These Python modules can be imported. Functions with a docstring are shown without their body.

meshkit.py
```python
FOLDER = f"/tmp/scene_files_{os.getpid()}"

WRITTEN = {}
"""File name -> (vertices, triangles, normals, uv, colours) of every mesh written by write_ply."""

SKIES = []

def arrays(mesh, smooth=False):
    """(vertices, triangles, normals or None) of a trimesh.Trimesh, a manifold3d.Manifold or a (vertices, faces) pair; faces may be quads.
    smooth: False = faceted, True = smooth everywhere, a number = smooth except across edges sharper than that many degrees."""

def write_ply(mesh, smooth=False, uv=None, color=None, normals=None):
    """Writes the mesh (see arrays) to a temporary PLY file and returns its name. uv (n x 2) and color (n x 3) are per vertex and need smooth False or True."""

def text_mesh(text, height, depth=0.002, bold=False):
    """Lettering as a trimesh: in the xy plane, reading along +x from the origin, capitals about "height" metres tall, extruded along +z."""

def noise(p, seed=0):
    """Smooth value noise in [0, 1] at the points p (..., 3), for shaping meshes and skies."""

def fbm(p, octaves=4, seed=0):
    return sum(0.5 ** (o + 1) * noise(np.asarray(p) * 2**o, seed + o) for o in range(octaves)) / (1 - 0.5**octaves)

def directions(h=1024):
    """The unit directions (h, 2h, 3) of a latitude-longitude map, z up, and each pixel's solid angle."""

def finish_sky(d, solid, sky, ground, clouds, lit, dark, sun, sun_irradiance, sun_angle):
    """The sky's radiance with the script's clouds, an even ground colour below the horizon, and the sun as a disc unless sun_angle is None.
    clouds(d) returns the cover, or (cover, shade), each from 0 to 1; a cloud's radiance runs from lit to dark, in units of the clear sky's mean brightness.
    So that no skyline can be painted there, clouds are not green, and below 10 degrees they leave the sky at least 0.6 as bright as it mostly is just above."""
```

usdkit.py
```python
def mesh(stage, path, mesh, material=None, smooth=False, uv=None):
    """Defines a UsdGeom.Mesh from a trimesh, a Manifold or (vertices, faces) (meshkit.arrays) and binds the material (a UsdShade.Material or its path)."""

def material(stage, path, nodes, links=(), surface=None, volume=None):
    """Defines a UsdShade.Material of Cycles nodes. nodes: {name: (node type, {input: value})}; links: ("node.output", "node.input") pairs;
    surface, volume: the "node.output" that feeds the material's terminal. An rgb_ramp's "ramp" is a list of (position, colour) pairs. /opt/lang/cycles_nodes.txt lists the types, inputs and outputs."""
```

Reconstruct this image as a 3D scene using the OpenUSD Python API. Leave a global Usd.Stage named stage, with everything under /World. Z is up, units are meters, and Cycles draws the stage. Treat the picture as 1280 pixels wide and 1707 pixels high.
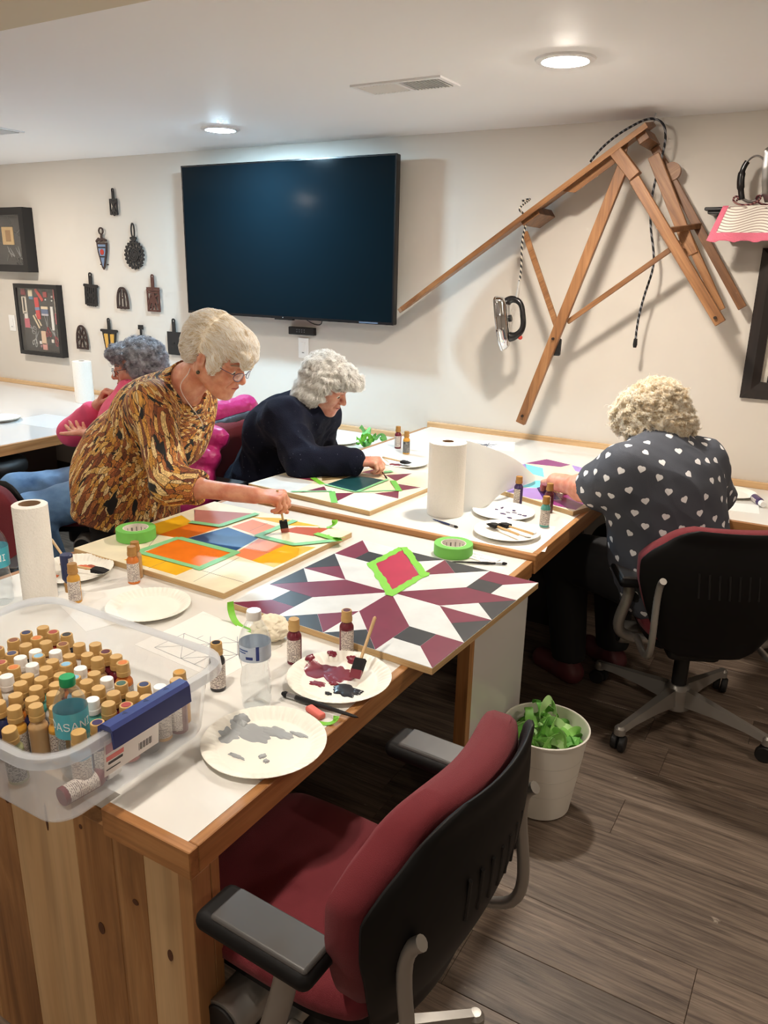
import math, random
import numpy as np, trimesh, manifold3d as m3d
import usdkit, meshkit
from pxr import Usd, UsdGeom, Gf, Sdf, UsdShade, Vt, UsdLux
from shapely.geometry import Polygon, Point, LineString, box as sbox
from shapely import affinity
from shapely.ops import unary_union

random.seed(7)
rng = np.random.default_rng(7)
stage = Usd.Stage.CreateInMemory()
UsdGeom.SetStageUpAxis(stage, 'Z')
UsdGeom.SetStageMetersPerUnit(stage, 1.0)
WORLD = UsdGeom.Xform.Define(stage, '/World')
UsdGeom.Scope.Define(stage, '/World/Looks')

# ------------------------------------------------------------------ camera
CAM_F = 1300.0                      # focal length in pixels of the 1280 wide picture
CAM_R = np.array([[0.8601536, 0.5096168, 0.0206533], [-0.1694911, 0.2474130, 0.9539704], [-0.4810495, 0.8240616, -0.2991887]])
CAM_P = (0.0, 0.0, 1.6)
cam = UsdGeom.Camera.Define(stage, '/World/camera')
cam.CreateHorizontalApertureAttr(36.0)
cam.CreateFocalLengthAttr(36.0 * CAM_F / 1280.0)
cam.CreateClippingRangeAttr((0.05, 100.0))
_r, _u, _f = CAM_R
cam.AddTransformOp().Set(Gf.Matrix4d(*_r, 0, *_u, 0, *(-_f), 0, *CAM_P, 1))
cam.CreateExposureAttr(EXPOSURE := 3.44)

# ------------------------------------------------------------------ lights of the room: recessed LED downlights, built further down
CEIL = 2.25
LAMP_R = 0.072
#            x      y     kelvin tint (linear rgb)      strength
LAMPS = [(-0.95, 2.72, (1.00, 0.90, 0.78), 62.0, 'bright warm downlight in the ceiling between the vent and the ironing board'),
         (-2.93, 3.30, (0.52, 0.80, 1.00), 84.0, 'cool white downlight in the ceiling above the television'),
         (-0.95, 0.55, (1.00, 0.90, 0.78), 62.0, None),
         (-2.95, 0.90, (1.00, 0.90, 0.78), 46.0, None),
         (-5.00, 2.70, (1.00, 0.88, 0.75), 50.0, None),
         (-5.00, 0.60, (1.00, 0.88, 0.75), 40.0, None),
         (1.00, 2.40, (1.00, 0.85, 0.70), 24.0, None),
         (1.00, 0.20, (1.00, 0.85, 0.70), 20.0, None),
         (-1.60, -1.3, (1.00, 0.87, 0.74), 22.0, None), (0.80, -1.6, (1.00, 0.87, 0.74), 20.0, None), (-3.8, -1.4, (1.00, 0.87, 0.74), 30.0, None)]

# ------------------------------------------------------------------ naming and tagging
_used = {}
def numbered(parent, name):
    k = (str(parent), name); n = _used.get(k, 0); _used[k] = n + 1
    return name if n == 0 else f'{name}_{n:03d}'
def path_of(p):
    return '/World' if p is None else str(p if isinstance(p, (str, Sdf.Path)) else p.GetPath())
def tag(prim, label=None, cat=None, group=None, kind=None):
    prim = prim.GetPrim() if hasattr(prim, 'GetPrim') else prim
    for k, v in (('label', label), ('category', cat), ('group', group), ('kind', kind)):
        if v: prim.SetCustomDataByKey(k, v)
    return prim
def place(x, loc=(0, 0, 0), rz=0, rot=None, mat=None):
    x = UsdGeom.Xformable(x)
    if mat is not None:
        m = np.asarray(mat, float); x.AddTransformOp().Set(Gf.Matrix4d(*m.T.ravel().tolist())); return
    x.AddTranslateOp().Set(Gf.Vec3d(*map(float, loc)))
    if rot is not None: x.AddRotateXYZOp().Set(Gf.Vec3f(*map(float, rot)))
    elif rz: x.AddRotateZOp().Set(float(rz))
def thing(name, label=None, cat=None, loc=(0, 0, 0), rz=0, rot=None, mat=None, group=None, kind=None):
    x = UsdGeom.Xform.Define(stage, '/World/' + numbered('/World', name))
    place(x, loc, rz, rot, mat)
    return tag(x, label, cat, group, kind)
def part(parent, name, mesh, mat, smooth=32, label=None, kind=None):
    pp = path_of(parent)
    m = usdkit.mesh(stage, f'{pp}/{numbered(pp, name)}', mesh, mat, smooth=smooth)
    return tag(m, label, None, None, kind)
def single(name, mesh, mat, label=None, cat=None, loc=(0, 0, 0), rz=0, rot=None, group=None, kind=None, smooth=32):
    m = usdkit.mesh(stage, '/World/' + numbered('/World', name), mesh, mat, smooth=smooth)
    place(m, loc, rz, rot)
    return tag(m, label, cat, group, kind)
def copy_of(src, name, label, cat, loc=(0, 0, 0), rz=0, rot=None, mat=None, group=None):
    x = UsdGeom.Xform.Define(stage, '/World/' + numbered('/World', name))
    x.GetPrim().GetReferences().AddInternalReference(src)
    place(x, loc, rz, rot, mat)
    p = tag(x, label, cat, group); p.SetInstanceable(True)
    return p

# ------------------------------------------------------------------ mesh helpers
cat = trimesh.util.concatenate
def T(m, t=(0, 0, 0), rz=0, rx=0, ry=0):
    m = m.copy()
    for a, ax in ((rx, [1, 0, 0]), (ry, [0, 1, 0]), (rz, [0, 0, 1])):
        if a: m.apply_transform(trimesh.transformations.rotation_matrix(math.radians(a), ax))
    m.apply_translation(t); return m
def bx(x0, x1, y0, y1, z0, z1):
    m = trimesh.creation.box((x1 - x0, y1 - y0, z1 - z0)); m.apply_translation(((x0 + x1) / 2, (y0 + y1) / 2, (z0 + z1) / 2)); return m
def tm(man):
    a = man.to_mesh(); return trimesh.Trimesh(np.array(a.vert_properties[:, :3]), np.array(a.tri_verts), process=False)
def rbox(x0, x1, y0, y1, z0, z1, r=0.004, seg=12):
    r = min(r, (x1 - x0) / 2.01, (y1 - y0) / 2.01, (z1 - z0) / 2.01)
    s = m3d.Manifold.sphere(r, seg)
    return tm(m3d.Manifold.batch_hull([s.translate((x, y, z)) for x in (x0 + r, x1 - r) for y in (y0 + r, y1 - r) for z in (z0 + r, z1 - r)]))
def cbox(x0, x1, y0, y1, z0, z1, c=0.003):      # box with chamfered edges, cheap
    p = []
    for sx, ix in ((x0, 1), (x1, -1)):
        for sy, iy in ((y0, 1), (y1, -1)):
            for sz, iz in ((z0, 1), (z1, -1)):
                p += [(sx, sy + iy * c, sz + iz * c), (sx + ix * c, sy, sz + iz * c), (sx + ix * c, sy + iy * c, sz)]
    return trimesh.convex.convex_hull(np.array(p))
def cyl(r, z0, z1, seg=28, r2=None):
    return lathe([(0, z0), (r, z0), (r if r2 is None else r2, z1), (0, z1)], seg)
def lathe(prof, seg=32):
    prof = np.array(prof, float); n = len(prof); a = np.linspace(0, 2 * math.pi, seg, endpoint=False)
    v, idx = [], []
    for r, z in prof:
        if r < 1e-7: idx.append([len(v)] * seg); v.append((0, 0, z))
        else:
            idx.append(list(range(len(v), len(v) + seg))); v += [(r * math.cos(t), r * math.sin(t), z) for t in a]
    f = []
    for i in range(n - 1):
        for j in range(seg):
            k = (j + 1) % seg; q = [idx[i][j], idx[i][k], idx[i + 1][k], idx[i + 1][j]]
            if len({q[0], q[1], q[2]}) == 3: f.append((q[0], q[1], q[2]))
            if len({q[0], q[2], q[3]}) == 3: f.append((q[0], q[2], q[3]))
    m = trimesh.Trimesh(np.array(v), np.array(f), process=False)
    if m.volume < 0: m.invert()
    return m
def tube(pts, r, seg=10, closed=False, caps=True):
    p = np.array(pts, float); n = len(p); r = np.broadcast_to(np.asarray(r, float), (n,))
    if closed: t = np.roll(p, -1, 0) - np.roll(p, 1, 0)
    else: t = np.gradient(p, axis=0)
    t /= np.maximum(np.linalg.norm(t, axis=1, keepdims=True), 1e-9)
    u = np.cross(t[0], [0, 0, 1.0]);
    if np.linalg.norm(u) < 1e-3: u = np.cross(t[0], [1.0, 0, 0])
    u /= np.linalg.norm(u); rings = []
    for i in range(n):
        u = u - t[i] * (u @ t[i]); u /= np.linalg.norm(u); w = np.cross(t[i], u)
        a = np.linspace(0, 2 * math.pi, seg, endpoint=False)
        rings.append(p[i] + r[i] * (np.cos(a)[:, None] * u + np.sin(a)[:, None] * w))
    v = np.vstack(rings); f = []
    for i in range(n if closed else n - 1):
        i2 = (i + 1) % n
        for j in range(seg):
            k = (j + 1) % seg; a, b, c, d = i * seg + j, i * seg + k, i2 * seg + k, i2 * seg + j
            f += [(a, b, c), (a, c, d)]
    if caps and not closed:
        v = np.vstack([v, p[0], p[-1]])
        for j in range(seg):
            k = (j + 1) % seg; f += [(n * seg, k, j), (n * seg + 1, (n - 1) * seg + j, (n - 1) * seg + k)]
    m = trimesh.Trimesh(v, np.array(f), process=False)
    if m.volume < 0: m.invert()
    return m
def curve(pts, n=40):
    from scipy.interpolate import CubicSpline
    p = np.array(pts, float); s = np.r_[0, np.cumsum(np.linalg.norm(np.diff(p, axis=0), axis=1))]
    return CubicSpline(s, p)(np.linspace(0, s[-1], n))
def extr(poly, h, z=0.0):
    gs = getattr(poly, 'geoms', [poly])
    m = cat([trimesh.creation.extrude_polygon(g, h, engine='earcut') for g in gs if g.area > 1e-9]); m.apply_translation((0, 0, z)); return m
def bar(a, b, w, t, up=(0, 1, 0), c=0.002):     # a rectangular bar from a to b, w across, t along "up"
    a, b = np.array(a, float), np.array(b, float); L = np.linalg.norm(b - a); d = (b - a) / L
    up = np.array(up, float); up -= d * (up @ d); up /= np.linalg.norm(up); s = np.cross(d, up)
    m = cbox(0, L, -w / 2, w / 2, -t / 2, t / 2, c); M = np.eye(4); M[:3, 0], M[:3, 1], M[:3, 2], M[:3, 3] = d, s, up, a
    if np.linalg.det(M[:3, :3]) < 0: M[:3, 1] *= -1
    m.apply_transform(M); return m
def rod(a, b, ra, rb=None, seg=14):
    return tube([a, b], [ra, ra if rb is None else rb], seg)
def wrap(mesh, r):      # bends a flat mesh (x along, y up, z out) round a cylinder of radius r about z
    m = mesh.copy(); v = m.vertices; a = v[:, 0] / r; rr = r + v[:, 2]
    m.vertices = np.c_[rr * np.sin(a), -rr * np.cos(a), v[:, 1]]; return m

# ------------------------------------------------------------------ materials
def c(r, g, b):
    f = lambda x: (x / 255 / 12.92) if x <= 10 else ((x / 255 + 0.055) / 1.055) ** 2.4
    return (f(r), f(g), f(b))
_m = {}
def P(name, col, rough=0.5, metal=0.0, bump=0.0, bscale=60, spot=0.0, sscale=8, **kw):
    """principled colour with optional fine relief (bump) and uneven tone (spot)"""
    if name in _m: return _m[name]
    nodes = {'p': ('principled_bsdf', dict(base_color=col, roughness=rough, metallic=metal, **kw))}; links = []
    if bump or spot: nodes['tc'] = ('texture_coordinate', {})
    if bump:
        nodes['n'] = ('noise_texture', dict(scale=bscale, detail=3)); nodes['b'] = ('bump', dict(strength=bump, distance=0.004))
        links += [('tc.object', 'n.vector'), ('n.fac', 'b.height'), ('b.normal', 'p.normal')]
    if spot:
        nodes['n2'] = ('noise_texture', dict(scale=sscale, detail=4)); d = tuple(x * (1 - spot) for x in col)
        nodes['r'] = ('rgb_ramp', {'ramp': [(0.3, d), (0.7, tuple(min(1, x * (1 + spot * .4)) for x in col))]})
        links += [('tc.object', 'n2.vector'), ('n2.fac', 'r.fac'), ('r.color', 'p.base_color')]
    _m[name] = usdkit.material(stage, '/World/Looks/' + name, nodes, links, surface='p.BSDF'); return _m[name]
def wood(name, dark, mid, light, scale=(1.2, 30, 30), rough=0.45, seed=0.0, bump=0.15, distort=0.6, rotate=None, coord='object', streak=(0.25, 0.5, 0.75)):
    if name in _m: return _m[name]
    n = {'tc': ('texture_coordinate', {}), 'mp': ('mapping', dict(scale=scale, location=(seed, seed * 1.7, seed * .6))),
         'a': ('noise_texture', dict(scale=1.0, detail=6, roughness=0.62, distortion=distort)),
         'r': ('rgb_ramp', {'ramp': [(streak[0], dark), (streak[1], mid), (streak[2], light)]}),
         'fm': ('mapping', dict(scale=tuple(s * 4 if s > 5 else s * 2 for s in scale), location=(seed * 2, 3, 1))),
         'fn': ('noise_texture', dict(scale=1.0, detail=3)), 'fr': ('rgb_ramp', {'ramp': [(0.3, (0.72, 0.7, 0.68)), (0.55, (1, 1, 1))]}),
         'mx': ('mix', dict(mix_type='multiply', fac=0.8)), 'b': ('bump', dict(strength=bump, distance=0.002)),
         'p': ('principled_bsdf', dict(roughness=rough))}
    l = [('tc.object', 'mp.vector'), ('mp.vector', 'a.vector'), ('a.fac', 'r.fac'), ('tc.object', 'fm.vector'), ('fm.vector', 'fn.vector'), ('fn.fac', 'fr.fac'),
         ('r.color', 'mx.color1'), ('fr.color', 'mx.color2'), ('mx.color', 'p.base_color'), ('fn.fac', 'b.height'), ('b.normal', 'p.normal')]
    if rotate is not None:
        n['ro'] = ('mapping', dict(rotation=tuple(math.radians(a) for a in rotate))); l = [('ro.vector', b) if a == 'tc.object' else (a, b) for a, b in l] + [('tc.object', 'ro.vector')]
    _m[name] = usdkit.material(stage, '/World/Looks/' + name, n, l, surface='p.BSDF'); return _m[name]
def thinclear(name, tint=(1, 1, 1), white=0.12, gloss_rough=0.08, haze=(0.9, 0.92, 0.95)):
    """thin clear plastic: mostly see-through, some sheen, a little milky"""
    if name in _m: return _m[name]
    n = {'t': ('transparent_bsdf', dict(color=tint)), 'g': ('glossy_bsdf', dict(color=(1, 1, 1), roughness=gloss_rough)), 'lw': ('layer_weight', dict(blend=.5)), 'pw': ('math', dict(math_type='power', value2=3.5)), 'f': ('math', dict(math_type='multiply_add', value2=.75, value3=.035)),
         'd': ('diffuse_bsdf', dict(color=haze)), 'tr': ('translucent_bsdf', dict(color=haze)), 'dm': ('mix_closure', dict(fac=0.5)),
         'm1': ('mix_closure', dict(fac=white)), 'm2': ('mix_closure', {})}
    l = [('d.BSDF', 'dm.closure1'), ('tr.BSDF', 'dm.closure2'), ('t.BSDF', 'm1.closure1'), ('dm.closure', 'm1.closure2'), ('lw.facing', 'pw.value1'), ('pw.value', 'f.value1'), ('f.value', 'm2.fac'), ('m1.closure', 'm2.closure1'), ('g.BSDF', 'm2.closure2')]
    _m[name] = usdkit.material(stage, '/World/Looks/' + name, n, l, surface='m2.closure'); return _m[name]
def glow(name, col, strength):
    if name not in _m: _m[name] = usdkit.material(stage, '/World/Looks/' + name, {'e': ('emission', dict(color=col, strength=strength))}, surface='e.emission')
    return _m[name]
def attr_mix(name, prim, col_a, col_b, soft=0.0006, rough=0.8, bump=0.0, bscale=300, **kw):
    """two flat colours, split where the mesh's primvar is below or above zero (printed or painted shapes)"""
    if name in _m: return _m[name]
    n = {'at': ('attribute', dict(attribute=prim)), 'mr': ('map_range', dict(from_min=-soft, from_max=soft, to_min=0.0, to_max=1.0, clamp=True)),
         'mx': ('mix', dict(color1=col_a, color2=col_b)), 'p': ('principled_bsdf', dict(roughness=rough, **kw))}
    l = [('at.fac', 'mr.value'), ('mr.result', 'mx.fac'), ('mx.color', 'p.base_color')]
    if bump:
        n['tc'] = ('texture_coordinate', {}); n['nn'] = ('noise_texture', dict(scale=bscale, detail=2)); n['b'] = ('bump', dict(strength=bump, distance=0.002))
        l += [('tc.object', 'nn.vector'), ('nn.fac', 'b.height'), ('b.normal', 'p.normal')]
    _m[name] = usdkit.material(stage, '/World/Looks/' + name, n, l, surface='p.BSDF'); return _m[name]
def primvar(m, name, values):
    v = np.asarray(values, np.float32); pv = UsdGeom.PrimvarsAPI(m)
    if v.ndim == 1: pv.CreatePrimvar(name, Sdf.ValueTypeNames.FloatArray, 'vertex').Set(Vt.FloatArray.FromNumpy(v))
    else: pv.CreatePrimvar(name, Sdf.ValueTypeNames.Float3Array, 'vertex').Set(Vt.Vec3fArray.FromNumpy(v))

# ------------------------------------------------------------------ signed distance modelling (people, cloth)
class Field:
    def __init__(s, lo, hi, h):
        s.h = h; s.o = np.array(lo, float); n = np.ceil((np.array(hi) - s.o) / h).astype(int) + 1
        s.n = n; s.f = np.full(n, 1.0, np.float32); s.ax = [s.o[i] + h * np.arange(n[i]) for i in range(3)]
    def _op(s, lo, hi, fn, k, mode):
        pad = max(2.5 * k, 0.012) + 3 * s.h
        i0 = np.clip(np.floor((np.array(lo) - pad - s.o) / s.h).astype(int), 0, s.n); i1 = np.clip(np.ceil((np.array(hi) + pad - s.o) / s.h).astype(int) + 1, 0, s.n)
        if (i1 <= i0).any(): return
        sl = tuple(slice(a, b) for a, b in zip(i0, i1))
        x, y, z = (s.ax[i][sl[i]].astype(np.float32) for i in range(3))
        d = fn(x[:, None, None], y[None, :, None], z[None, None, :]).astype(np.float32); f = s.f[sl]
        if mode == 'sub': d = -d; a, b = f, d; hh = np.clip(0.5 - 0.5 * (b - a) / k, 0, 1) if k > 0 else None; s.f[sl] = np.maximum(a, b) if k <= 0 else a * hh + b * (1 - hh) + k * hh * (1 - hh)
        else:
            if k <= 0: s.f[sl] = np.minimum(f, d)
            else: hh = np.clip(0.5 + 0.5 * (f - d) / k, 0, 1); s.f[sl] = f * (1 - hh) + d * hh - k * hh * (1 - hh)
    def cap(s, a, b, ra, rb=None, k=0.01, mode='add', flat=None):
        a, b = np.array(a, float), np.array(b, float); rb = ra if rb is None else rb; R = max(ra, rb)
        if flat is not None:
            fd, fs = np.array(flat[0], float), flat[1]; fd /= np.linalg.norm(fd)
        ab = b - a; L2 = max(ab @ ab, 1e-12)
        def fn(x, y, z):
            dx, dy, dz = x - a[0], y - a[1], z - a[2]
            t = np.clip((dx * ab[0] + dy * ab[1] + dz * ab[2]) / L2, 0, 1)
            qx, qy, qz = dx - t * ab[0], dy - t * ab[1], dz - t * ab[2]; q2 = qx * qx + qy * qy + qz * qz
            if flat is not None: q2 = q2 + (fs * fs - 1) * (qx * fd[0] + qy * fd[1] + qz * fd[2]) ** 2
            return np.sqrt(q2) - (ra + (rb - ra) * t)
        s._op(np.minimum(a, b) - R, np.maximum(a, b) + R, fn, k, mode); return s
    def ell(s, ctr, rad, R=None, k=0.01, mode='add'):
        ctr, rad = np.array(ctr, float), np.array(rad, float); R = np.eye(3) if R is None else np.array(R, float)   # columns of R: the ellipsoid's axes
        ext = np.sqrt(((R * rad) ** 2).sum(1))
        def fn(x, y, z):
            dx, dy, dz = x - ctr[0], y - ctr[1], z - ctr[2]
            l = [(R[0, i] * dx + R[1, i] * dy + R[2, i] * dz) for i in range(3)]
            k0 = np.sqrt(sum((l[i] / rad[i]) ** 2 for i in range(3))); k1 = np.sqrt(sum((l[i] / rad[i] ** 2) ** 2 for i in range(3)))
            return k0 * (k0 - 1) / np.maximum(k1, 1e-6)
        s._op(ctr - ext, ctr + ext, fn, k, mode); return s
    def cut(s, p, n, k=0.0):           # removes the side that n points to
        p, n = np.array(p, float), np.array(n, float); n /= np.linalg.norm(n)
        d = (s.ax[0].astype(np.float32)[:, None, None] - p[0]) * n[0] + (s.ax[1].astype(np.float32)[None, :, None] - p[1]) * n[1] + (s.ax[2].astype(np.float32)[None, None, :] - p[2]) * n[2]
        s.f = np.maximum(s.f, d.astype(np.float32)); return s
    def mesh(s):
        f = s.f.copy(); f[[0, -1]] = 1; f[:, [0, -1]] = 1; f[:, :, [0, -1]] = 1
        g = f < 0; n = np.array(f.shape) - 1
        cnt = sum(g[a:a + n[0], b:b + n[1], d:d + n[2]].astype(np.int8) for a in (0, 1) for b in (0, 1) for d in (0, 1))
        I = np.argwhere((cnt > 0) & (cnt < 8)); off = np.array([(a, b, d) for a in (0, 1) for b in (0, 1) for d in (0, 1)])
        val = np.stack([f[tuple((I + o).T)] for o in off], 1); pos = np.zeros((len(I), 3)); m = np.zeros(len(I))
        for i in range(8):
            for ax in range(3):
                if off[i][ax] == 0:
                    j = int(i + (4, 2, 1)[ax]); a, b = val[:, i], val[:, j]; x = (a < 0) != (b < 0); t = np.where(x, a / np.where(x, a - b, 1), 0)
                    q = np.tile(off[i].astype(float), (len(I), 1)); q[:, ax] += t; pos[x] += q[x]; m[x] += 1
        v = s.o + s.h * (I + pos / m[:, None]); idx = np.full(n, -1, np.int64); idx[tuple(I.T)] = np.arange(len(I)); F = []
        for ax in range(3):
            o = [0, 0, 0]; o[ax] = 1; a = g[:-1, :-1, :-1]; b = g[o[0]:o[0] + n[0], o[1]:o[1] + n[1], o[2]:o[2] + n[2]]
            E = np.argwhere(a != b); u, w = [(1, 2), (2, 0), (0, 1)][ax]; E = E[(E[:, u] > 0) & (E[:, w] > 0)]
            eu, ew = np.eye(3, dtype=int)[u], np.eye(3, dtype=int)[w]
            q = np.stack([idx[tuple((E - eu - ew).T)], idx[tuple((E - ew).T)], idx[tuple(E.T)], idx[tuple((E - eu).T)]], 1); flip = ~a[tuple(E.T)]
            q[flip] = q[flip][:, ::-1]; F.append(q[(q >= 0).all(1)])
        q = np.vstack(F); t = np.vstack([q[:, [0, 1, 2]], q[:, [0, 2, 3]]])
        m = trimesh.Trimesh(v, t, process=False)
        from scipy.sparse import coo_matrix; from scipy.sparse.csgraph import connected_components
        e = np.vstack([t[:, :2], t[:, 1:]]); k, lab = connected_components(coo_matrix((np.ones(len(e)), (e[:, 0], e[:, 1])), shape=(len(v), len(v))), False)
        if k > 1:      # drop stray crumbs
            big = np.bincount(lab) > .04 * len(v); m.update_faces(big[lab[m.faces[:, 0]]]); m.remove_unreferenced_vertices()
        return m
def nrm(v):
    v = np.array(v, float); return v / np.linalg.norm(v)
def frame(fwd, up):      # columns: forward, left, up
    f = nrm(fwd); l = nrm(np.cross(up, f)); return np.stack([f, l, np.cross(f, l)], 1)

# ================================================================== the room
XL, XR, YN, YB = -6.3, 2.6, -2.8, 3.85
def plaster(name, col, rough=0.65):
    n = {'g': ('geometry', {}), 'n': ('noise_texture', dict(scale=9, detail=5, roughness=0.55, distortion=0.5)), 'b': ('bump', dict(strength=0.10, distance=0.01)),
         'p': ('principled_bsdf', dict(base_color=col, roughness=rough))}
    return usdkit.material(stage, '/World/Looks/' + name, n, [('g.position', 'n.vector'), ('n.fac', 'b.height'), ('b.normal', 'p.normal')], surface='p.BSDF')
wallm = plaster('wall_paint', c(214, 207, 197)); ceilm = plaster('ceiling_paint', c(244, 243, 243), 0.6)
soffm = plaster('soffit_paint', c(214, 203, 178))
single('wall_back', bx(XL, XR, YB, YB + .12, -.05, CEIL + .1), wallm, kind='structure')
single('wall_left', bx(XL - .12, XL, YN, YB, -.05, CEIL + .1), wallm, kind='structure')
single('wall_right', bx(XR, XR + .12, YN, YB, -.05, CEIL + .1), wallm, kind='structure')
single('wall_near', bx(XL, XR, YN - .12, YN, -.05, CEIL + .1), wallm, kind='structure')
single('ceiling', bx(XL, XR, YN, YB, CEIL, CEIL + .1), ceilm, kind='structure')
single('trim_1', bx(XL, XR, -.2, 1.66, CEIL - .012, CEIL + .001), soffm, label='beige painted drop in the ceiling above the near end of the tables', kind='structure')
bb = P('baseboard_paint', c(60, 52, 48), 0.5)
single('baseboard_back', bx(XL, XR, YB - .014, YB, 0, .1), bb, kind='structure')
# floor: grey brown vinyl planks running along the back wall
fl = thing('floor', 'grey brown wood look plank floor', kind='structure')
part(fl, 'subfloor', bx(XL, XR, YN, YB, -.06, -.004), P('subfloor_dark', c(40, 34, 30), 0.9))
def plankmat(i):
    k = [0.92, 1.0, 1.08, 0.85, 1.15][i]; col = lambda *a: tuple(x * k for x in c(*a))
    n = {'tc': ('geometry', {}), 'mp': ('mapping', dict(scale=(2.2, 34, 1), location=(i * 3.1, i * 1.7, 0))),
         'a': ('noise_texture', dict(scale=1, detail=7, roughness=0.68, distortion=1.3)),
         'r': ('rgb_ramp', {'ramp': [(0.30, col(62, 49, 40)), (0.46, col(104, 89, 77)), (0.60, col(126, 110, 96)), (0.78, col(146, 130, 115))]}),
         'm2': ('mapping', dict(scale=(7, 160, 1), location=(i, 0, 0))), 'f': ('noise_texture', dict(scale=1, detail=3)), 'fr': ('rgb_ramp', {'ramp': [(0.34, (0.55, 0.53, 0.5)), (0.52, (1, 1, 1))]}),
         'mx': ('mix', dict(mix_type='multiply', fac=0.75)),
         'm3': ('mapping', dict(scale=(6, 18, 1), location=(i * 5, 2, 0))), 'w': ('noise_texture', dict(scale=1, detail=5, distortion=2)), 'wr': ('rgb_ramp', {'ramp': [(0.70, (0, 0, 0)), (0.76, (1, 1, 1))]}),
         'm4': ('mix', dict(color2=col(176, 164, 148))), 'b': ('bump', dict(strength=0.18, distance=0.002)), 'p': ('principled_bsdf', dict(roughness=0.48))}
    l = [('tc.position', 'mp.vector'), ('mp.vector', 'a.vector'), ('a.fac', 'r.fac'), ('tc.position', 'm2.vector'), ('m2.vector', 'f.vector'), ('f.fac', 'fr.fac'), ('r.color', 'mx.color1'), ('fr.color', 'mx.color2'),
         ('tc.position', 'm3.vector'), ('m3.vector', 'w.vector'), ('w.fac', 'wr.fac'), ('mx.color', 'm4.color1'), ('wr.color', 'm4.fac'), ('m4.color', 'p.base_color'), ('f.fac', 'b.height'), ('b.normal', 'p.normal')]
    return usdkit.material(stage, f'/World/Looks/plank_{i}', n, l, surface='p.BSDF')
pm = [plankmat(i) for i in range(5)]
PW, PL = 0.182, 1.22
r0 = random.Random(3)
y = YB; row = 0
while y > -0.75:
    x = XL + r0.uniform(-PL, 0)
    while x < 1.4:
        x0, x1 = max(x, XL), min(x + PL, XR)
        if x1 - x0 > .06:
            m = cbox(x0 + .0004, x1 - .0004, y - PW + .0004, y - .0004, -.006, 0, .0011)
            m.update_faces(m.face_normals[:, 2] > -0.5); part(fl, 'plank', m, pm[r0.randrange(5)], smooth=False)
        x += PL
    y -= PW; row += 1
part(fl, 'plank', bx(XL, XR, YN, y, -.006, 0), pm[1], smooth=False)

# recessed lights
trimw = P('white_metal', c(238, 238, 238), 0.35)
for i, (x, y, col, st, lab) in enumerate(LAMPS):
    lp = thing('downlight', lab or 'recessed downlight in the part of the ceiling that the photo leaves out', 'ceiling light', (x, y, CEIL), group=None if lab else 'downlights out of view')
    part(lp, 'trim_ring', lathe([(LAMP_R - .004, -.004), (LAMP_R + .004, -.009), (LAMP_R + .022, -.006), (LAMP_R + .026, 0), (LAMP_R, 0)], 48), trimw)
    part(lp, 'lens', lathe([(0, -.016), (LAMP_R * .5, -.0145), (LAMP_R * .85, -.010), (LAMP_R, -.003), (LAMP_R, -.0005), (0, -.0005)], 40), glow(f'lamp_glow_{i}', col, st))
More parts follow.
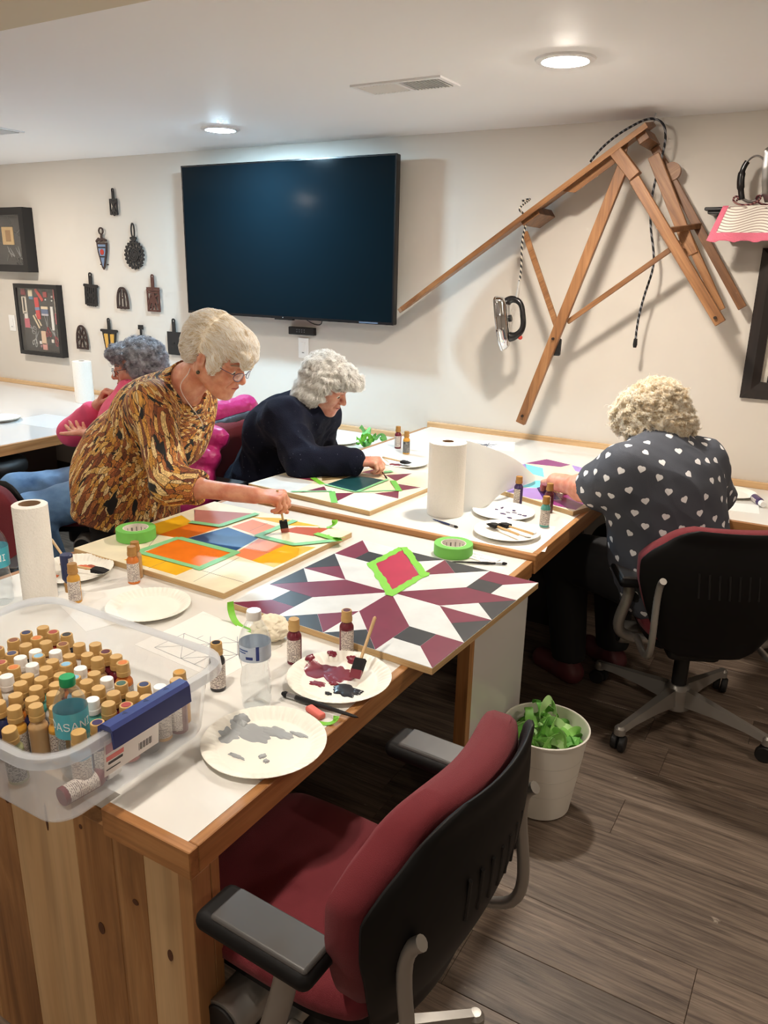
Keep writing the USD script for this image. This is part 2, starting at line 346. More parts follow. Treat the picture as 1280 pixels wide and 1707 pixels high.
# air vents
def vent(x, y, w, d, lab, rz=0):
    v = thing('air_vent', lab, 'vent', (x, y, CEIL), rz)
    part(v, 'frame', cat([bx(-w/2, w/2, -d/2, -d/2+.018, -.007, 0), bx(-w/2, w/2, d/2-.018, d/2, -.007, 0), bx(-w/2, -w/2+.018, -d/2+.018, d/2-.018, -.007, 0), bx(w/2-.018, w/2, -d/2+.018, d/2-.018, -.007, 0), bx(-.008, .008, -d/2+.018, d/2-.018, -.007, 0)]), trimw)
    part(v, 'duct', bx(-w/2+.01, w/2-.01, -d/2+.01, d/2-.01, -.001, -.0002), P('duct_dark', c(176, 176, 178), 0.8))
    n = 24
    for k in range(n):
        x0 = -w/2 + .02 + (w - .04) * (k + .5) / n
        if abs(x0) > .012:
            part(v, 'slat', T(bx(-.0007, .0007, -d/2+.016, d/2-.016, -.005, .005), (x0, 0, -.0052), ry=38 if x0 < 0 else -38), trimw, smooth=False)
vent(-1.60, 2.825, .38, .165, 'white slatted air vent in the ceiling left of the warm downlight')
vent(-4.16, 2.86, .36, .165, 'white slatted air vent in the ceiling at the left edge of the photo')

# ================================================================== tables and counters
lam = P('white_laminate', c(232, 230, 224), 0.22, coat_weight=0.3, coat_roughness=0.12, spot=0.03, sscale=5)
oak = wood('oak_trim', c(140, 92, 50), c(176, 124, 74), c(196, 148, 98), scale=(1.5, 26, 26))
oaky = wood('oak_trim_across', c(140, 92, 50), c(176, 124, 74), c(196, 148, 98), scale=(26, 1.5, 26))
oakz = wood('oak_trim_up', c(150, 100, 55), c(182, 130, 80), c(198, 152, 102), scale=(26, 26, 1.5))
TA, TB, TC = 0.74, 0.758, 0.67
TX0, TX1 = -1.97, -0.74
t = thing('work_table', 'near work table with white top, oak edging and a knotty wooden end panel', 'table')
part(t, 'table_top', cat([bx(TX0 + .02, TX1 - .02, .742, 2.19, TA - .05, TA), bx(-.937, TX1 - .02, .70 + .018, .742, TA - .05, TA)]), lam, smooth=False)
part(t, 'edge_trim', cbox(-.937, TX1, .70, .72, TA - .052, TA + .0006, .0015), oak)
part(t, 'edge_trim', cbox(TX1 - .02, TX1, .7205, 2.19, TA - .052, TA + .0006, .0015), oaky)
part(t, 'edge_trim', cbox(TX0, TX0 + .02, .7225, 2.19, TA - .052, TA + .0006, .0015), oaky)
# knotty end panel: upright boards of very different tone
bd = [wood('hickory_pale', c(186, 146, 100), c(202, 166, 120), c(210, 178, 134), scale=(9, 9, .9), seed=2),
      wood('hickory_brown', c(120, 80, 44), c(158, 112, 66), c(190, 146, 96), scale=(16, 16, 1.1), seed=5, distort=1.6),
      wood('hickory_mid', c(140, 96, 56), c(170, 124, 78), c(190, 148, 98), scale=(14, 14, 1.0), seed=9, distort=1.2)]
edges = [-1.97, -1.80, -1.62, -1.50, -1.36, -1.215, -1.035, -.937, -.862, -.772]
for i, (a, b) in enumerate(zip(edges, edges[1:])):
    part(t, 'board', cbox(a + .0003, b - .0003, .715, .745, 0, TA - (.0525 if b > -.94 else .001), .0008), bd[(0, 1, 2, 1, 1, 0, 1, 1, 0)[i]], smooth=False)
part(t, 'corner_post', cbox(-.772, -.742, .703, .745, 0, TA - .0525, .0012), bd[2], smooth=False)
part(t, 'corner_post', cbox(-.83, -.742, .746, .766, 0, TA - .0525, .0012), bd[1], smooth=False)
kn = P('knot_dark', c(84, 48, 24), 0.6)
for (x, z, a, b) in ((-.988, .452, .008, .013), (-.815, .487, .006, .012), (-1.015, .66, .004, .005), (-1.11, .64, .003, .03), (-1.225, .63, .006, .008), (-.89, .56, .007, .006)):
    part(t, 'knot', T(extr(affinity.scale(Point(0, 0).buffer(1, 10), a, b), .0006), (x, .7145, z), rx=90), kn, smooth=False)
wp = P('white_panel', c(222, 220, 216), 0.16)
part(t, 'support_panel', bx(-1.60, -.752, 1.752, 2.20, .0, TA - .0525) if False else bx(-.775, -.745, 1.775, 2.185, 0.0, TA - .0525), wp, smooth=False, label='white laminate support panel')
part(t, 'support_edge', cbox(-.779, -.743, 1.745, 1.775, 0.0, TA - .0525, .001), oakz, smooth=False)
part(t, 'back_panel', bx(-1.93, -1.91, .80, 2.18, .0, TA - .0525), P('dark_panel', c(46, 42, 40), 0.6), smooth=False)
t = thing('work_table', 'far work table with raised white top reaching the back wall, its edges trimmed in oak', 'table')
part(t, 'table_top', bx(TX0 + .02, TX1 - .012, 2.2125, YB - .015, TB - .045, TB), lam, smooth=False)
part(t, 'edge_trim', cbox(TX0, TX1 + .008, 2.1915, 2.212, TB - .06, TB + .0008, .0015), oak)
part(t, 'edge_trim', cbox(TX1 - .0115, TX1 + .008, 2.2125, 3.8, TB - .06, TB + .0008, .0015), oaky)
part(t, 'edge_trim', cbox(TX0, TX0 + .0195, 2.2125, 3.8, TB - .06, TB + .0008, .0015), oaky)
part(t, 'wall_strip', cbox(TX0, TX1, YB - .02, YB - .0005, TB - .01, TB + .028, .002), wood('pale_trim', c(190, 148, 100), c(212, 174, 128), c(224, 190, 146), scale=(1.5, 26, 26)))
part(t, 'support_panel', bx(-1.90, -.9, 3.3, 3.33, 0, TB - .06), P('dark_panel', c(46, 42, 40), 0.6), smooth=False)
pale = _m['pale_trim']
def counter(lab, x0, x1, y0, y1, strip, near=True, right=False):
    t = thing('wall_counter', lab, 'counter')
    part(t, 'counter_top', bx(x0, x1, y0 + (.02 if near else 0), y1, TC - .04, TC), lam, smooth=False)
    if near: part(t, 'edge_trim', cbox(x0, x1, y0, y0 + .0195, TC - .05, TC + .0006, .0015), oak)
    if strip: part(t, 'wall_strip', cbox(x0, x1, YB - .02, YB - .0005, TC, TC + .03, .002), pale)
    return t
t = counter('low white counter along the back wall at the right, with oak front edge', -.715, 2.2, 3.24, YB - .005, True)
part(t, 'support_panel', bx(2.1, 2.13, 3.28, 3.8, 0, TC - .05), wp, smooth=False)
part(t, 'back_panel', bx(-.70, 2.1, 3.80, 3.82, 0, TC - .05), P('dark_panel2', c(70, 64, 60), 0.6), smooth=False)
t = counter('low white counter along the back wall behind the woman in navy', -3.72, -1.99, 3.24, YB - .005, True)
part(t, 'support_panel', bx(-2.6, -2.57, 3.28, 3.8, 0, TC - .05), wp, smooth=False)
t = thing('corner_table', 'low white table wing at the left with oak edging, behind the seated woman in pink', 'table')
part(t, 'table_top', bx(XL + .01, -3.745, 1.2, YB - .005, TC - .05, TC), P('white_laminate_cool', c(228, 231, 234), 0.12, coat_weight=0.4, coat_roughness=0.05), smooth=False)
part(t, 'edge_trim', cbox(-3.7445, -3.725, 1.2, 3.235, TC - .055, TC + .0006, .0015), oaky)
part(t, 'wall_strip', cbox(XL + .01, -3.73, YB - .02, YB - .0005, TC, TC + .03, .002), pale)
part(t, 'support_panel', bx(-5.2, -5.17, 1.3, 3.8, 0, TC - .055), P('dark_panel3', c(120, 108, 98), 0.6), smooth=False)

# ================================================================== swivel chairs (local frame: front is +x, base centre on the floor)
burg = P('burgundy_fabric', c(112, 31, 40), 0.9, bump=0.35, bscale=900, sheen_weight=0.06, spot=0.05)
shellm = P('black_plastic', c(12, 11, 12), 0.55, specular_ior_level=.25); blackr = P('black_rubber', c(18, 18, 19), 0.55)
greym = P('silver_paint', c(160, 156, 150), 0.38, 0.6); padtop = P('arm_pad_grey', c(74, 72, 71), 0.42)
def sheet(prof, x_of, n=33, thick=0.045, edge=4.0, off=0.0, inset=0.0, puff=True, lowedge=0.25):
    """a curved pad: prof = [(z, half width)], x_of(y, z) its middle surface"""
    zs = np.array([p[0] for p in prof]); ws = np.array([p[1] for p in prof]) - inset
    from scipy.interpolate import PchipInterpolator
    zz = np.linspace(zs[0] + inset, zs[-1] - inset, 41); w = PchipInterpolator(zs, ws)(zz); s = np.linspace(-1, 1, n)
    Y = w[:, None] * s[None, :]; Z = np.repeat(zz[:, None], n, 1); X = x_of(Y, Z) + off
    tz = np.clip(1 - np.abs(np.linspace(-1, 1, 41)) ** 10, 0, 1); ty = np.clip(1 - np.abs(s) ** edge, 0, 1)
    th = thick * (lowedge + (1 - lowedge) * np.sqrt(tz[:, None] * ty[None, :])) if puff else np.full_like(X, thick)
    A = np.stack([X + th / 2, Y, Z], -1).reshape(-1, 3); B = np.stack([X - th / 2, Y, Z], -1).reshape(-1, 3); v = np.vstack([A, B]); m = 41; o = m * n; f = []
    for i in range(m - 1):
        for j in range(n - 1):
            a, b, d, e = i * n + j, i * n + j + 1, (i + 1) * n + j + 1, (i + 1) * n + j
            f += [(a, b, d), (a, d, e), (o + a, o + d, o + b), (o + a, o + e, o + d)]
    loop = [j for j in range(n)] + [i * n + n - 1 for i in range(1, m)] + [(m - 1) * n + j for j in range(n - 2, -1, -1)] + [i * n for i in range(m - 2, 0, -1)]
    for k in range(len(loop)):
        a, b = loop[k], loop[(k + 1) % len(loop)]; f += [(a, o + a, o + b), (a, o + b, b)]
    r = trimesh.Trimesh(v, np.array(f), process=False)
    if r.volume < 0: r.invert()
    return r
def swivel_chair(label, loc, rz, lift=0.0, group=None, mechanism=True):
    t = thing('office_chair', label, 'chair', loc, rz, group=group); L = lift
    # seat
    prof = [(-.235, .13), (-.20, .18), (-.1, .20), (.05, .202), (.17, .195), (.225, .165), (.25, .12)]
    s = sheet(prof, lambda Y, Z: .445 + L - .35 * (Y ** 2) * .4 - np.clip(Z - .15, 0, 1) ** 2 * 2.2, thick=.075)
    v = s.vertices; s.vertices = np.c_[v[:, 2], v[:, 1], v[:, 0]]; s.invert()
    part(t, 'seat', s, burg, smooth=60)
    p2 = sheet(prof, lambda Y, Z: .405 + L + 0 * Y, thick=.03, inset=.02, puff=False); v = p2.vertices; p2.vertices = np.c_[v[:, 2], v[:, 1], v[:, 0]]; p2.invert()
    part(t, 'seat_shell', p2, shellm, smooth=40)
    # back
    bp = [(.43, .13), (.46, .165), (.53, .21), (.60, .238), (.67, .255), (.72, .257), (.76, .235), (.80, .195), (.828, .165), (.842, .14), (.85, .115)]
    bp = [(z + L, w) for z, w in bp]
    xb = lambda Y, Z: -.255 - .22 * (Z - L - .45) + 1.15 * Y ** 2 - .03 * np.sin(np.clip((Z - L - .45) / .36, 0, 1) * math.pi) + .02
    part(t, 'backrest', sheet(bp, xb, thick=.085, off=.012, lowedge=.35), burg, smooth=45)
    sp = [(.385, .10), (.41, .145), (.50, .20), (.60, .240), (.67, .259), (.72, .262), (.76, .240), (.80, .199), (.83, .168), (.846, .143), (.855, .118)]
    part(t, 'back_shell', sheet([(z + L, w) for z, w in sp], xb, thick=.02, off=-.038, edge=8), shellm, smooth=50)
    for k in range(7):
        z = .665 + L; y = -.09 + .03 * k
        part(t, 'vent_rib', tube([(float(xb(np.array(y), np.array(z - .03))) - .0485, y, z - .03), (float(xb(np.array(y), np.array(z + .055))) - .0485, y + .012, z + .055)], .0035, 8), blackr)
    for sy in (-1, 1):
        part(t, 'back_bar', tube(curve([(-.10, sy * .20, .375 + L), (-.23, sy * .205, .38 + L), (-.305, sy * .207, .41 + L), (-.322, sy * .207, .50 + L), (-.333, sy * .200, .68 + L)], 24), [.0115] * 24, 12), greym, smooth=50)
        part(t, 'arm_post', tube(curve([(-.09, sy * .14, .365 + L), (-.09, sy * .225, .37 + L), (-.105, sy * .262, .40 + L), (-.125, sy * .268, .47 + L), (-.145, sy * .266, .60 + L)], 24), [.019] * 24, 14), greym, smooth=50)
        pad = rbox(-.215, -.0, sy * .262 - .042, sy * .262 + .042, .60 + L, .635 + L, .016, 16)
        ap = part(t, 'arm_pad', pad, shellm, smooth=50)
        part(ap, 'arm_pad_top', rbox(-.208, -.03, sy * .262 - .034, sy * .262 + .034, .628 + L, .640 + L, .006, 10), padtop, smooth=50)
    part(t, 'tilt_drum', T(cyl(.042, -.235, .235, 32), (.02, 0, .335 + L), rx=90), greym, smooth=40)
    for sy in (-1, 1): part(t, 'drum_cap', T(lathe([(0, 0), (.034, 0), (.036, .004), (.034, .006), (.0, .002)], 28), (.02, sy * .2345, .335 + L), rx=-90 * sy), blackr)
    part(t, 'mechanism', rbox(-.13, .12, -.09, .09, .30 + L, .385 + L, .02), blackr)
    part(t, 'gas_column', cyl(.027, .10, .34 + L, 24), blackr); part(t, 'hub', lathe([(0, .055), (.05, .055), (.053, .07), (.046, .135), (.033, .15), (0, .15)], 32), greym)
    for a in (45, 133, 227, 315):
        d = np.array([math.cos(math.radians(a)), math.sin(math.radians(a)), 0]); leg = []
        n = np.array([-d[1], d[0], 0]); sec = []
        for s, w, z0, z1 in ((.03, .026, .075, .140), (.15, .022, .082, .122), (.27, .017, .078, .104), (.335, .016, .070, .094)):
            sec.append([d * s + n * w + [0, 0, z0], d * s - n * w + [0, 0, z0], d * s - n * w * .62 + [0, 0, z1], d * s + n * w * .62 + [0, 0, z1]])
        part(t, 'base_leg', cat([trimesh.convex.convex_hull(np.array(sec[i] + sec[i + 1])) for i in range(3)]), greym, smooth=30)
        e = d * .34
        ca = part(t, 'caster', cat([T(lathe([(0, -.011), (.026, -.011), (.029, -.007), (.029, .007), (.026, .011), (0, .011)], 24), (e[0] + n[0] * sy * .015, e[1] + n[1] * sy * .015, .0295), rx=90, rz=0 + a + 20) for sy in (-1, 1)]), blackr)
        part(ca, 'caster_cap', lathe([(0, .095), (.012, .094), (.019, .085), (.02, .062), (0, .060)], 20).apply_translation(e), greym)
    return t
swivel_chair('burgundy swivel chair in the foreground, its arms tucked toward the near table', (-.69, .962, 0), 178, lift=.05)
swivel_chair('burgundy swivel chair with black back shell under the woman in the heart print top', (-.345, 2.79, 0), 115)
swivel_chair('burgundy swivel chair with a magenta puffer jacket hung over its back', (-2.19, 2.80, 0), 4, lift=.045)
swivel_chair('burgundy swivel chair at the left edge of the photo facing the near table', (-2.575, 1.345, 0), -62, lift=-.045)
swivel_chair('swivel chair under the seated woman in pink and jeans', (-3.05, 2.43, 0), 218, lift=.0)
st = thing('stool', 'black round topped stool tucked under the corner table at the left edge', 'stool', (-3.87, 2.44, 0))
part(st, 'seat', lathe([(0, .50), (.155, .50), (.175, .515), (.18, .545), (.172, .572), (.14, .582), (0, .584)], 48), blackr, smooth=60)
part(st, 'column', cyl(.025, .06, .505, 20), shellm); part(st, 'base', lathe([(0, .001), (.19, .001), (.195, .012), (.18, .022), (.05, .045), (.03, .07), (0, .07)], 48), greym)

# ================================================================== things on the tables
ZB = TB                       # top of the far table
plateM = P('paper_plate', c(243, 239, 228), 0.6)
def plate(label, x, y, z, r=.114, flutes=True, tilt=(0, 0), blots=(), group=None, cat_='plate'):
    """fluted paper plate; blots = [(dx, dy, rx, ry, colour name, seed)] of dried paint"""
    t = thing('paper_plate', label, cat_, (x, y, z), rot=(tilt[0], tilt[1], 0), group=group)
    n, prof = 144, [(0, .0012), (r * .70, .0012), (r * .75, .002), (r * .82, .0075), (r * .92, .0125), (r * .985, .0145), (r, .0138)]
    a = np.linspace(0, 2 * math.pi, n, endpoint=False); v = [(0, 0, .0012)]; f = []
    for i, (q, h) in enumerate(prof[1:]):
        w = (0, 0, 1, 1, .5, 0)[i] * (.0019 if flutes else 0)
        for k in range(n): v.append((q * math.cos(a[k]), q * math.sin(a[k]), h + w * (1 if k % 3 == 0 else -.5)))
    for k in range(n): f.append((0, 1 + k, 1 + (k + 1) % n))
    for i in range(len(prof) - 2):
        for k in range(n):
            A, B = 1 + i * n + k, 1 + i * n + (k + 1) % n; f += [(A, A + n, B + n), (A, B + n, B)]
    v = np.array(v); o = len(v); lo = v.copy(); lo[:, 2] -= .001; ff = [(b + o, a_ + o, d + o) for a_, b, d in f]
    for k in range(n):
        A, B = o - n + k, o - n + (k + 1) % n; ff += [(A, A + o, B + o), (A, B + o, B)]
    part(t, 'dish', trimesh.Trimesh(np.vstack([v, lo]), np.array(f + ff), process=False), plateM, smooth=40)
    nb = 0
    for dx, dy, rx, ry, m, sd in blots:
        nb += 1; part(t, 'paint_blot', blot(rx, ry, sd, r=r, at=(dx, dy), h=.0009 + .00035 * nb), m, smooth=True)
    return t
def blot(rx, ry, seed, r=.114, at=(0, 0), h=.0012):
    g = np.random.default_rng(seed); n = 56; a = np.linspace(0, 2 * math.pi, n, endpoint=False)
    w = 1 + sum(g.uniform(-.22, .22) / (k ** .5) * np.cos(k * a + g.uniform(0, 6)) for k in range(2, 12))
    def hz(x, y):
        q = np.hypot(x, y) / r; return np.interp(q, [0, .70, .75, .82, .92, 1], [.0013, .0013, .0022, .0088, .0136, .0146])
    v = []; f = []
    for s, b in ((0, h), (.5, h), (.85, h * .8), (1.0, .0001)):
        for k in range(n):
            x, y = at[0] + rx * s * w[k] * math.cos(a[k]), at[1] + ry * s * w[k] * math.sin(a[k])
            q = math.hypot(x, y)
            if q > r * .97: x, y = x * r * .97 / q, y * r * .97 / q
            v.append((x, y, float(hz(x, y)) + b))
    for i in range(3):
        for k in range(n): f += [(i * n + k, (i + 1) * n + k, (i + 1) * n + (k + 1) % n), (i * n + k, (i + 1) * n + (k + 1) % n, i * n + (k + 1) % n)]
    return trimesh.Trimesh(np.array(v), np.array(f), process=False)
wet = dict(rough=.3)
pgrey = P('paint_grey', c(160, 164, 166), .4); pmar = P('paint_maroon', c(122, 34, 52), .3); pblk = P('paint_black', c(34, 36, 42), .25); pred = P('paint_redorange', c(206, 82, 48), .35)
ppur = P('paint_purple', c(66, 50, 96), .4); por = P('paint_orange', c(240, 110, 30), .4); porange2 = P('paint_orange2', c(222, 96, 40), .35)
plate('paper plate smeared with grey paint at the near edge of the table', -.822, .982, TA, .117, blots=[(-.045, .02, .045, .026, pgrey, 1), (-.005, .045, .035, .016, pgrey, 2), (-.075, -.012, .02, .022, pgrey, 12), (.035, .062, .02, .006, pgrey, 3), (-.02, -.055, .02, .004, pgrey, 4), (.02, -.03, .006, .008, pgrey, 5), (.035, -.038, .006, .005, pgrey, 6), (-.085, .035, .014, .016, pgrey, 7)])
plate('paper plate with pools of maroon and black paint', -.838, 1.258, TA, .114, blots=[(-.045, .012, .048, .036, pmar, 11), (-.015, .022, .035, .03, pmar, 17), (-.03, -.038, .018, .011, pmar, 13), (.035, -.028, .034, .022, pblk, 14), (.06, -.02, .012, .01, pblk, 18), (-.07, .075, .012, .008, pmar, 15), (.012, -.06, .008, .005, pblk, 16), (-.02, .085, .015, .01, pmar, 19), (-.1, .03, .008, .014, pmar, 20), (.0, -.02, .012, .006, pmar, 21)])
plate('empty white paper plate beside the clear storage bin', -1.462, 1.30, TA, .108)
plate('paper plate with rust and orange paint at the left edge of the near table', -1.83, 1.36, TA, .112, tilt=(1, 0), blots=[(-.0, .04, .03, .014, porange2, 22), (.012, .055, .02, .008, P('paint_rust', c(168, 72, 40), .4), 25), (-.035, -.055, .03, .016, por, 23), (-.075, -.04, .016, .01, por, 24)])
plate('paper plate with small dabs of purple paint on the far table', -.985, 2.545, ZB, .112, flutes=False, blots=[(.01, .02, .008, .006, ppur, 31), (.03, .03, .009, .005, ppur, 32), (.055, .02, .008, .005, ppur, 33), (.0, -.005, .012, .006, ppur, 34), (-.04, .03, .006, .004, ppur, 35), (.075, .015, .008, .006, ppur, 36), (-.03, .06, .004, .009, ppur, 37), (.04, -.04, .009, .004, ppur, 38), (.02, .05, .006, .004, ppur, 39)])
plate('paper plate holding two black foam brushes near the corner of the far table', -.888, 2.338, ZB + .002, .112, flutes=False, blots=[(.075, .0, .01, .008, P('paint_palegrey', c(180, 180, 176), .5), 41), (.085, .03, .008, .006, P('paint_palegrey', c(180, 180, 176), .5), 42)])
plate('paper plate with a foam brush beside the painting hand of the woman in navy', -1.64, 2.985, ZB, .105, blots=[(-.03, -.03, .03, .018, pmar, 44)])
plate('empty paper plate on the low counter behind the woman in navy', -2.36, 3.53, TC, .11)
plate('white paper plate on the low counter to the right of the heart print top', -.36, 3.66, TC, .11, flutes=False)
for k in range(3):
    plate(('white paper plate at the top of a small stack on the corner table', 'white paper plate in the middle of a small stack on the corner table', 'white paper plate at the bottom of a small stack on the corner table')[2 - k], -4.36 + .012 * k, 2.85 - .01 * k, TC + .0052 * k, .112, group='stacked plates on the corner table')

# paint bottles: one class per colour and cap, referenced by every bottle
capm = {'t': c(206, 168, 110), 'w': c(236, 234, 230)}
tan = P('bottle_cap_tan', c(196, 158, 98), .45); whitecap = P('bottle_cap_white', c(238, 236, 232), .4); brownc = P('bottle_cap_brass', c(168, 122, 62), .45)
def labelmat(name, base, ink, frac=.5):
    if name in _m: return _m[name]
    n = {'tc': ('texture_coordinate', {}), 'mp': ('mapping', dict(scale=(1, 1, 1))), 's': ('separate_xyz', {}), 'mz': ('math', dict(math_type='multiply', value2=330.0)), 'fz': ('math', dict(math_type='fraction')), 'gz': ('math', dict(math_type='greater_than', value2=.55)),
         'nm': ('mapping', dict(scale=(420, 420, 330))), 'nn': ('white_noise_texture', {}), 'fl': ('vector_math', dict(math_type='floor')), 'gn': ('math', dict(math_type='greater_than', value2=.42)),
         'mm': ('math', dict(math_type='multiply')), 'mx': ('mix', dict(color1=base, color2=ink)), 'p': ('principled_bsdf', dict(roughness=.4))}
    l = [('tc.object', 's.vector'), ('s.z', 'mz.value1'), ('mz.value', 'fz.value1'), ('fz.value', 'gz.value1'), ('tc.object', 'nm.vector'), ('nm.vector', 'fl.vector1'), ('fl.vector', 'nn.vector'), ('nn.value', 'gn.value1'),
         ('gz.value', 'mm.value1'), ('gn.value', 'mm.value2'), ('mm.value', 'mx.fac'), ('mx.color', 'p.base_color')]
    _m[name] = usdkit.material(stage, '/World/Looks/' + name, n, l, surface='p.BSDF'); return _m[name]
PAINTS = dict(maroon=c(104, 26, 42), black=c(34, 34, 38), navy=c(36, 44, 84), orange=c(206, 116, 44), ochre=c(204, 150, 60), brown=c(126, 72, 42), teal=c(90, 168, 156), purple=c(58, 40, 88), white=c(226, 224, 218), sky=c(130, 182, 214), green=c(60, 92, 76), grey=c(140, 142, 146), red=c(160, 56, 44), olive=c(150, 150, 110), tan=c(188, 152, 108), wine=c(90, 34, 44))
_bp = {}
def bottle_proto(paint, cap='t', dot=None, lab='w'):
    key = f'{paint}_{cap}_{dot or "n"}_{lab}'
    if key in _bp: return _bp[key]
    pth = Sdf.Path(f'/_class_paint_bottle_{key}'); stage.CreateClassPrim(pth); pm_ = P('bottle_' + paint, PAINTS[paint], .28)
    part(pth, 'body', lathe([(0, .0004), (.0150, .0004), (.0166, .002), (.0166, .066), (.0160, .070), (.0118, .0775), (.0100, .0790), (.0100, .083), (0, .083)], 30), pm_, smooth=40)
    cp = {'t': tan, 'w': whitecap, 'b': brownc}[cap]
    part(pth, 'cap', lathe([(0, .0815), (.0122, .0815), (.0132, .0822), (.0134, .0905), (.0128, .0915), (.0124, .0925), (.0121, .1072), (.0112, .1085), (0, .1085)], 30), cp, smooth=40)
    if dot: part(pth, 'cap_dot', lathe([(0, .1084), (.0085, .1084), (.0085, .1089), (0, .1089)], 24), P('dot_' + dot, PAINTS[dot], .4), smooth=40)
    a = np.linspace(math.radians(-115), math.radians(115), 28); r = .01675
    v = np.array([(r * math.sin(t), -r * math.cos(t), z) for z in (.008, .062) for t in a]); f = []
    for k in range(27): f += [(k, k + 1, 29 + k), (k, 29 + k, 28 + k)]
    lm = labelmat('bottle_label_pale', c(214, 204, 194), c(96, 80, 84)) if lab == 'w' else labelmat('bottle_label_dark', c(38, 38, 40), c(206, 204, 198))
    part(pth, 'label', trimesh.Trimesh(v, np.array(f), process=False), lm, smooth=True)
    _bp[key] = pth; return pth
def bottle(label, x, y, z, paint, cap='t', dot=None, lab='w', rz=0, group=None, rot=None, tip=None):
    return copy_of(bottle_proto(paint, cap, dot, lab), 'paint_bottle', label, 'paint bottle', (x, y, z), rz, rot=rot, group=group)
bottle('maroon paint bottle with plain tan cap, beside the clear water bottle', -.969, 1.272, TA, 'maroon', rz=-25)
bottle('maroon paint bottle with a dark dot on its cap, beside the maroon star panel', -.896, 1.375, TA, 'maroon', dot='wine', lab='w', rz=100)
bottle('black paint bottle with a black dotted cap beside the storage bin', -1.035, 1.092, TA, 'black', dot='black', rz=60)
bottle('orange paint bottle with tan cap in front of the green tape roll', -1.625, 1.40, TA, 'orange', cap='b', rz=30)
bottle('orange paint bottle half hidden behind another near the orange panel', -1.648, 1.432, TA, 'tan', cap='b', rz=-60)
bottle('ochre yellow paint bottle in front of the dark one by the left paper plate', -1.652, 1.225, TA, 'ochre', cap='b', rz=0)
bottle('dark navy paint bottle standing upside down behind the ochre one', -1.722, 1.262, TA + .1085, 'navy', cap='b', rot=(180, 0, 0))
bottle('maroon paint bottle by the wall strip on the far table', -1.83, 3.255, ZB, 'maroon', cap='b', rz=-40)
bottle('dark labelled ochre paint bottle by the wall strip on the far table', -1.737, 3.172, ZB, 'ochre', cap='b', lab='k', rz=20)
bottle('dark purple paint bottle behind the plate of purple dabs', -.988, 2.69, ZB, 'purple', cap='b', lab='w', rz=-70)
bottle('wine red paint bottle beside the purple quilt panel', -.858, 2.66, ZB, 'wine', cap='b', rz=-75)
bottle('pale teal paint bottle at the right edge of the far table', -.812, 2.49, ZB, 'teal', cap='b', rz=20)
bottle('lilac paint bottle lying on the low counter at the right edge of the photo', -.255, 3.60, TC + .0167, 'sky' if False else 'purple', cap='w', lab='w', rot=(90, 0, 25))

# clear water bottles
wplas = thinclear('clear_bottle', (0.93, 0.95, 0.96), .035, .04); waterm = P('water', (0.97, 0.99, 1.0), 0.0, transmission_weight=1.0, ior=1.2)
def water_bottle(label, loc, rz, s=1.0, capcol=None, text=None, band=c(60, 170, 190), band_z=(.115, .148), level=.0):
    t = thing('water_bottle', label, 'water bottle', loc, rz)
    pr = [(.0, .006), (.018, .003), (.027, .0), (.031, .008), (.0315, .02), (.030, .03), (.0322, .04), (.0305, .05), (.0322, .06), (.031, .07), (.029, .082), (.028, .092), (.030, .103), (.0325, .115), (.0325, .148), (.0315, .158), (.026, .175), (.019, .188), (.0135, .196), (.0125, .2), (.0125, .206), (.0, .206)]
    pr = [(r * s, z * s) for r, z in pr]; zz = np.array(pr); m = lathe(zz, 56); v = m.vertices
    w = np.clip(1 - v[:, 2] / (.03 * s), 0, 1); a = np.arctan2(v[:, 1], v[:, 0]); k = 1 - .10 * w * (0.5 + 0.5 * np.cos(5 * a)); m.vertices = np.c_[v[:, 0] * k, v[:, 1] * k, v[:, 2]]
    part(t, 'bottle_body', m, wplas, smooth=60)
    part(t, 'cap', lathe([(0, .198 * s), (.0145 * s, .198 * s), (.0152 * s, .2 * s), (.0152 * s, .214 * s), (.014 * s, .2165 * s), (0, .2165 * s)], 36), capcol or P('cap_clear_white', c(236, 234, 228), .3), smooth=35)
    r = .0328 * s; z0, z1 = band_z[0] * s, band_z[1] * s
    n = 60; al = np.linspace(-math.pi, math.pi, n); vv = np.array([(r * math.sin(q), -r * math.cos(q), z) for z in (z0, z1) for q in al]); f = []
    for q in range(n - 1): f += [(q, q + 1, n + q + 1), (q, n + q + 1, n + q)]
    lb = part(t, 'label', trimesh.Trimesh(vv, np.array(f), process=False), P('band_' + label[:4].strip().replace(' ', '_'), band, .3), smooth=True)
    if text:
        tx = meshkit.text_mesh(text, .017 * s, .0002); tx.apply_translation((-tx.bounds[1][0] / 2, (z0 + z1) / 2 - .0085 * s, 0)); tx = tx.subdivide() if len(tx.faces) < 20000 else tx
        part(lb, 'lettering', wrap(tx, r + .0001), P('label_white_ink', c(238, 244, 246), .5))
    return t, lb, r
green = P('green_cap', c(30, 150, 92), .35)
t, lb, r = water_bottle('clear water bottle with white cap and pale blue label on the near table', (-.925, 1.085, TA), 0, .98, None, None, c(196, 210, 228))
inkb = P('label_blue_ink', c(70, 100, 160), .5)
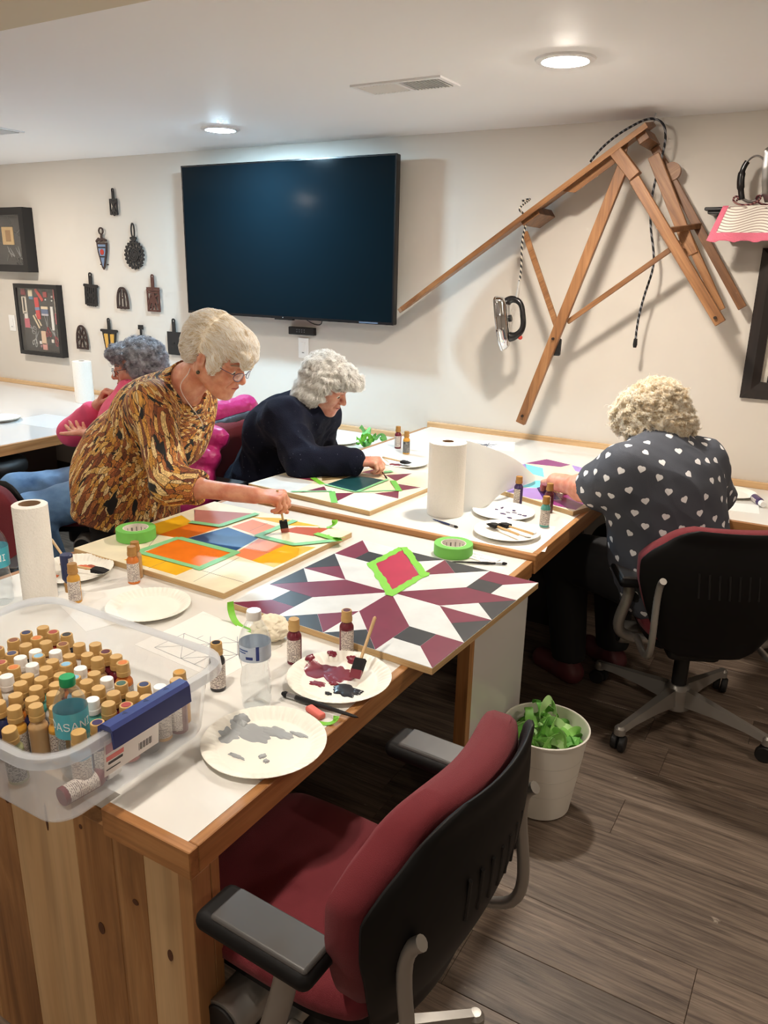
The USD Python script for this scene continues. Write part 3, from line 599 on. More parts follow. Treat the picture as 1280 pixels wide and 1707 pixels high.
for k, (a0, a1, z0, z1, mm) in enumerate(((-1.0, -.55, .112, .145, P('label_barcode_white', c(230, 230, 230), .5)), (-.45, .25, .136, .139, inkb), (-.45, .1, .131, .1335, inkb), (.1, .55, .119, .125, P('label_navy_ink', c(40, 60, 130), .5)), (.75, .95, .117, .147, P('label_navy_ink', c(40, 60, 130), .5)))):
    q = np.linspace(a0, a1, 12); vv = np.array([((r + .0002) * math.sin(x), -(r + .0002) * math.cos(x), z) for z in (z0, z1) for x in q]); f = []
    for i in range(11): f += [(i, i + 1, 13 + i), (i, 13 + i, 12 + i)]
    part(lb, 'print', trimesh.Trimesh(vv, np.array(f), process=False), mm, smooth=True)
for k in range(7):
    x = -.93 + k * .05; part(lb, 'print', wrap(bx(x * r, x * r + .0007, .116, .142, 0, .0001), r + .0003), P('label_bar_ink', c(60, 60, 66), .5))
water_bottle('tall water bottle with green cap and teal label at the left edge of the photo', (-1.812, 1.118, TA), 22, 1.05, green, 'DASANI', c(70, 176, 196), (.10, .150))
water_bottle('green capped water bottle standing among the paint bottles in the bin', (-1.035, .735, TA + .012), 44, .86, green, 'DASANI', c(90, 184, 200), (.095, .150))

# paper towel rolls
towel = P('paper_towel', c(240, 236, 228), .9, bump=.5, bscale=160)
coreM = P('cardboard', c(150, 120, 92), .85)
def towel_roll(label, x, y, z, r=.062, h=.275, core=.021, sheet_=False, tilt=None):
    t = thing('paper_towel_roll', label, 'paper towel', (x, y, z), rot=tilt)
    part(t, 'towel', lathe([(core, 0), (r - .002, 0), (r, .002), (r, h - .003), (r - .004, h), (core, h)], 64), towel, smooth=40)
    part(t, 'cardboard_core', lathe([(core - .0015, .0005), (core, .0005), (core, h - .0005), (core - .0015, h - .0005), (core - .0015, .0005)], 40), coreM, smooth=40)
    return t
towel_roll('cream paper towel roll at the left end of the near table', -1.745, 1.188, TA, .0435, .265, .027)
t = towel_roll('full paper towel roll with a sheet hanging loose on the far table', -1.165, 2.432, ZB, .066, .265, .021)
towel_roll('white paper towel roll on the corner table behind the woman in pink', -4.50, 3.58, TC, .062, .28, .02)
# the loose sheet: leaves the roll tangentially and droops to the table at the right
n, m_ = 40, 24; V = []
for i in range(n):
    s = i / (n - 1)
    for j in range(m_):
        q = j / (m_ - 1)
        top = np.array([.035 + .085 * s + .03 * math.sin(3 * s), .055 + .52 * s, .262 - .225 * s ** 1.2]); bot = np.array([.05 + .10 * s + .02 * math.sin(6 * s), .04 + .40 * s, .003 + .03 * s])
        p = bot * (1 - q) + top * q; p = p + np.array([.022 * math.sin(q * 3.1) * s + .005 * math.sin(9 * s + 3 * q), 0, 0]); V.append(p)
F = []
for i in range(n - 1):
    for j in range(m_ - 1):
        a = i * m_ + j; F += [(a, a + m_, a + m_ + 1), (a, a + m_ + 1, a + 1)]
V = np.array(V); o = len(V); V2 = V + [.0012, 0, 0]; F2 = [(b + o, a + o, d + o) for a, b, d in F]
part(t, 'loose_sheet', trimesh.Trimesh(np.vstack([V, V2]), np.array(F + F2), process=False), thinclear('tissue', (1, 1, 1), .84, .6, (.86, .84, .80)), smooth=True)

# rolls of green masking tape
tapeg = P('green_tape', c(112, 190, 84), .6); tapes = P('green_tape_side', c(140, 200, 120), .65); taped = P('green_tape_aged', c(128, 204, 118), .55)
def tape_roll(label, x, y, z, rz=0):
    t = thing('masking_tape_roll', label, 'tape roll', (x, y, z), rz)
    part(t, 'tape', lathe([(.040, 0), (.0605, 0), (.0615, .001), (.0615, .035), (.0605, .036), (.040, .036), (.040, 0)], 64), tapeg, smooth=30)
    part(t, 'core', lathe([(.0372, .0003), (.0399, .0003), (.0399, .0357), (.0372, .0357), (.0372, .0003)], 56), P('tape_core', c(222, 214, 204), .8), smooth=30)
    for k in range(14):
        tx = bx(-.0012, .0012, .010, .026, 0, .0002) if k % 3 else bx(-.0025, .0025, .012, .024, 0, .0002)
        m = tx.copy(); v = m.vertices; a = v[:, 0] / .037 + k * .4; rr = .0371 - v[:, 2]; m.vertices = np.c_[rr * np.cos(a), rr * np.sin(a), v[:, 1]]
        part(t, 'core_print', m, P('tape_core_ink', c(120, 116, 110), .8), smooth=False)
tape_roll('green masking tape roll on the left corner of the orange panel', -1.865, 1.63, TA + .019, 20)
tape_roll('green masking tape roll between the two tables beside the maroon star panel', -.978, 2.115, TA, 60)

# sheets of paper
paper = P('white_paper', c(240, 239, 234), .7); ink = P('pencil_line', c(120, 124, 140), .8)
def sheet_of_paper(label, x, y, z, w, d, rz, curl=.0, lines=(), thick=.0005, mat=None, lw=.0011):
    t = thing('sheet_of_paper', label, 'paper', (x, y, z), rz)
    nx, ny = 16, 16; gx, gy = np.meshgrid(np.linspace(-w/2, w/2, nx), np.linspace(-d/2, d/2, ny), indexing='ij'); gz = thick + curl * ((gx / w + .5) ** 3) * (gy / d + .5) ** 2
    V = np.stack([gx, gy, gz], -1).reshape(-1, 3); F = []
    for i in range(nx - 1):
        for j in range(ny - 1): a = i * ny + j; F += [(a, a + ny, a + ny + 1), (a, a + ny + 1, a + 1)]
    lo = V.copy(); lo[:, 2] -= thick; o = len(V); loop = [i * ny for i in range(nx)] + [(nx - 1) * ny + j for j in range(1, ny)] + [i * ny + ny - 1 for i in range(nx - 2, -1, -1)] + [j for j in range(ny - 2, 0, -1)]
    F2 = [(b + o, a + o, e + o) for a, b, e in F]
    for k in range(len(loop)): a, b = loop[k], loop[(k + 1) % len(loop)]; F2 += [(a, a + o, b + o), (a, b + o, b)]
    part(t, 'page', trimesh.Trimesh(np.vstack([V, lo]), np.array(F + F2), process=False), mat or paper, smooth=30)
    if lines:
        part(t, 'printed_lines', cat([bar((a, b, thick + .0004), (e, f, thick + .0004), lw, .0003, (0, 0, 1), .0001) for a, b, e, f in lines]), ink, smooth=False)
    return t
def star_lines(s):
    L = [(-s, -s, s, -s), (s, -s, s, s), (s, s, -s, s), (-s, s, -s, -s), (-s, -s, s, s), (-s, s, s, -s), (0, -s, 0, s), (-s, 0, s, 0)]
    h = s / 2; L += [(-s, 0, -h, h), (-h, h, 0, s), (0, s, h, h), (h, h, s, 0), (s, 0, h, -h), (h, -h, 0, -s), (0, -s, -h, -h), (-h, -h, -s, 0), (-s, -h, 0, -h), (0, h, s, h), (-h, 0, -h, s), (h, -s, h, 0)]
    return L
sheet_of_paper('white sheet with a pencilled quilt star between the bin and the maroon panel', -1.19, 1.235, TA, .216, .279, 86, .006, star_lines(.09))
sheet_of_paper('white sheet of notes under the orange paint bottles', -1.58, 1.27, TA, .216, .279, 70, .0)
sheet_of_paper('white sheet poking out from under the foam brush plate at the table corner', -.862, 2.352, ZB, .23, .27, 12, .0)
sheet_of_paper('white sheet with a printed star by the wall on the far table', -1.50, 3.58, ZB, .279, .216, 20, .0, [(-.05 + .01 * k, -.02, .0, .02) for k in range(6)] + [(-.05, .03, .03, -.04), (.05, .03, -.02, -.03), (0, -.06, .01, .05), (-.06, 0, .06, .01)], lw=.004)
sheet_of_paper('small white card with pencil notes beside the green tape roll', -.885, 2.125, TA, .105, .055, -12, .0, [(-.04, .01, -.005, .012), (.0, -.008, .04, -.004), (-.03, -.012, -.01, -.012)], thick=.003)
sheet_of_paper('large translucent sheet lying on the corner table', -4.12, 3.0, TC, .40, .30, 4, .0, mat=P('pale_sheet', c(222, 230, 236), .25))
sheet_of_paper('white paper towel square on the low counter beside the lilac bottle', -.30, 3.46, TC, .16, .13, 8, .004)
sheet_of_paper('small folded card on the low counter beside the pile of green tape', -2.02, 3.42, TC, .09, .06, 30, .008) if False else None

# brushes
handle_w = wood('brush_wood', c(196, 158, 108), c(218, 182, 132), c(232, 200, 156), scale=(3, 40, 40)); foam = P('black_foam', c(26, 26, 28), .9, bump=.4, bscale=500); steel = P('bright_steel', c(190, 192, 196), .22, 1.0)
def aim(origin, direction, up=(0, 0, 1)):     # matrix with local +x along direction
    d = nrm(direction); s = nrm(np.cross(up, d)); M = np.eye(4); M[:3, 0], M[:3, 1], M[:3, 2], M[:3, 3] = d, s, np.cross(d, s), origin; return M
def foam_brush(label, tip, direction, up=(0, 0, 1), L=.15, tipm=None):
    """tip of the foam at the origin of the thing, handle along direction"""
    t = thing('foam_brush', label, 'foam brush', mat=aim(tip, direction, up))
    pts = [(x, y, z) for y in (-.0125, .0125) for x, z in ((.0, -.0008), (.0, .0008), (.020, .0055), (.045, .0055), (.045, -.0055), (.020, -.0055))]
    part(t, 'foam_head', trimesh.convex.convex_hull(np.array(pts)), foam)
    if tipm: part(t, 'wet_paint', trimesh.convex.convex_hull(np.array([(x, y, z) for y in (-.0128, .0128) for x, z in ((-.0005, -.001), (-.0005, .001), (.018, .0055), (.018, -.0055))])), tipm)
    part(t, 'handle', T(lathe([(0, 0), (.0036, 0), (.0036, .03), (.0042, L - .05), (.0042, L - .046), (.0025, L - .043), (0, L - .043)], 16), (.043, 0, 0), ry=90), handle_w)
    return t
foam_brush('foam brush dipped in maroon leaning on the plate of maroon paint', (-.805, 1.268, TA + .012), (-.02, .12, .10), up=(0, -.4, .9), tipm=pmar)
foam_brush('left one of two black foam brushes on the white plate', (-.965, 2.365, ZB + .017), (.11, -.055, .003))
foam_brush('right one of two black foam brushes on the white plate', (-.935, 2.385, ZB + .017), (.12, -.045, .003))
foam_brush('foam brush with black tip on the plate beside the navy sleeve', (-1.60, 2.96, ZB + .016), (-.12, .01, .004))
foam_brush('foam brush with long pale handle resting across the left paper plate', (-1.70, 1.372, TA + .026), (-.10, -.03, .004))
foam_brush('foam brush with black tip lying on the orange paint plate', (-1.735, 1.405, TA + .0165), (-.10, -.02, .012)) if False else None
foam_brush('foam brush whose handle leans over the back rim of the left plate', (-1.815, 1.345, TA + .018), (-.10, .035, .028), L=.17)
def artist_brush(label, tip, direction, L=.19, hm=None, bristle=None, w=.0055, group=None):
    t = thing('paintbrush', label, 'paintbrush', mat=aim(tip, direction))
    part(t, 'bristles', T(lathe([(0, 0), (w * .55, .001), (w, .008), (w * .9, .016), (0, .016)], 18), (0, 0, 0), ry=90), bristle or foam)
    part(t, 'ferrule', T(lathe([(0, .0155), (w * .95, .0155), (w * .8, .036), (0, .036)], 18), (0, 0, 0), ry=90), steel)
    part(t, 'handle', T(lathe([(0, .0355), (w * .8, .0355), (w * 1.0, .06), (w * .45, L - .01), (0, L)], 18), (0, 0, 0), ry=90), hm or P('black_lacquer', c(30, 30, 32), .25))
    return t
artist_brush('black handled flat paintbrush lying between the two front plates', (-.903, 1.140, TA + .0072), (.18, .002, .004), .19, w=.0066)
artist_brush('slim black paintbrush lying beside the far corner of the maroon panel', (-.795, 2.115, TA + .005), (-.13, -.07, 0), .17, w=.0045)
artist_brush('dark blue pen lying on the far table beside the oak edge', (-1.05, 2.30, ZB + .0045), (-.11, .03, 0), .12, P('navy_pen', c(30, 40, 80), .3), w=.004)
single('eraser', rbox(-.024, .024, -.009, .009, 0, .012, .004), P('pink_eraser', c(224, 112, 100), .7), 'pink rubber eraser leaning on the flat paintbrush', 'eraser', (-.803, 1.120, TA), -18)
# crumpled towel and tape scraps
def crumple(r, seed, squash=.7):
    m = trimesh.creation.icosphere(4, r); v = m.vertices
    k = 1 + .55 * (meshkit.fbm(v / r * 1.6 + 11 * seed, 4, seed) - .5) + .25 * np.abs(meshkit.noise(v / r * 4 + seed, seed + 5) - .5); v = v * k[:, None]; v[:, 2] *= squash; v[:, 2] -= v[:, 2].min(); m.vertices = v; return m
single('crumpled_towel', crumple(.042, 3), P('crumpled_paper', c(238, 228, 204), .9), 'crumpled cream paper towel behind the clear water bottle', 'crumpled paper', (-1.085, 1.335, TA), smooth=25)
def ribbon(pts, w, up=(0, 0, 1), th=.0005, twist=0.0):
    p = curve(pts, 36); t = np.gradient(p, axis=0); t /= np.linalg.norm(t, axis=1, keepdims=True); V = []
    for i in range(36):
        u = np.array(up, float); u = u - t[i] * (u @ t[i]); u /= max(np.linalg.norm(u), 1e-6); s = np.cross(t[i], u); a = twist * i / 35
        d = s * math.cos(a) + u * math.sin(a); nn = np.cross(t[i], d)
        for x, y in ((-1, -1), (1, -1), (1, 1), (-1, 1)): V.append(p[i] + d * x * w / 2 + nn * y * th / 2)
    F = []
    for i in range(35):
        for k in range(4): a, b = i * 4 + k, i * 4 + (k + 1) % 4; F += [(a, b, b + 4), (a, b + 4, a + 4)]
    F += [(0, 2, 1), (0, 3, 2), (140, 141, 142), (140, 142, 143)]
    m = trimesh.Trimesh(np.array(V), np.array(F), process=False); return m
lime = P('lime_tape', c(124, 200, 56), .55)
single('tape_strip', ribbon([(-.055, .02, .045), (-.045, .012, .018), (-.02, .0, .004), (.03, -.01, .001), (.06, -.014, .001)], .018, (.3, 0, 1)), lime, 'curled lime green tape strip behind the clear water bottle', 'tape strip', (-1.19, 1.352, TA))
single('tape_strip', ribbon([(-.018, 0, .001), (0, .006, .001), (.012, .012, .006), (.014, .02, .016)], .012, (0, 0, 1)), lime, 'small curl of lime tape at the table edge by the grey plate', 'tape strip', (-.765, 1.098, TA))
t = thing('tape_pile', 'small heap of used green tape loops by the wall', 'tape scraps', (-2.17, 3.52, TC))
g = np.random.default_rng(5)
for k in range(7):
    a = g.uniform(0, 6.28); r = g.uniform(.02, .035); cx, cy = g.uniform(-.07, .07), g.uniform(-.05, .05)
    pts = [(cx + r * math.cos(a + q), cy + .4 * r * math.sin(a + q), .03 + .02 * math.sin(2 * q + a) + .008 * k) for q in np.linspace(0, 5, 9)]
    part(t, 'tape_loop', ribbon(pts, .024, (math.cos(a), math.sin(a), .6)), (taped, lime, tapeg)[k % 3], smooth=50)

# ================================================================== clear storage bin full of paint bottles
binm = thinclear('bin_plastic', (0.95, 0.96, 0.97), .20, .10, (0.93, 0.95, 0.98)); rimm = thinclear('bin_rim_plastic', (0.93, 0.95, 0.97), .34, .10, (0.94, 0.95, 0.97))
def rrect(x0, x1, y0, y1, r): return sbox(x0 + r, y0 + r, x1 - r, y1 - r).buffer(r, 8)
bt = thing('storage_bin', 'clear plastic storage bin full of paint bottles with a blue handle, overhanging the table', 'storage bin')
def shell(levels):          # levels: (x0,x1,y0,y1,r,z), lofted
    V, n = [], None
    for x0, x1, y0, y1, r, z in levels:
        p = np.array(rrect(x0, x1, y0, y1, r).exterior.coords)[:-1]; s = np.r_[0, np.cumsum(np.linalg.norm(np.diff(np.vstack([p, p[:1]]), axis=0), axis=1))]; n = 96
        a = np.argmax(p[:, 0] + p[:, 1] * 1e-3); p = np.roll(p, -a, 0); pp = np.vstack([p, p[:1]]); s = np.r_[0, np.cumsum(np.linalg.norm(np.diff(pp, axis=0), axis=1))]
        u = np.linspace(0, s[-1], n, endpoint=False); V.append(np.c_[np.interp(u, s, pp[:, 0]), np.interp(u, s, pp[:, 1]), np.full(n, z)])
    F = []
    for i in range(len(levels) - 1):
        for k in range(n): a, b = i * n + k, i * n + (k + 1) % n; F += [(a, b, b + n), (a, b + n, a + n)]
    return np.vstack(V), F, n
B0 = (-1.42, -.946, .628, .965); B1 = (-1.45, -.922, .606, .992); z0 = TA + .001
V, F, n = shell([(*B0, .045, z0 + .006), (B0[0] - .006, B0[1] + .006, B0[2] - .006, B0[3] + .006, .05, z0 + .012), (B1[0] + .004, B1[1] - .004, B1[2] + .004, B1[3] - .004, .055, z0 + .146), (*B1, .058, z0 + .150)])
part(bt, 'bin_wall', trimesh.Trimesh(V, np.array(F), process=False), binm, smooth=50)
bot = np.array(rrect(*B0, .045).exterior.coords)
part(bt, 'bin_floor', extr(rrect(*B0, .045), .002, z0 + .003), binm)
V, F, n = shell([(B1[0], B1[1], B1[2], B1[3], .058, z0 + .148), (B1[0] - .016, B1[1] + .016, B1[2] - .016, B1[3] + .016, .07, z0 + .150), (B1[0] - .018, B1[1] + .018, B1[2] - .018, B1[3] + .018, .072, z0 + .132), (B1[0] - .016, B1[1] + .016, B1[2] - .016, B1[3] + .016, .07, z0 + .132), (B1[0] - .014, B1[1] + .014, B1[2] - .014, B1[3] + .014, .068, z0 + .147), (B1[0], B1[1], B1[2], B1[3], .058, z0 + .145)])
part(bt, 'rim', trimesh.Trimesh(V, np.array(F), process=False), rimm, smooth=40)
blue = P('blue_handle', c(44, 58, 120), .4)
hx = B1[1] + .02
prof = Polygon([(-.028, -.03), (-.024, .006), (-.014, .014), (.004, .014), (.010, .008), (.012, -.024), (.008, -.026), (.006, .004), (-.018, .004), (-.022, -.03)])
hm = extr(prof, .17); hm.apply_transform(trimesh.transformations.rotation_matrix(math.pi / 2, [1, 0, 0])); hm.apply_translation((hx - .004, .875, z0 + .148)); hs = part(bt, 'handle', hm, blue, label='blue snap handle on the right rim of the bin')
for k in range(3): part(hs, 'arrow', T(extr(Polygon([(-.004, -.005), (.004, 0), (-.004, .005)]), .0006), (hx - .012, .745 + .045 * k, z0 + .1617), rz=-90), P('blue_handle_dark', c(28, 38, 84), .5))
# label on the right hand wall: tilted with it
lbm = P('bin_label_white', c(238, 232, 228), .5); lw_ = lambda y: 0
def on_wall(y, z): s = (z - z0 - .012) / .134; return (B0[1] + .006) + s * (B1[1] - .004 - B0[1] - .006) + .0012
def wallquad(y0, y1, za, zb, mat, nm, par, off=0.0):
    v = [(on_wall(y, z) + off, y, z) for z in (za, zb) for y in (y0, y1)]; v = np.array(v); w = v.copy(); w[:, 0] -= .0004
    return part(par, nm, trimesh.Trimesh(np.vstack([v, w]), np.array([(0, 1, 3), (0, 3, 2), (4, 7, 5), (4, 6, 7)]), process=False), mat, smooth=False)
sl = wallquad(.712, .83, z0 + .052, z0 + .122, lbm, 'sticker', bt)
wallquad(.715, .828, z0 + .095, z0 + .119, P('bin_label_pink', c(206, 160, 172), .5), 'sticker_print', sl, .0003); wallquad(.735, .775, z0 + .098, z0 + .106, P('bin_label_red', c(190, 50, 80), .5), 'sticker_print', sl, .0006)
wallquad(.716, .752, z0 + .080, z0 + .089, P('bin_label_red2', c(226, 120, 116), .5), 'sticker_print', sl, .0004); wallquad(.720, .75, z0 + .072, z0 + .077, P('bin_label_ink', c(50, 46, 50), .5), 'sticker_print', sl, .0004); wallquad(.716, .745, z0 + .062, z0 + .064, _m['bin_label_ink'], 'sticker_print', sl, .0004)
for k in range(9): wallquad(.785 + k * .0034, .785 + k * .0034 + (.0012, .002)[k % 2], z0 + .062, z0 + .076, _m['bin_label_ink'], 'barcode_bar', sl, .0004)
BIN = "-1.371,0.930,t;-1.336,0.928,r;-1.302,0.935,k;-1.379,0.896,n;-1.373,0.862,b;-1.344,0.895,o;-1.334,0.862,t;-1.310,0.891,t;-1.280,0.908,b;-1.300,0.859,w;-1.264,0.878,w;-1.330,0.828,n;-1.296,0.823,w;-1.269,0.844,c;-1.364,0.821,b;-1.313,0.793,r;-1.276,0.794,o;-1.235,0.849,t;-1.229,0.883,t;-1.249,0.815,w;-1.215,0.820,t;-1.200,0.853,c;-1.249,0.923,t;-1.217,0.937,t;-1.203,0.905,t;-1.183,0.933,m;-1.149,0.930,t;-1.169,0.901,t;-1.113,0.915,o;-1.166,0.859,w;-1.250,0.762,w;-1.227,0.788,t;-1.181,0.825,t;-1.130,0.861,t;-1.093,0.859,w;-1.193,0.793,t;-1.147,0.830,c;-1.207,0.760,t;-1.157,0.797,t;-1.112,0.829,t;-1.059,0.863,g;-1.171,0.766,t;-1.078,0.827,t;-1.185,0.734,t;-1.133,0.773,t;-1.094,0.797,t;-1.043,0.831,t;-1.012,0.847,t;-1.148,0.741,t;-1.059,0.798,w;-1.024,0.803,t;-0.992,0.815,r;-1.150,0.707,t;-1.117,0.726,t;-1.087,0.744,t;-0.989,0.750,p;-0.989,0.712,t;-1.184,0.700,t;-1.285,0.761,t;-1.019,0.881,n;-0.978,0.849,t;-0.985,0.888,w;-0.978,0.922,t;-0.998,0.950,y;-1.35,.785,t;-1.395,.80,t;-1.39,.76,w;-1.35,.745,t;-1.31,.735,b;-1.27,.725,t;-1.23,.722,t;-1.39,.72,t;-1.345,.705,n;-1.30,.695,t;-1.26,.688,t;-1.22,.685,o"
DOT = dict(t=None, r='red', k='black', n='navy', b='brown', o='orange', w=None, c='sky', m='wine', g='green', p='purple', y='ochre')
g = random.Random(11); pcols = ['maroon', 'black', 'navy', 'orange', 'ochre', 'brown', 'teal', 'purple', 'white', 'sky', 'green', 'grey', 'red', 'olive', 'tan', 'wine']
ORD = ['first', 'second', 'third', 'fourth', 'fifth', 'sixth', 'seventh', 'eighth', 'ninth', 'tenth', 'eleventh', 'twelfth', 'thirteenth', 'fourteenth']
_bb = sorted([(float(q.split(',')[1]), float(q.split(',')[0])) for q in BIN.split(';')]); _rows = {}
for y, x in _bb: _rows.setdefault(int((y - .655) / .034), []).append(x)
def bin_label(x, y, code):
    r = int((y - .655) / .034); k = sorted(_rows[r], reverse=True).index(x); d = DOT[code]; capn = {'w': 'white'}.get(code, 'tan')
    return (f'{capn} capped bottle with {d} dot' if d else f'{capn} capped paint bottle') + f' in the bin, {ORD[r]} row from front, {ORD[k]} from right'
for s in BIN.split(';'):
    x, y, code = s.split(','); x, y = float(x), float(y)
    p_ = g.choice(pcols) if code in 'tw' else DOT[code]
    if p_ == 'wine': p_ = 'maroon'
    if code in 'cw' and g.random() < .5: p_ = 'white'
    bottle(bin_label(x, y, code), x, y, z0 + .0055 + g.uniform(0, .006), p_, 'w' if code == 'w' else 't', DOT[code], rz=g.uniform(0, 360), group='paint bottles packed in the bin')
bottle('maroon paint bottle with white cap lying along the inside of the right bin wall', -.987, .665, z0 + .0225, 'maroon', 'w', rot=(-90, 0, -6))
bottle('reddish paint bottle lying in the near right corner of the bin, base outward', -1.09, .655, z0 + .0225, 'wine', 'w', rot=(0, -90, 0)) if False else None
bottle('ochre paint bottle with dark label leaning on the near wall of the bin', -1.155, .648, z0 + .03, 'ochre', 't', lab='k', rot=(18, 22, 0))
bottle('olive paint bottle tilted beside the leaning ochre one in the bin', -1.10, .668, z0 + .012, 'olive', 't', lab='k', rot=(6, 5, 0))

# ================================================================== painted quilt panels (square boards; u along the wall, v into the room's depth)
ply = wood('plywood_edge', c(176, 140, 92), c(206, 172, 122), c(222, 192, 146), scale=(3, 3, 220), bump=.05)
primer = P('primed_board', c(232, 230, 220), .5)
def paintm(name, col, rough=.33): return P('quilt_' + name, col, rough, spot=.10, sscale=14)
Q = dict(maroon=paintm('maroon', c(122, 46, 70)), dark=paintm('dark', c(56, 58, 62)), white=paintm('white', c(222, 226, 226)), pink=paintm('raspberry', c(186, 54, 84)),
         blue=paintm('blue', c(34, 84, 138)), orange=paintm('orange', c(238, 122, 26)), yellow=paintm('yellow', c(244, 186, 34)), salmon=paintm('salmon', c(242, 142, 94)), rust=paintm('rust', c(196, 84, 36)), dusty=paintm('dusty', c(190, 120, 104)),
         cream=paintm('cream', c(236, 226, 196), .5), teal=paintm('teal', c(28, 74, 80)), magenta=paintm('magenta', c(142, 54, 124)), lilac=paintm('lilac', c(168, 138, 214)), cyan=paintm('cyan', c(118, 222, 232)), navy=paintm('navyblue', c(58, 38, 116)), olive=paintm('olive', c(150, 128, 88)))
def quilt(label, cx, cy, z, s, rz, base, patches, tapes=(), th=.018, seams=()):
    t = thing('quilt_panel', label, 'painted panel', (cx, cy, z), rz)
    h = s / 2
    part(t, 'board', cbox(-h, h, -h, h, 0.0005, th - .0008, .0006), ply, smooth=False)
    part(t, 'painted_face', bx(-h + .0004, h - .0004, -h + .0004, h - .0004, th - .0009, th), base, smooth=False)
    k = 0
    for col, poly in patches:
        p = Polygon([((u - .5) * s, (v - .5) * s) for u, v in poly]).buffer(0)
        if p.area > 0:
            p = p.intersection(sbox(-h, -h, h, h).buffer(-.0005)).buffer(-.0003, join_style=2)
            part(t, 'patch', extr(p, .0004, th - .0001), Q[col], smooth=False)
    for kt, (a, b, w, m, *j) in enumerate(tapes):
        a = np.array([(a[0] - .5) * s, (a[1] - .5) * s]); b = np.array([(b[0] - .5) * s, (b[1] - .5) * s]); L = np.linalg.norm(b - a); d = (b - a) / L; nn = np.array([-d[1], d[0]])
        g = np.random.default_rng(int(abs(a[0] * 999 + b[1] * 777)) + 3); n = 14; rag = j[0] if j else .0006; pts = []
        for sgn in (1, -1):
            rr = range(n + 1) if sgn > 0 else range(n, -1, -1)
            for i in rr: pts.append(tuple(a + d * L * i / n + nn * (sgn * w / 2 + g.uniform(-rag, rag))))
        part(t, 'tape', extr(Polygon(pts).buffer(0), .0004, th + .0004 + .00045 * kt), m, smooth=False)
    for a, b in seams:
        part(t, 'pencil_line', bar(((a[0] - .5) * s, (a[1] - .5) * s, th + .0003), ((b[0] - .5) * s, (b[1] - .5) * s, th + .0003), .0012, .0003, (0, 0, 1), .0001), P('seam_line', c(120, 110, 104), .8), smooth=False)
    return t
e = .125
mar = [('maroon', [(0, 0), (e, e), (2*e, e), (2*e, 0)]), ('dark', [(e, e), (e, 2*e), (2*e, 2*e), (2*e, e)]), ('maroon', [(0, 2*e), (2*e, 2*e), (4*e, 4*e), (2*e, 4*e)]),
       ('dark', [(2*e, 0), (3*e, e), (4*e, 0)]), ('maroon', [(3*e, e), (4*e, 2*e), (4*e, 0)]), ('dark', [(4*e, 0), (5*e, e), (6*e, 0)]), ('maroon', [(4*e, 4*e), (4*e, 2*e), (6*e, 0), (6*e, 2*e)]),
       ('dark', [(0, 2*e), (e, 3*e), (0, 4*e)]), ('dark', [(0, 4*e), (0, 6*e), (e, 5*e)]), ('maroon', [(0, 4*e), (e, 5*e), (2*e, 4*e)]), ('maroon', [(0, 6*e), (0, 1), (e, 7*e), (e, 6*e)]), ('dark', [(e, 6*e), (e, 7*e), (2*e, 7*e), (2*e, 6*e)]),
       ('pink', [(2*e, 6*e), (4*e, 4*e), (4*e, 6*e), (2*e, 1)]), ('maroon', [(6*e, 1), (1, 1), (7*e, 7*e), (6*e, 7*e)]), ('dark', [(6*e, 6*e), (7*e, 6*e), (7*e, 7*e), (6*e, 7*e)]),
       ('maroon', [(4*e, 4*e), (6*e, 6*e), (1, 6*e), (6*e, 4*e)]), ('maroon', [(4*e, 6*e), (4*e, 1), (5*e, 7*e)]), ('dark', [(4*e, 1), (6*e, 1), (5*e, 7*e)]), ('dark', [(2*e, 1), (4*e, 1), (3*e, 7*e)]),
       ('dark', [(7*e, 5*e), (1, 6*e), (1, 4*e)]), ('maroon', [(6*e, 4*e), (1, 4*e), (7*e, 3*e)]), ('dark', [(1, 4*e), (1, 2*e), (7*e, 3*e)]), ('dark', [(6*e, e), (7*e, e), (7*e, 2*e), (6*e, 2*e)]), ('maroon', [(7*e, 2*e), (1, 2*e), (1, 0), (7*e, e)]),
       ('white', [(0, 0), (0, 2*e), (e, 2*e), (e, e)]), ('white', [(2*e, 0), (4*e, 2*e), (4*e, 4*e), (2*e, 2*e)]), ('white', [(4*e, 0), (4*e, 2*e), (5*e, e)]), ('white', [(0, 4*e), (2*e, 4*e), (e, 3*e)]), ('white', [(0, 1), (e, 7*e), (2*e, 7*e), (2*e, 1)]), ('white', [(0, 6*e), (2*e, 6*e), (4*e, 4*e), (2*e, 4*e)]),
       ('white', [(1, 1), (1, 6*e), (7*e, 6*e), (7*e, 7*e)]), ('white', [(4*e, 4*e), (4*e, 6*e), (6*e, 1), (6*e, 6*e)]), ('white', [(3*e, 7*e), (4*e, 1), (4*e, 6*e)]), ('white', [(6*e, 4*e), (7*e, 5*e), (1, 4*e)]), ('white', [(6*e, 2*e), (4*e, 4*e), (6*e, 4*e), (1, 2*e)]), ('white', [(6*e, 0), (6*e, e), (7*e, e), (1, 0)])]
tw = .024
quilt('maroon, white and charcoal star quilt panel overhanging the right edge of the near table', -.967, 1.703, TA, .605, -2.5, Q['white'], mar,
      [((.235, 1.02), (.235, .735), tw, lime, .003), ((.225, .745), (.52, .475), tw, lime, .003), ((.515, .46), (.515, .80), tw, lime, .003), ((.53, .75), (.24, 1.03), tw, lime, .003)])
tg = P('tape_pale_green', c(132, 200, 142), .55)
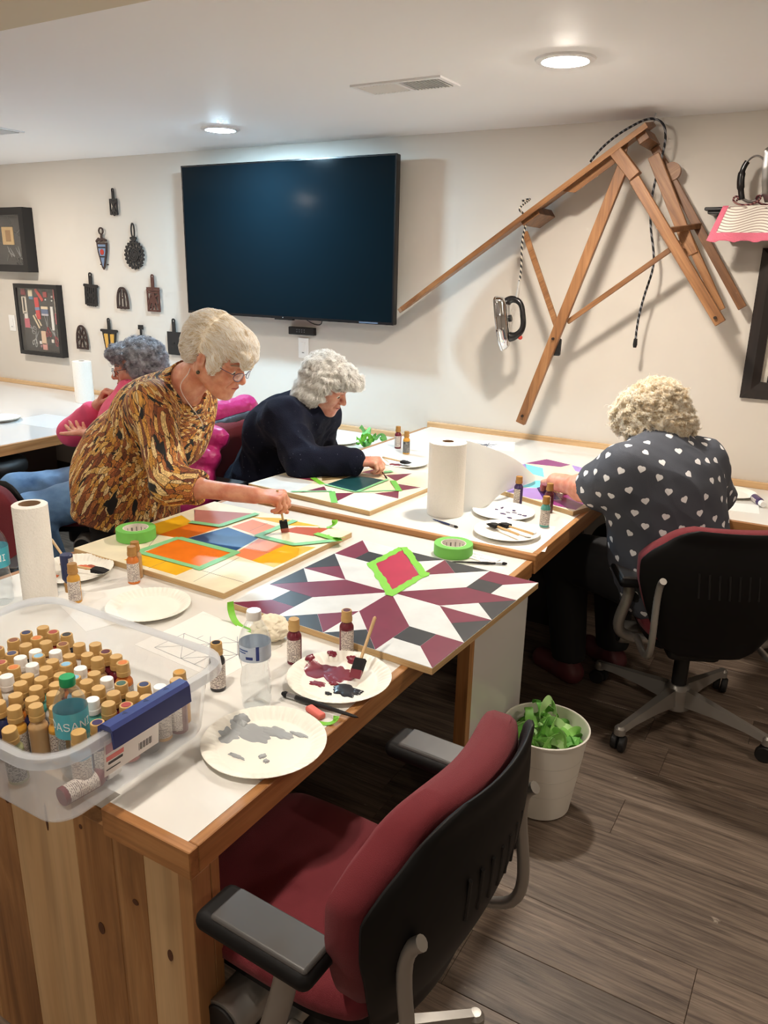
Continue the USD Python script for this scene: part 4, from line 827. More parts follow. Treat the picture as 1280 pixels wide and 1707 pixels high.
orange = [('blue', [(.35, .41), (.40, .68), (.65, .64), (.69, .40)]), ('orange', [(.33, .15), (.32, .39), (.69, .40), (.70, .16)]), ('orange', [(.19, .38), (.19, .63), (.37, .65), (.35, .41)]), ('yellow', [(.03, .40), (.04, .69), (.19, .63), (.19, .38)]),
          ('yellow', [(.33, .03), (.33, .14), (.68, .14), (.68, .03)]), ('salmon', [(.41, .70), (.42, .86), (.62, .84), (.61, .67)]), ('salmon', [(.71, .38), (.66, .63), (.83, .64), (.84, .37)]), ('yellow', [(.84, .37), (.83, .64), (.98, .70), (.985, .36)]),
          ('dusty', [(.20, .63), (.02, .81), (.35, .95), (.36, .68)]), ('yellow', [(.37, .89), (.53, .97), (.80, .985), (.66, .90)]), ('rust', [(.67, .80), (.70, .90), (.86, .985), (.87, .83)]), ('cream', [(.02, .70), (.04, .80), (.18, .64)])]
quilt('orange, yellow and blue quilt panel being painted by the standing woman', -1.64, 1.763, TA, .615, -1, Q['cream'], orange,
      [((.30, .14), (.31, .41), tw, tg), ((.31, .405), (.71, .41), tw, tg), ((.705, .42), (.71, .13), tw, tg), ((.71, .15), (.31, .14), tw * .8, tg), ((.63, .66), (.63, .98), tw, tg), ((.62, .66), (.88, .66), tw, tg), ((.87, .655), (1.03, .86), tw, tg), ((1.03, .84), (.86, .86), tw, lime), ((.18, .62), (.37, .665), tw, tg), ((.36, .66), (.38, .95), tw, tg)],
      seams=[((.51, .15), (.51, .02)), ((.54, .70), (.53, .86)), ((.70, .50), (.84, .50)), ((.76, .37), (.80, .02)), ((.19, .38), (.33, .15)), ((.68, .14), (.99, .14))])
teal = [('teal', [(.42, .31), (.42, .62), (.66, .645), (.68, .29)]), ('maroon', [(.41, .04), (.44, .26), (.53, .18)]), ('maroon', [(.58, .16), (.69, .26), (.72, .03)]), ('maroon', [(.80, .33), (.89, .48), (.985, .33)]), ('maroon', [(.78, .62), (.96, .64), (.90, .50)]),
        ('maroon', [(.10, .30), (.22, .45), (.33, .32)]), ('maroon', [(.59, .76), (.71, .92), (.74, .67)]), ('maroon', [(.41, .71), (.44, .90), (.53, .74)]), ('maroon', [(.06, .58), (.36, .66), (.22, .49)]),
        ('white', [(.72, .01), (.70, .25), (.80, .33), (.985, .32), (.985, .01)]), ('white', [(.01, .01), (.01, .30), (.32, .30), (.38, .01)]), ('cream', [(.38, .01), (.55, .18), (.71, .01)]), ('cream', [(.44, .27), (.58, .18), (.68, .27)]), ('olive', [(.24, .48), (.40, .62), (.42, .50), (.34, .36)]),
        ('cream', [(.70, .29), (.67, .62), (.88, .49), (.79, .34)]), ('cream', [(.43, .64), (.57, .74), (.65, .66)]), ('white', [(.01, .70), (.01, .99), (.38, .99), (.40, .70)]), ('cream', [(.74, .67), (.74, .98), (.99, .98), (.99, .66)])]
quilt('teal diamond quilt panel with maroon points being painted by the woman in navy', -1.645, 2.565, ZB, .59, -4, Q['cream'], teal,
      [((.17, .52), (.19, .40), tw, lime, .002), ((.19, .41), (.40, .29), tw, lime), ((.56, .19), (.73, -.0), tw, tapeg), ((.68, .27), (.90, .50), .012, tg), ((.72, .66), (.90, .47), tw, tapeg), ((.36, .02), (.56, .19), .012, tg), ((.42, .29), (.68, .27), .012, tg), ((.24, .60), (.42, .64), .014, tg), ((.68, .66), (.70, .28), .014, tg), ((.52, .75), (.58, .86), tw, tg)])
purple = [('magenta', [(.0, .74), (.01, .99), (.24, .99), (.24, .87)]), ('lilac', [(.01, .5), (.01, .73), (.20, .53)]), ('cyan', [(.01, .72), (.18, .73), (.36, .52), (.22, .52)]), ('cyan', [(.36, .31), (.35, .36), (.42, .44), (.51, .35), (.51, .25), (.44, .18)]), ('lilac', [(.40, .01), (.45, .16), (.52, .25), (.73, .05), (.66, .01)]),
          ('navy', [(.51, .25), (.51, .37), (.79, .15), (.73, .05)]), ('cream', [(.24, .86), (.24, .99), (.37, .87), (.41, .78)]), ('lilac', [(.25, .99), (.99, .99), (.99, .80), (.38, .86)]), ('magenta', [(.74, .05), (.80, .15), (.66, .25), (.90, .34), (.99, .04), (.85, .01)]), ('cream', [(.22, .52), (.36, .52), (.42, .44), (.35, .36)]), ('magenta', [(.99, .36), (.7, .5), (.99, .78)]), ('cyan', [(.55, .4), (.68, .5), (.55, .62), (.45, .5)])]
quilt('purple, cyan and magenta quilt panel under the arm of the woman in heart print', -.945, 3.03, ZB, .58, -19, Q['cream'], purple)
# loose tape ends on the orange panel
single('tape_strip', ribbon([(-.06, .012, .0015), (-.02, .0, .0022), (.0, -.008, .010), (.01, -.012, .012)], .03, (0, .2, 1)), lime, 'lime tape end folded over the right edge of the orange panel', 'tape strip', (-1.315, 1.985, TA + .018))
single('tape_strip', ribbon([(-.02, -.02, .001), (.0, .0, .001), (.015, .012, .012), (.012, .022, .024)], .02, (0, 0, 1)), lime, 'curled lime tape tip standing at the back corner of the orange panel', 'tape strip', (-1.42, 2.06, TA + .018))

# ================================================================== things on the back wall
WY = YB
blackm = P('black_frame', c(24, 23, 25), .4); darkiron = P('cast_iron', c(40, 38, 38), .55, .3, bump=.2, bscale=300); copper = P('coppery_iron', c(96, 62, 54), .5, .4); rustiron = P('brown_iron', c(62, 46, 42), .55, .3)
def wallmesh(poly, th, x, z, off=0.0): # extrudes an x-z outline out of the wall
    m = extr(poly, th); m.apply_transform(trimesh.transformations.rotation_matrix(math.pi / 2, [1, 0, 0])); m.apply_translation((0, th, 0)); m.apply_translation((x, WY - off - th, z)); return m
# television
tv = thing('television', 'large black wall mounted television, switched off', 'television')
x0, x1, za, zb, yf = -3.63, -2.145, 1.303, 2.152, WY - .125
part(tv, 'casing', rbox(x0, x1, yf + .004, yf + .045, za, zb, .006), P('tv_casing', c(20, 20, 22), .4))
part(tv, 'bezel', cat([bx(x0, x1, yf, yf + .01, za, za + .014), bx(x0, x1, yf, yf + .01, zb - .008, zb), bx(x0, x0 + .008, yf, yf + .01, za + .014, zb - .008), bx(x1 - .008, x1, yf, yf + .01, za + .014, zb - .008)]), P('tv_bezel', c(16, 16, 18), .3), smooth=False)
part(tv, 'screen', bx(x0 + .008, x1 - .008, yf + .002, yf + .006, za + .014, zb - .008), P('tv_screen', (.0035, .009, .013), .12, specular_ior_level=.10), smooth=False)
part(tv, 'mount', bx(-3.1, -2.7, yf + .045, WY, 1.55, 1.95), blackm, smooth=False)
part(tv, 'sensor_bump', rbox(-2.95, -2.82, yf + .002, yf + .03, za - .008, za + .002, .003), P('tv_casing', c(20, 20, 22), .4)); part(tv, 'power_light', bx(-2.888, -2.882, yf - .0004, yf + .001, za + .004, za + .009), P('tv_logo', c(190, 190, 190), .4), smooth=False)
part(tv, 'rating_sticker', bx(-2.36, -2.24, yf - .0006, yf, za + .003, za + .011), P('tv_sticker', c(96, 110, 130), .4), smooth=False)
sb = thing('sensor_bar', 'small black control box on the wall under the television', 'control box')
part(sb, 'box', rbox(-2.92, -2.735, WY - .03, WY - .0005, 1.207, 1.252, .004), blackm)
for k in range(8): part(sb, 'button', bx(-2.86 + (k % 4) * .018, -2.852 + (k % 4) * .018, WY - .0312, WY - .0298, 1.222 + .012 * (k // 4), 1.228 + .012 * (k // 4)), P('button_grey', c(110, 112, 116), .5), smooth=False)
single('cable', tube(curve([(-2.78, WY - .06, 1.31), (-2.77, WY - .03, 1.29), (-2.74, WY - .006, 1.272), (-2.70, WY - .006, 1.275), (-2.69, WY - .01, 1.305)], 24), .0025, 8), blackm, 'thin black cable looping out from under the television', 'cable')
def switch(label, x, z, dark=True):
    s = thing('wall_switch', label, 'light switch'); part(s, 'plate', rbox(x - .037, x + .037, WY - .006, WY - .0003, z - .06, z + .06, .003), P('switch_white', c(240, 240, 238), .35))
    part(s, 'rocker', rbox(x - .017, x + .017, WY - .0095, WY - .005, z - .033, z + .033, .002), _m['switch_white']); part(s, 'indicator', bx(x - .008, x + .008, WY - .0098, WY - .009, z - .030, z - .024), P('switch_grey', c(150, 152, 156), .5), smooth=False)
switch('white wall switch under the black box below the television', -2.828, 1.13); switch('white wall switch beside the lower shadow box at the left', -5.59, 1.134)

# cast iron trivets
def ring(poly, w): return poly.difference(poly.buffer(-w))
def bars(pts, w): return unary_union([LineString(p).buffer(w, 6) for p in pts])
def arch(w, h):       # pointed flat-iron outline
    a = [(-w, -h), (w, -h)] + [(w * math.cos(q * math.pi / 2) ** .8 if q < 1 else 0, -h * .55 + 1.55 * h * math.sin(q * math.pi / 2)) for q in np.linspace(0, 1, 14)]
    b = [(-x, z) for x, z in a[::-1] if x > 1e-6 and z > -h]; return Polygon(a + b).buffer(0)
def handle_of(h, z0, w=.013): return LineString([(0, z0), (0, z0 + h)]).buffer(w, 8).difference(Point(0, z0 + h - .002).buffer(w * .5))
def spiral(r, turns, w, ph=0): return LineString([(r * (1 - q) * math.cos(ph + turns * 6.283 * q), r * (1 - q) * math.sin(ph + turns * 6.283 * q)) for q in np.linspace(0, 1, 40)]).buffer(w, 5)
def trivet(label, x, z, poly, mat=None, extra=(), tilt=0):
    t = thing('trivet', label, 'trivet'); poly = poly.buffer(0)
    m = extr(poly, .007); m.apply_transform(trimesh.transformations.rotation_matrix(math.radians(tilt), [0, 0, 1])); m.apply_transform(trimesh.transformations.rotation_matrix(math.pi / 2, [1, 0, 0])); m.apply_translation((x, WY - .011, z))
    part(t, 'plate', m, mat or darkiron)
    b = poly.bounds
    for sx, sz in ((b[0] * .6, b[1] * .7), (b[2] * .6, b[1] * .7), (0, b[3] * .25)): part(t, 'foot', T(cyl(.004, 0, .0115, 10), (x + sx, WY - .0002, z + sz), rx=90), mat or darkiron)
    for ke, (p_, mm, nm) in enumerate(extra):
        e_ = extr(p_, .003); e_.apply_transform(trimesh.transformations.rotation_matrix(math.pi / 2, [1, 0, 0])); e_.apply_translation((x, WY - .0165 - .0012 * ke, z)); part(t, nm, e_, mm)
    return t
sq = lambda w, h: sbox(-w, -h, w, h)
trivet('smallest black iron trivet, alone at the top of the wall display', -4.357, 1.945, unary_union([ring(sq(.036, .05), .009), bars([[(-.03, .03), (.03, .03)], [(-.025, -.045), (.02, .04)], [(.025, -.045), (-.02, .04)], [(0, -.05), (0, .05)]], .0065), handle_of(.055, .05, .010)]))
sh = Polygon([(-.052, .062), (.052, .062), (.044, .0), (.014, -.10), (0, -.115), (-.014, -.10), (-.044, 0)])
inn = sh.buffer(-.013)
trivet('iron trivet with a narrow shield of blue and red enamel, second row left', -4.50, 1.66, unary_union([ring(sh, .013), bars([[(-.05, .07), (-.03, .085), (-.01, .075), (.01, .085), (.04, .075)]], .008), ring(Point(0, .135).buffer(.024), .008), bars([[(0, .08), (0, .112)]], .008)]), rustiron, [(inn, P('enamel_blue', c(122, 142, 172), .3), 'enamel'), (Point(0, .0).buffer(.019), P('enamel_red', c(176, 54, 44), .3), 'enamel_spot'), (inn.intersection(sbox(-.1, -.035, .1, -.026)), darkiron, 'divider'), (inn.intersection(sbox(-.1, .026, .1, .034)), darkiron, 'divider')])
ro = Point(0, 0).buffer(.082, 24)
trivet('round lacework iron trivet with a looped handle, second row right', -4.195, 1.645, unary_union([ring(ro, .011), ring(Point(0, 0).buffer(.055, 20), .006), spiral(.045, 1.6, .006), spiral(.045, 1.6, .006, 3.14)] + [bars([[(.05 * math.cos(a), .05 * math.sin(a)), (.076 * math.cos(a + .2), .076 * math.sin(a + .2))]], .005) for a in np.linspace(0, 6.283, 14, endpoint=False)] + [Point(.084 * math.cos(a), .084 * math.sin(a)).buffer(.009) for a in np.linspace(0, 6.283, 20, endpoint=False)] + [ring(affinity.scale(Point(0, .15).buffer(.05), .36, 1.0), .007), bars([[(-.022, .105), (0, .085), (.022, .105)], [(0, .08), (0, .11)]], .008)]))
trivet('solid black square iron trivet, third row left', -4.655, 1.37, unary_union([ring(sq(.062, .066), .012), bars([[(-.062, .066), (.066, .066)]], .01), bars([[(x, -.066), (x, .066)] for x in (-.04, -.02, 0, .02, .04)], .0075), bars([[(-.05, -.03), (.05, .03)], [(-.05, .03), (.05, -.03)]], .006), handle_of(.075, .066, .014)]), tilt=-3)
ar = arch(.058, .072)
trivet('brown iron trivet with an open pointed arch and an H inside, third row middle', -4.34, 1.365, unary_union([ring(ar, .015), bars([[(-.018, -.07), (-.014, .05)], [(.018, -.07), (.014, .05)], [(-.016, 0), (.016, 0)]], .005)]), rustiron)
trivet('coppery iron trivet with a cast figure, third row right', -4.045, 1.365, unary_union([ring(sq(.058, .078), .011), Point(0, -.005).buffer(.026), Point(0, .028).buffer(.014), bars([[(-.055, .06), (.055, .06)], [(-.05, .045), (.05, .045)], [(-.05, -.07), (-.02, .0)], [(.05, -.07), (.02, .0)], [(-.05, -.03), (-.02, .03)], [(.05, .03), (.02, .02)], [(-.02, -.07), (0, -.02), (.02, -.07)]], .006), handle_of(.07, .078, .013)]), copper)
ar2 = arch(.062, .085)
trivet('arched iron trivet with a spoked star, bottom row first from the left', -4.792, 1.075, unary_union([ring(ar2, .014), ring(Point(0, .0).buffer(.02), .007)] + [bars([[(.018 * math.cos(a), .018 * math.sin(a)), (.055 * math.cos(a), .075 * math.sin(a))]], .006).intersection(ar2) for a in np.linspace(.39, 6.67, 8, endpoint=False)]), rustiron)
lt = Polygon([(-.07, .055), (.07, .055), (.045, -.085), (-.045, -.085)])
trivet('lantern shaped iron trivet with amber panes, bottom row second from the left', -4.50, 1.075, unary_union([ring(lt, .012), bars([[(0, .05), (0, -.08)], [(-.078, .062), (.078, .062)], [(-.045, -.085), (-.062, -.12), (-.045, -.128)], [(.045, -.085), (.062, -.12), (.045, -.128)]], .009), handle_of(.075, .062, .012)]), darkiron, [(Polygon([(-.052, .04), (-.012, .04), (-.012, -.07), (-.036, -.07)]), P('amber_enamel', c(206, 160, 74), .3), 'pane'), (Polygon([(.052, .04), (.012, .04), (.012, -.07), (.036, -.07)]), _m['amber_enamel'], 'pane')])
trivet('iron trivet shaped like a coffee pot with scrolls, bottom row third from the left', -4.185, 1.085, unary_union([ring(affinity.scale(Point(0, -.015).buffer(.06), 1.0, .95), .012), spiral(.04, 1.2, .007, 0).buffer(0), bars([[(-.04, -.015), (.04, -.015)], [(.05, .01), (.085, .03)], [(0, .04), (0, .075)], [(.03, -.05), (.02, .02)]], .008), sbox(-.022, .078, .022, .108)]))
trivet('plain black square iron trivet, bottom row rightmost', -3.875, 1.09, unary_union([sq(.062, .075).difference(Point(0, 0).buffer(.004)), handle_of(.072, .075, .014)]))

# shadow boxes with old sewing tools
def shadow_box(label, x0, x1, z0, z1, depth=.05, wl=.03):
    t = thing('shadow_box', label, 'shadow box'); y1, y0 = WY - .0005, WY - depth
    part(t, 'frame', cat([bx(x0, x0 + wl, y0, y1, z0, z1), bx(x1 - wl, x1, y0, y1, z0, z1), bx(x0 + wl, x1 - wl, y0, y1, z0, z0 + wl), bx(x0 + wl, x1 - wl, y0, y1, z1 - wl, z1)]), blackm, smooth=False)
    part(t, 'backing', bx(x0 + wl, x1 - wl, y1 - .012, y1 - .001, z0 + wl, z1 - wl), P('charcoal_felt', c(58, 57, 56), .95), smooth=False)
    part(t, 'glass', bx(x0 + wl, x1 - wl, y0 + .004, y0 + .006, z0 + wl, z1 - wl), thinclear('frame_glass', (1, 1, 1), .0, .02), smooth=False)
    return t, y1 - .012
X0, X1, Z0, Z1 = -5.465, -4.975, .915, 1.43
t, yb = shadow_box('black shadow box full of red, cream and steel sewing notions', X0, X1, Z0, Z1)
def item(nm, u, v, w, h, col, rot=0, th=.008, label=None, rough=.6, metal=0.0):
    x = X0 + .03 + u * (X1 - X0 - .06); z = Z0 + .03 + (1 - v) * (Z1 - Z0 - .06)
    m = rbox(-w/2, w/2, -h/2, h/2, 0, th, .0025, 8); m = T(m, rz=rot); m.apply_transform(trimesh.transformations.rotation_matrix(math.pi / 2, [1, 0, 0])); m.apply_translation((x, yb, z))
    return part(t, nm, m, P('notion_%d_%d_%d' % col, c(*col), rough, metal), label=label)
for a in [('thread_card', .08, .08, .05, .06, (128, 30, 46)), ('needle_card', .08, .26, .05, .14, (226, 214, 196)), ('card_picture', .085, .26, .022, .10, (60, 52, 48), 0, .0095), ('bobbin_card', .27, .08, .045, .05, (222, 210, 180)), ('bobbin_card', .28, .15, .045, .025, (96, 130, 156)), ('button_card', .10, .44, .035, .05, (226, 218, 206)), ('needle_packet', .11, .56, .055, .07, (196, 96, 112)),
          ('seam_tape', .42, .24, .045, .09, (196, 50, 52), 4), ('seam_tape', .43, .40, .045, .08, (202, 44, 48), 4), ('tape_band', .425, .32, .047, .022, (110, 130, 170), 4, .0095), ('red_handle', .50, .10, .025, .11, (196, 60, 54), 42), ('red_tin', .66, .09, .04, .04, (150, 40, 44)), ('thread_spool', .61, .30, .075, .02, (226, 206, 176)), ('thread_spool', .61, .36, .075, .035, (84, 100, 136)), ('thread_spool', .61, .405, .075, .018, (190, 186, 196)),
          ('ruler', .80, .46, .028, .17, (226, 226, 222)), ('tape_end', .92, .25, .022, .12, (222, 210, 190)), ('tape_end', .90, .08, .022, .07, (150, 60, 60)), ('bone_stick', .36, .53, .012, .11, (222, 204, 170), 34), ('bone_stick', .42, .50, .012, .10, (214, 196, 164), 34), ('pin_sheet', .52, .78, .05, .10, (222, 190, 160)), ('pin_sheet', .53, .92, .05, .05, (224, 160, 150)), ('button', .42, .86, .022, .022, (230, 226, 222)), ('button', .43, .92, .018, .018, (170, 130, 140)), ('button', .75, .82, .026, .026, (224, 216, 206)), ('pink_clip', .90, .46, .02, .08, (170, 80, 90)), ('hook_card', .92, .72, .02, .09, (120, 130, 110)), ('button', .66, .17, .012, .012, (220, 220, 216)), ('button', .83, .12, .012, .012, (214, 210, 206)), ('button', .82, .18, .012, .012, (220, 220, 216))]:
    item(*a)
def scissors(u, v, L, rot, hcol, tt=None, box=None):
    bx_ = box or (X0, X1, Z0, Z1); x = bx_[0] + .03 + u * (bx_[1] - bx_[0] - .06); z = bx_[2] + .03 + (1 - v) * (bx_[3] - bx_[2] - .06); tt = tt or t
    def put(m): m = T(m, rz=rot); m.apply_transform(trimesh.transformations.rotation_matrix(math.pi / 2, [1, 0, 0])); m.apply_translation((x, yb, z)); return m
    st = P('tool_steel', c(176, 178, 180), .3, .9)
    s = part(tt, 'scissors', put(cat([extr(Polygon([(-.006, 0), (.004, 0), (.016, L * .55), (.012, L * .55)]), .003), extr(Polygon([(.006, 0), (-.004, 0), (-.016, L * .55), (-.012, L * .55)]), .003, .0031)])), st, smooth=False)
    part(s, 'finger_loops', put(cat([extr(ring(affinity.translate(affinity.scale(Point(0, 0).buffer(.016), .8, 1.25), sx * .018, -L * .36), .005).union(LineString([(0, 0), (sx * .016, -L * .25)]).buffer(.004)), .005) for sx in (-1, 1)])), P('loops_%d' % hcol[0], c(*hcol), .4))
scissors(.82, .74, .15, 28, (150, 34, 50)); scissors(.64, .60, .15, 5, (150, 150, 150)); scissors(.30, .80, .12, -24, (168, 168, 166)); scissors(.22, .64, .07, 60, (140, 140, 140))
t2, yb = shadow_box('black shadow box with a tan card and dark steel tools at the left edge', -5.95, -5.215, 1.513, 1.955, .085, .05)
X0, X1, Z0, Z1 = -5.95, -5.215, 1.513, 1.955; t = t2
item('tan_card', .62, .42, .13, .125, (204, 170, 116)); item('card_figure', .63, .42, .06, .08, (160, 120, 72), 0, .0095)
g = random.Random(4)
for k in range(34):
    u, v = g.uniform(.03, .97), g.uniform(.06, .95)
    if abs(u - .62) < .14 and abs(v - .42) < .22: continue
    q = g.random(); s_ = g.choice([(70, 70, 70), (120, 120, 118), (150, 150, 148), (92, 90, 88), (60, 58, 60)])
    item('steel_tool', u, v, g.uniform(.006, .012), g.uniform(.05, .11), s_, g.uniform(-80, 80), .006, None, .35, .8)
for k in range(5): item('bobbin', .86 + .028 * k, .53, .013, .035, (196, 192, 188), 0, .012)
for k in range(3): scissors(.70 + .1 * k, .80, .14, 50 - 25 * k, (36, 36, 38), t2, (X0, X1, Z0, Z1))

# vintage wooden ironing board hung on the wall
OP = (c(106, 68, 40), c(146, 100, 61), c(174, 127, 84))
ow = wood('old_pine', *OP, scale=(2.2, 30, 30), bump=.2, rotate=(0, 34, 0)); owl = wood('old_pine_leg', *OP, scale=(30, 30, 2.2), bump=.2, rotate=(0, 0, 0)); ows = wood('old_pine_short', *OP, scale=(30, 30, 2.2), bump=.2, rotate=(0, 36, 0)); owx = wood('old_pine_dark', c(88, 56, 34), c(124, 84, 52), c(150, 106, 68), scale=(30, 30, 3), bump=.2, rotate=(0, 36, 0))
ib = thing('ironing_board', 'vintage folding wooden ironing board hung open on the wall', 'ironing board')
A, B = np.array([-.893, 0, 2.20]), np.array([-2.085, 0, 1.385]); L = np.linalg.norm(A - B); d = (B - A) / L; nrmv = np.array([-d[2], 0, d[0]]); nrmv = nrmv if nrmv[2] > 0 else -nrmv
wv = nrm([-.148, .965, .217]); wv = nrm(wv * .75 + np.array([0, 1, 0]) * .25); wv = nrm(wv - d * (wv @ d)); nrmv = np.cross(wv, d); nrmv = nrmv if nrmv[2] > 0 else -nrmv
pl_ = Polygon([(0, -.14), (.55, -.14), (L - .25, -.085), (L - .03, -.045), (L, -.02), (L, .02), (L - .03, .045), (L - .25, .085), (.55, .14), (0, .14)])
m = extr(pl_, .022); M = np.eye(4); M[:3, 0], M[:3, 1], M[:3, 2] = d, np.cross(nrmv, d), nrmv; M[:3, 3] = A + [0, WY - .155, 0] - nrmv * .011
if np.linalg.det(M[:3, :3]) < 0: M[:3, 1] *= -1
m.apply_transform(M); part(ib, 'board', m, ow, smooth=20)
def onb(s, y, down): return A + d * s + np.array([0, y, 0]) - nrmv * down
part(ib, 'batten', bar(onb(.04, WY - .26, .04), onb(.04, WY - .05, .04), .045, .055, nrmv), owx); part(ib, 'batten', extr(Polygon([(.0, 0), (.36, 0), (.30, -.055), (.05, -.055)]), .022).apply_transform(np.block([[np.stack([d, nrmv, np.cross(d, nrmv)], 1), (A + [0, WY - .25, 0] + d * .08 - nrmv * .011)[:, None]], [np.zeros((1, 3)), np.ones((1, 1))]])), ow)
part(ib, 'batten', bar(onb(.60, WY - .25, .03), onb(.60, WY - .03, .03), .09, .04, nrmv), owx)
y1, y2, y3 = WY - .25, WY - .21, WY - .05
part(ib, 'hinge_block', bar((-1.0, y1 - .012, 2.09), (-.905, y1 - .012, 1.985), .05, .05), ows)
part(ib, 'long_leg', bar((-.955, y1, 2.06), (-1.337, y1, .886), .046, .028), owl)
part(ib, 'short_leg', bar((-.905, y1 - .03, 1.975), (-.488, y1 - .03, 1.408), .044, .026), ows); part(ib, 'short_leg', bar((-.885, y3 - .02, 2.12), (-.437, y3 - .02, 1.465), .036, .026), owx); part(ib, 'short_leg', bar((-.87, WY - .14, 2.08), (-.66, WY - .14, 1.68), .05, .022), ows)
part(ib, 'inner_leg', bar((-.70, WY - .13, 1.77), (-.513, WY - .13, 1.455), .034, .024), ows)
part(ib, 'brace', bar((-1.40, y2, 1.77), (-1.205, y2, 1.345), .026, .016), ow); part(ib, 'brace', bar((-.70, y2, 1.728), (-1.16, y2, 1.375), .022, .018), ow)
part(ib, 'cross_bar', bar((-.755, y1 - .03, 1.77), (-.66, y3 - .02, 1.80), .03, .022, (0, 0, 1)), owx); part(ib, 'latch', rbox(-1.215, -1.175, y1 + .01, y1 + .035, 1.22, 1.30, .008), blackm); part(ib, 'rounded_end', T(cyl(.038, 0, .03, 24), (-.80, WY - .06, 2.02), rx=90), ow)
for (x, z) in ((-.945, 2.03), (-1.203, 1.30), (-1.325, .925), (-.51, 1.43)): part(ib, 'bolt', T(cyl(.006, 0, .012, 12), (x, y1 - (.012 if x < -.6 else .042), z), rx=90), P('bolt_dark', c(60, 50, 44), .5, .6))
braid = None
n_ = {'tc': ('texture_coordinate', {}), 's': ('separate_xyz', {}), 'w': ('wave_texture', dict(wave_type='bands', bands_direction='diagonal', scale=26.0)), 'r': ('rgb_ramp', {'ramp': [(0.45, c(24, 24, 28)), (0.55, c(196, 186, 170))]}), 'p': ('principled_bsdf', dict(roughness=.8))}
braid = usdkit.material(stage, '/World/Looks/braided_cord', n_, [('tc.object', 'w.vector'), ('w.fac', 'r.fac'), ('r.color', 'p.base_color')], surface='p.BSDF')
n_['w'] = ('wave_texture', dict(wave_type='bands', bands_direction='diagonal', scale=22.0)); n_['r'] = ('rgb_ramp', {'ramp': [(0.62, c(22, 22, 26)), (0.75, c(120, 120, 124))]})
braid2 = usdkit.material(stage, '/World/Looks/braided_cord_dark', n_, [('tc.object', 'w.vector'), ('w.fac', 'r.fac'), ('r.color', 'p.base_color')], surface='p.BSDF')
single('hanging_chain', tube(curve([(-.885, WY - .12, CEIL - .002), (-.89, WY - .12, 2.215)], 12), .0035, 8), P('chain_steel', c(200, 200, 200), .3, .9), 'short chain from the ceiling to the top of the ironing board', 'chain')
cd = thing('power_cord', 'dark braided power cord looped over the top of the ironing board, plug hanging down', 'power cord')
part(cd, 'cord', tube(curve([(-1.14, WY - .15, 2.065), (-1.05, WY - .15, 2.155), (-.96, WY - .15, 2.205), (-.89, WY - .15, 2.222), (-.845, WY - .15, 2.20), (-.83, WY - .14, 2.15), (-.84, WY - .13, 2.06), (-.862, WY - .12, 1.91), (-.845, WY - .12, 1.76), (-.822, WY - .12, 1.64), (-.84, WY - .12, 1.53), (-.858, WY - .12, 1.42), (-.862, WY - .12, 1.31)], 90), .005, 10), braid2)
part(cd, 'plug', tube([(-.862, WY - .12, 1.312), (-.862, WY - .12, 1.285), (-.862, WY - .12, 1.272)], [.008, .010, .007], 14), blackm)
# electric iron hanging from the board
chrome = P('chrome', c(214, 214, 216), .10, 1.0)
iron = thing('electric_iron', 'old chrome electric iron with black handle hanging by its cord from the ironing board', 'iron')
sole = Polygon([(x * .062, z) for x, z in ((-1, .11), (-.98, .03), (-.85, -.03), (-.5, -.09), (0, -.125), (.5, -.09), (.85, -.03), (.98, .03), (1, .11), (.6, .125), (-.6, .125))]).buffer(.004)
def lofted(ps):  # stacks outlines (polygon, height)
    V = []; n = 64; F = []
    for p, h in ps:
        q = np.array(p.exterior.coords)[:-1]; i = np.argmin(q[:, 1]); q = np.roll(q, -i, 0); q = np.vstack([q, q[:1]]); s = np.r_[0, np.cumsum(np.linalg.norm(np.diff(q, axis=0), axis=1))]; u = np.linspace(0, s[-1], n, endpoint=False); V.append(np.c_[np.interp(u, s, q[:, 0]), np.interp(u, s, q[:, 1]), np.full(n, h)])
    for i in range(len(ps) - 1):
        for k in range(n): a, b = i * n + k, i * n + (k + 1) % n; F += [(a, b, b + n), (a, b + n, a + n)]
    V = np.vstack(V); c0, c1 = len(V), len(V) + 1; V = np.vstack([V, V[:n].mean(0), V[-n:].mean(0)])
    for k in range(n): F += [(c0, (k + 1) % n, k), (c1, (len(ps) - 1) * n + k, (len(ps) - 1) * n + (k + 1) % n)]
    r = trimesh.Trimesh(V, np.array(F), process=False)
    if r.volume < 0: r.invert()
    return r
# local: z up = heel, y = away from the sole (height), x = width;  sole faces -x of the picture
MI = np.eye(4); ax_h = nrm([.93, .10, .16]); ax_l = nrm(np.array([-.26, .06, .96]) - ax_h * (np.array([-.26, .06, .96]) @ ax_h)); MI[:3, 1], MI[:3, 2], MI[:3, 0] = ax_l, ax_h, np.cross(ax_l, ax_h); MI[:3, 3] = (-1.49, WY - .24, 1.35)
def iput(m): m = m.copy(); m.apply_transform(MI); return m
part(iron, 'soleplate', iput(lofted([(sole.buffer(-.003), 0), (sole, .003), (sole, .010), (sole.buffer(-.002), .012)])), chrome, smooth=40)
part(iron, 'chrome_body', iput(lofted([(sole.buffer(-.004), .012), (sole.buffer(-.006), .03), (sole.buffer(-.016), .046), (sole.buffer(-.032), .054), (sole.buffer(-.042), .056)])), chrome, smooth=60)
part(iron, 'handle', iput(tube(curve([(0, .098, .05), (0, .105, .085), (0, .085, .112), (0, .03, .122), (0, -.04, .112), (0, -.062, .085), (0, -.066, .052)], 40), np.interp(np.linspace(0, 1, 40), [0, .12, .3, .7, .88, 1], [.021, .016, .0125, .0135, .017, .024]), 18)), P('bakelite', c(22, 21, 22), .2), smooth=60)
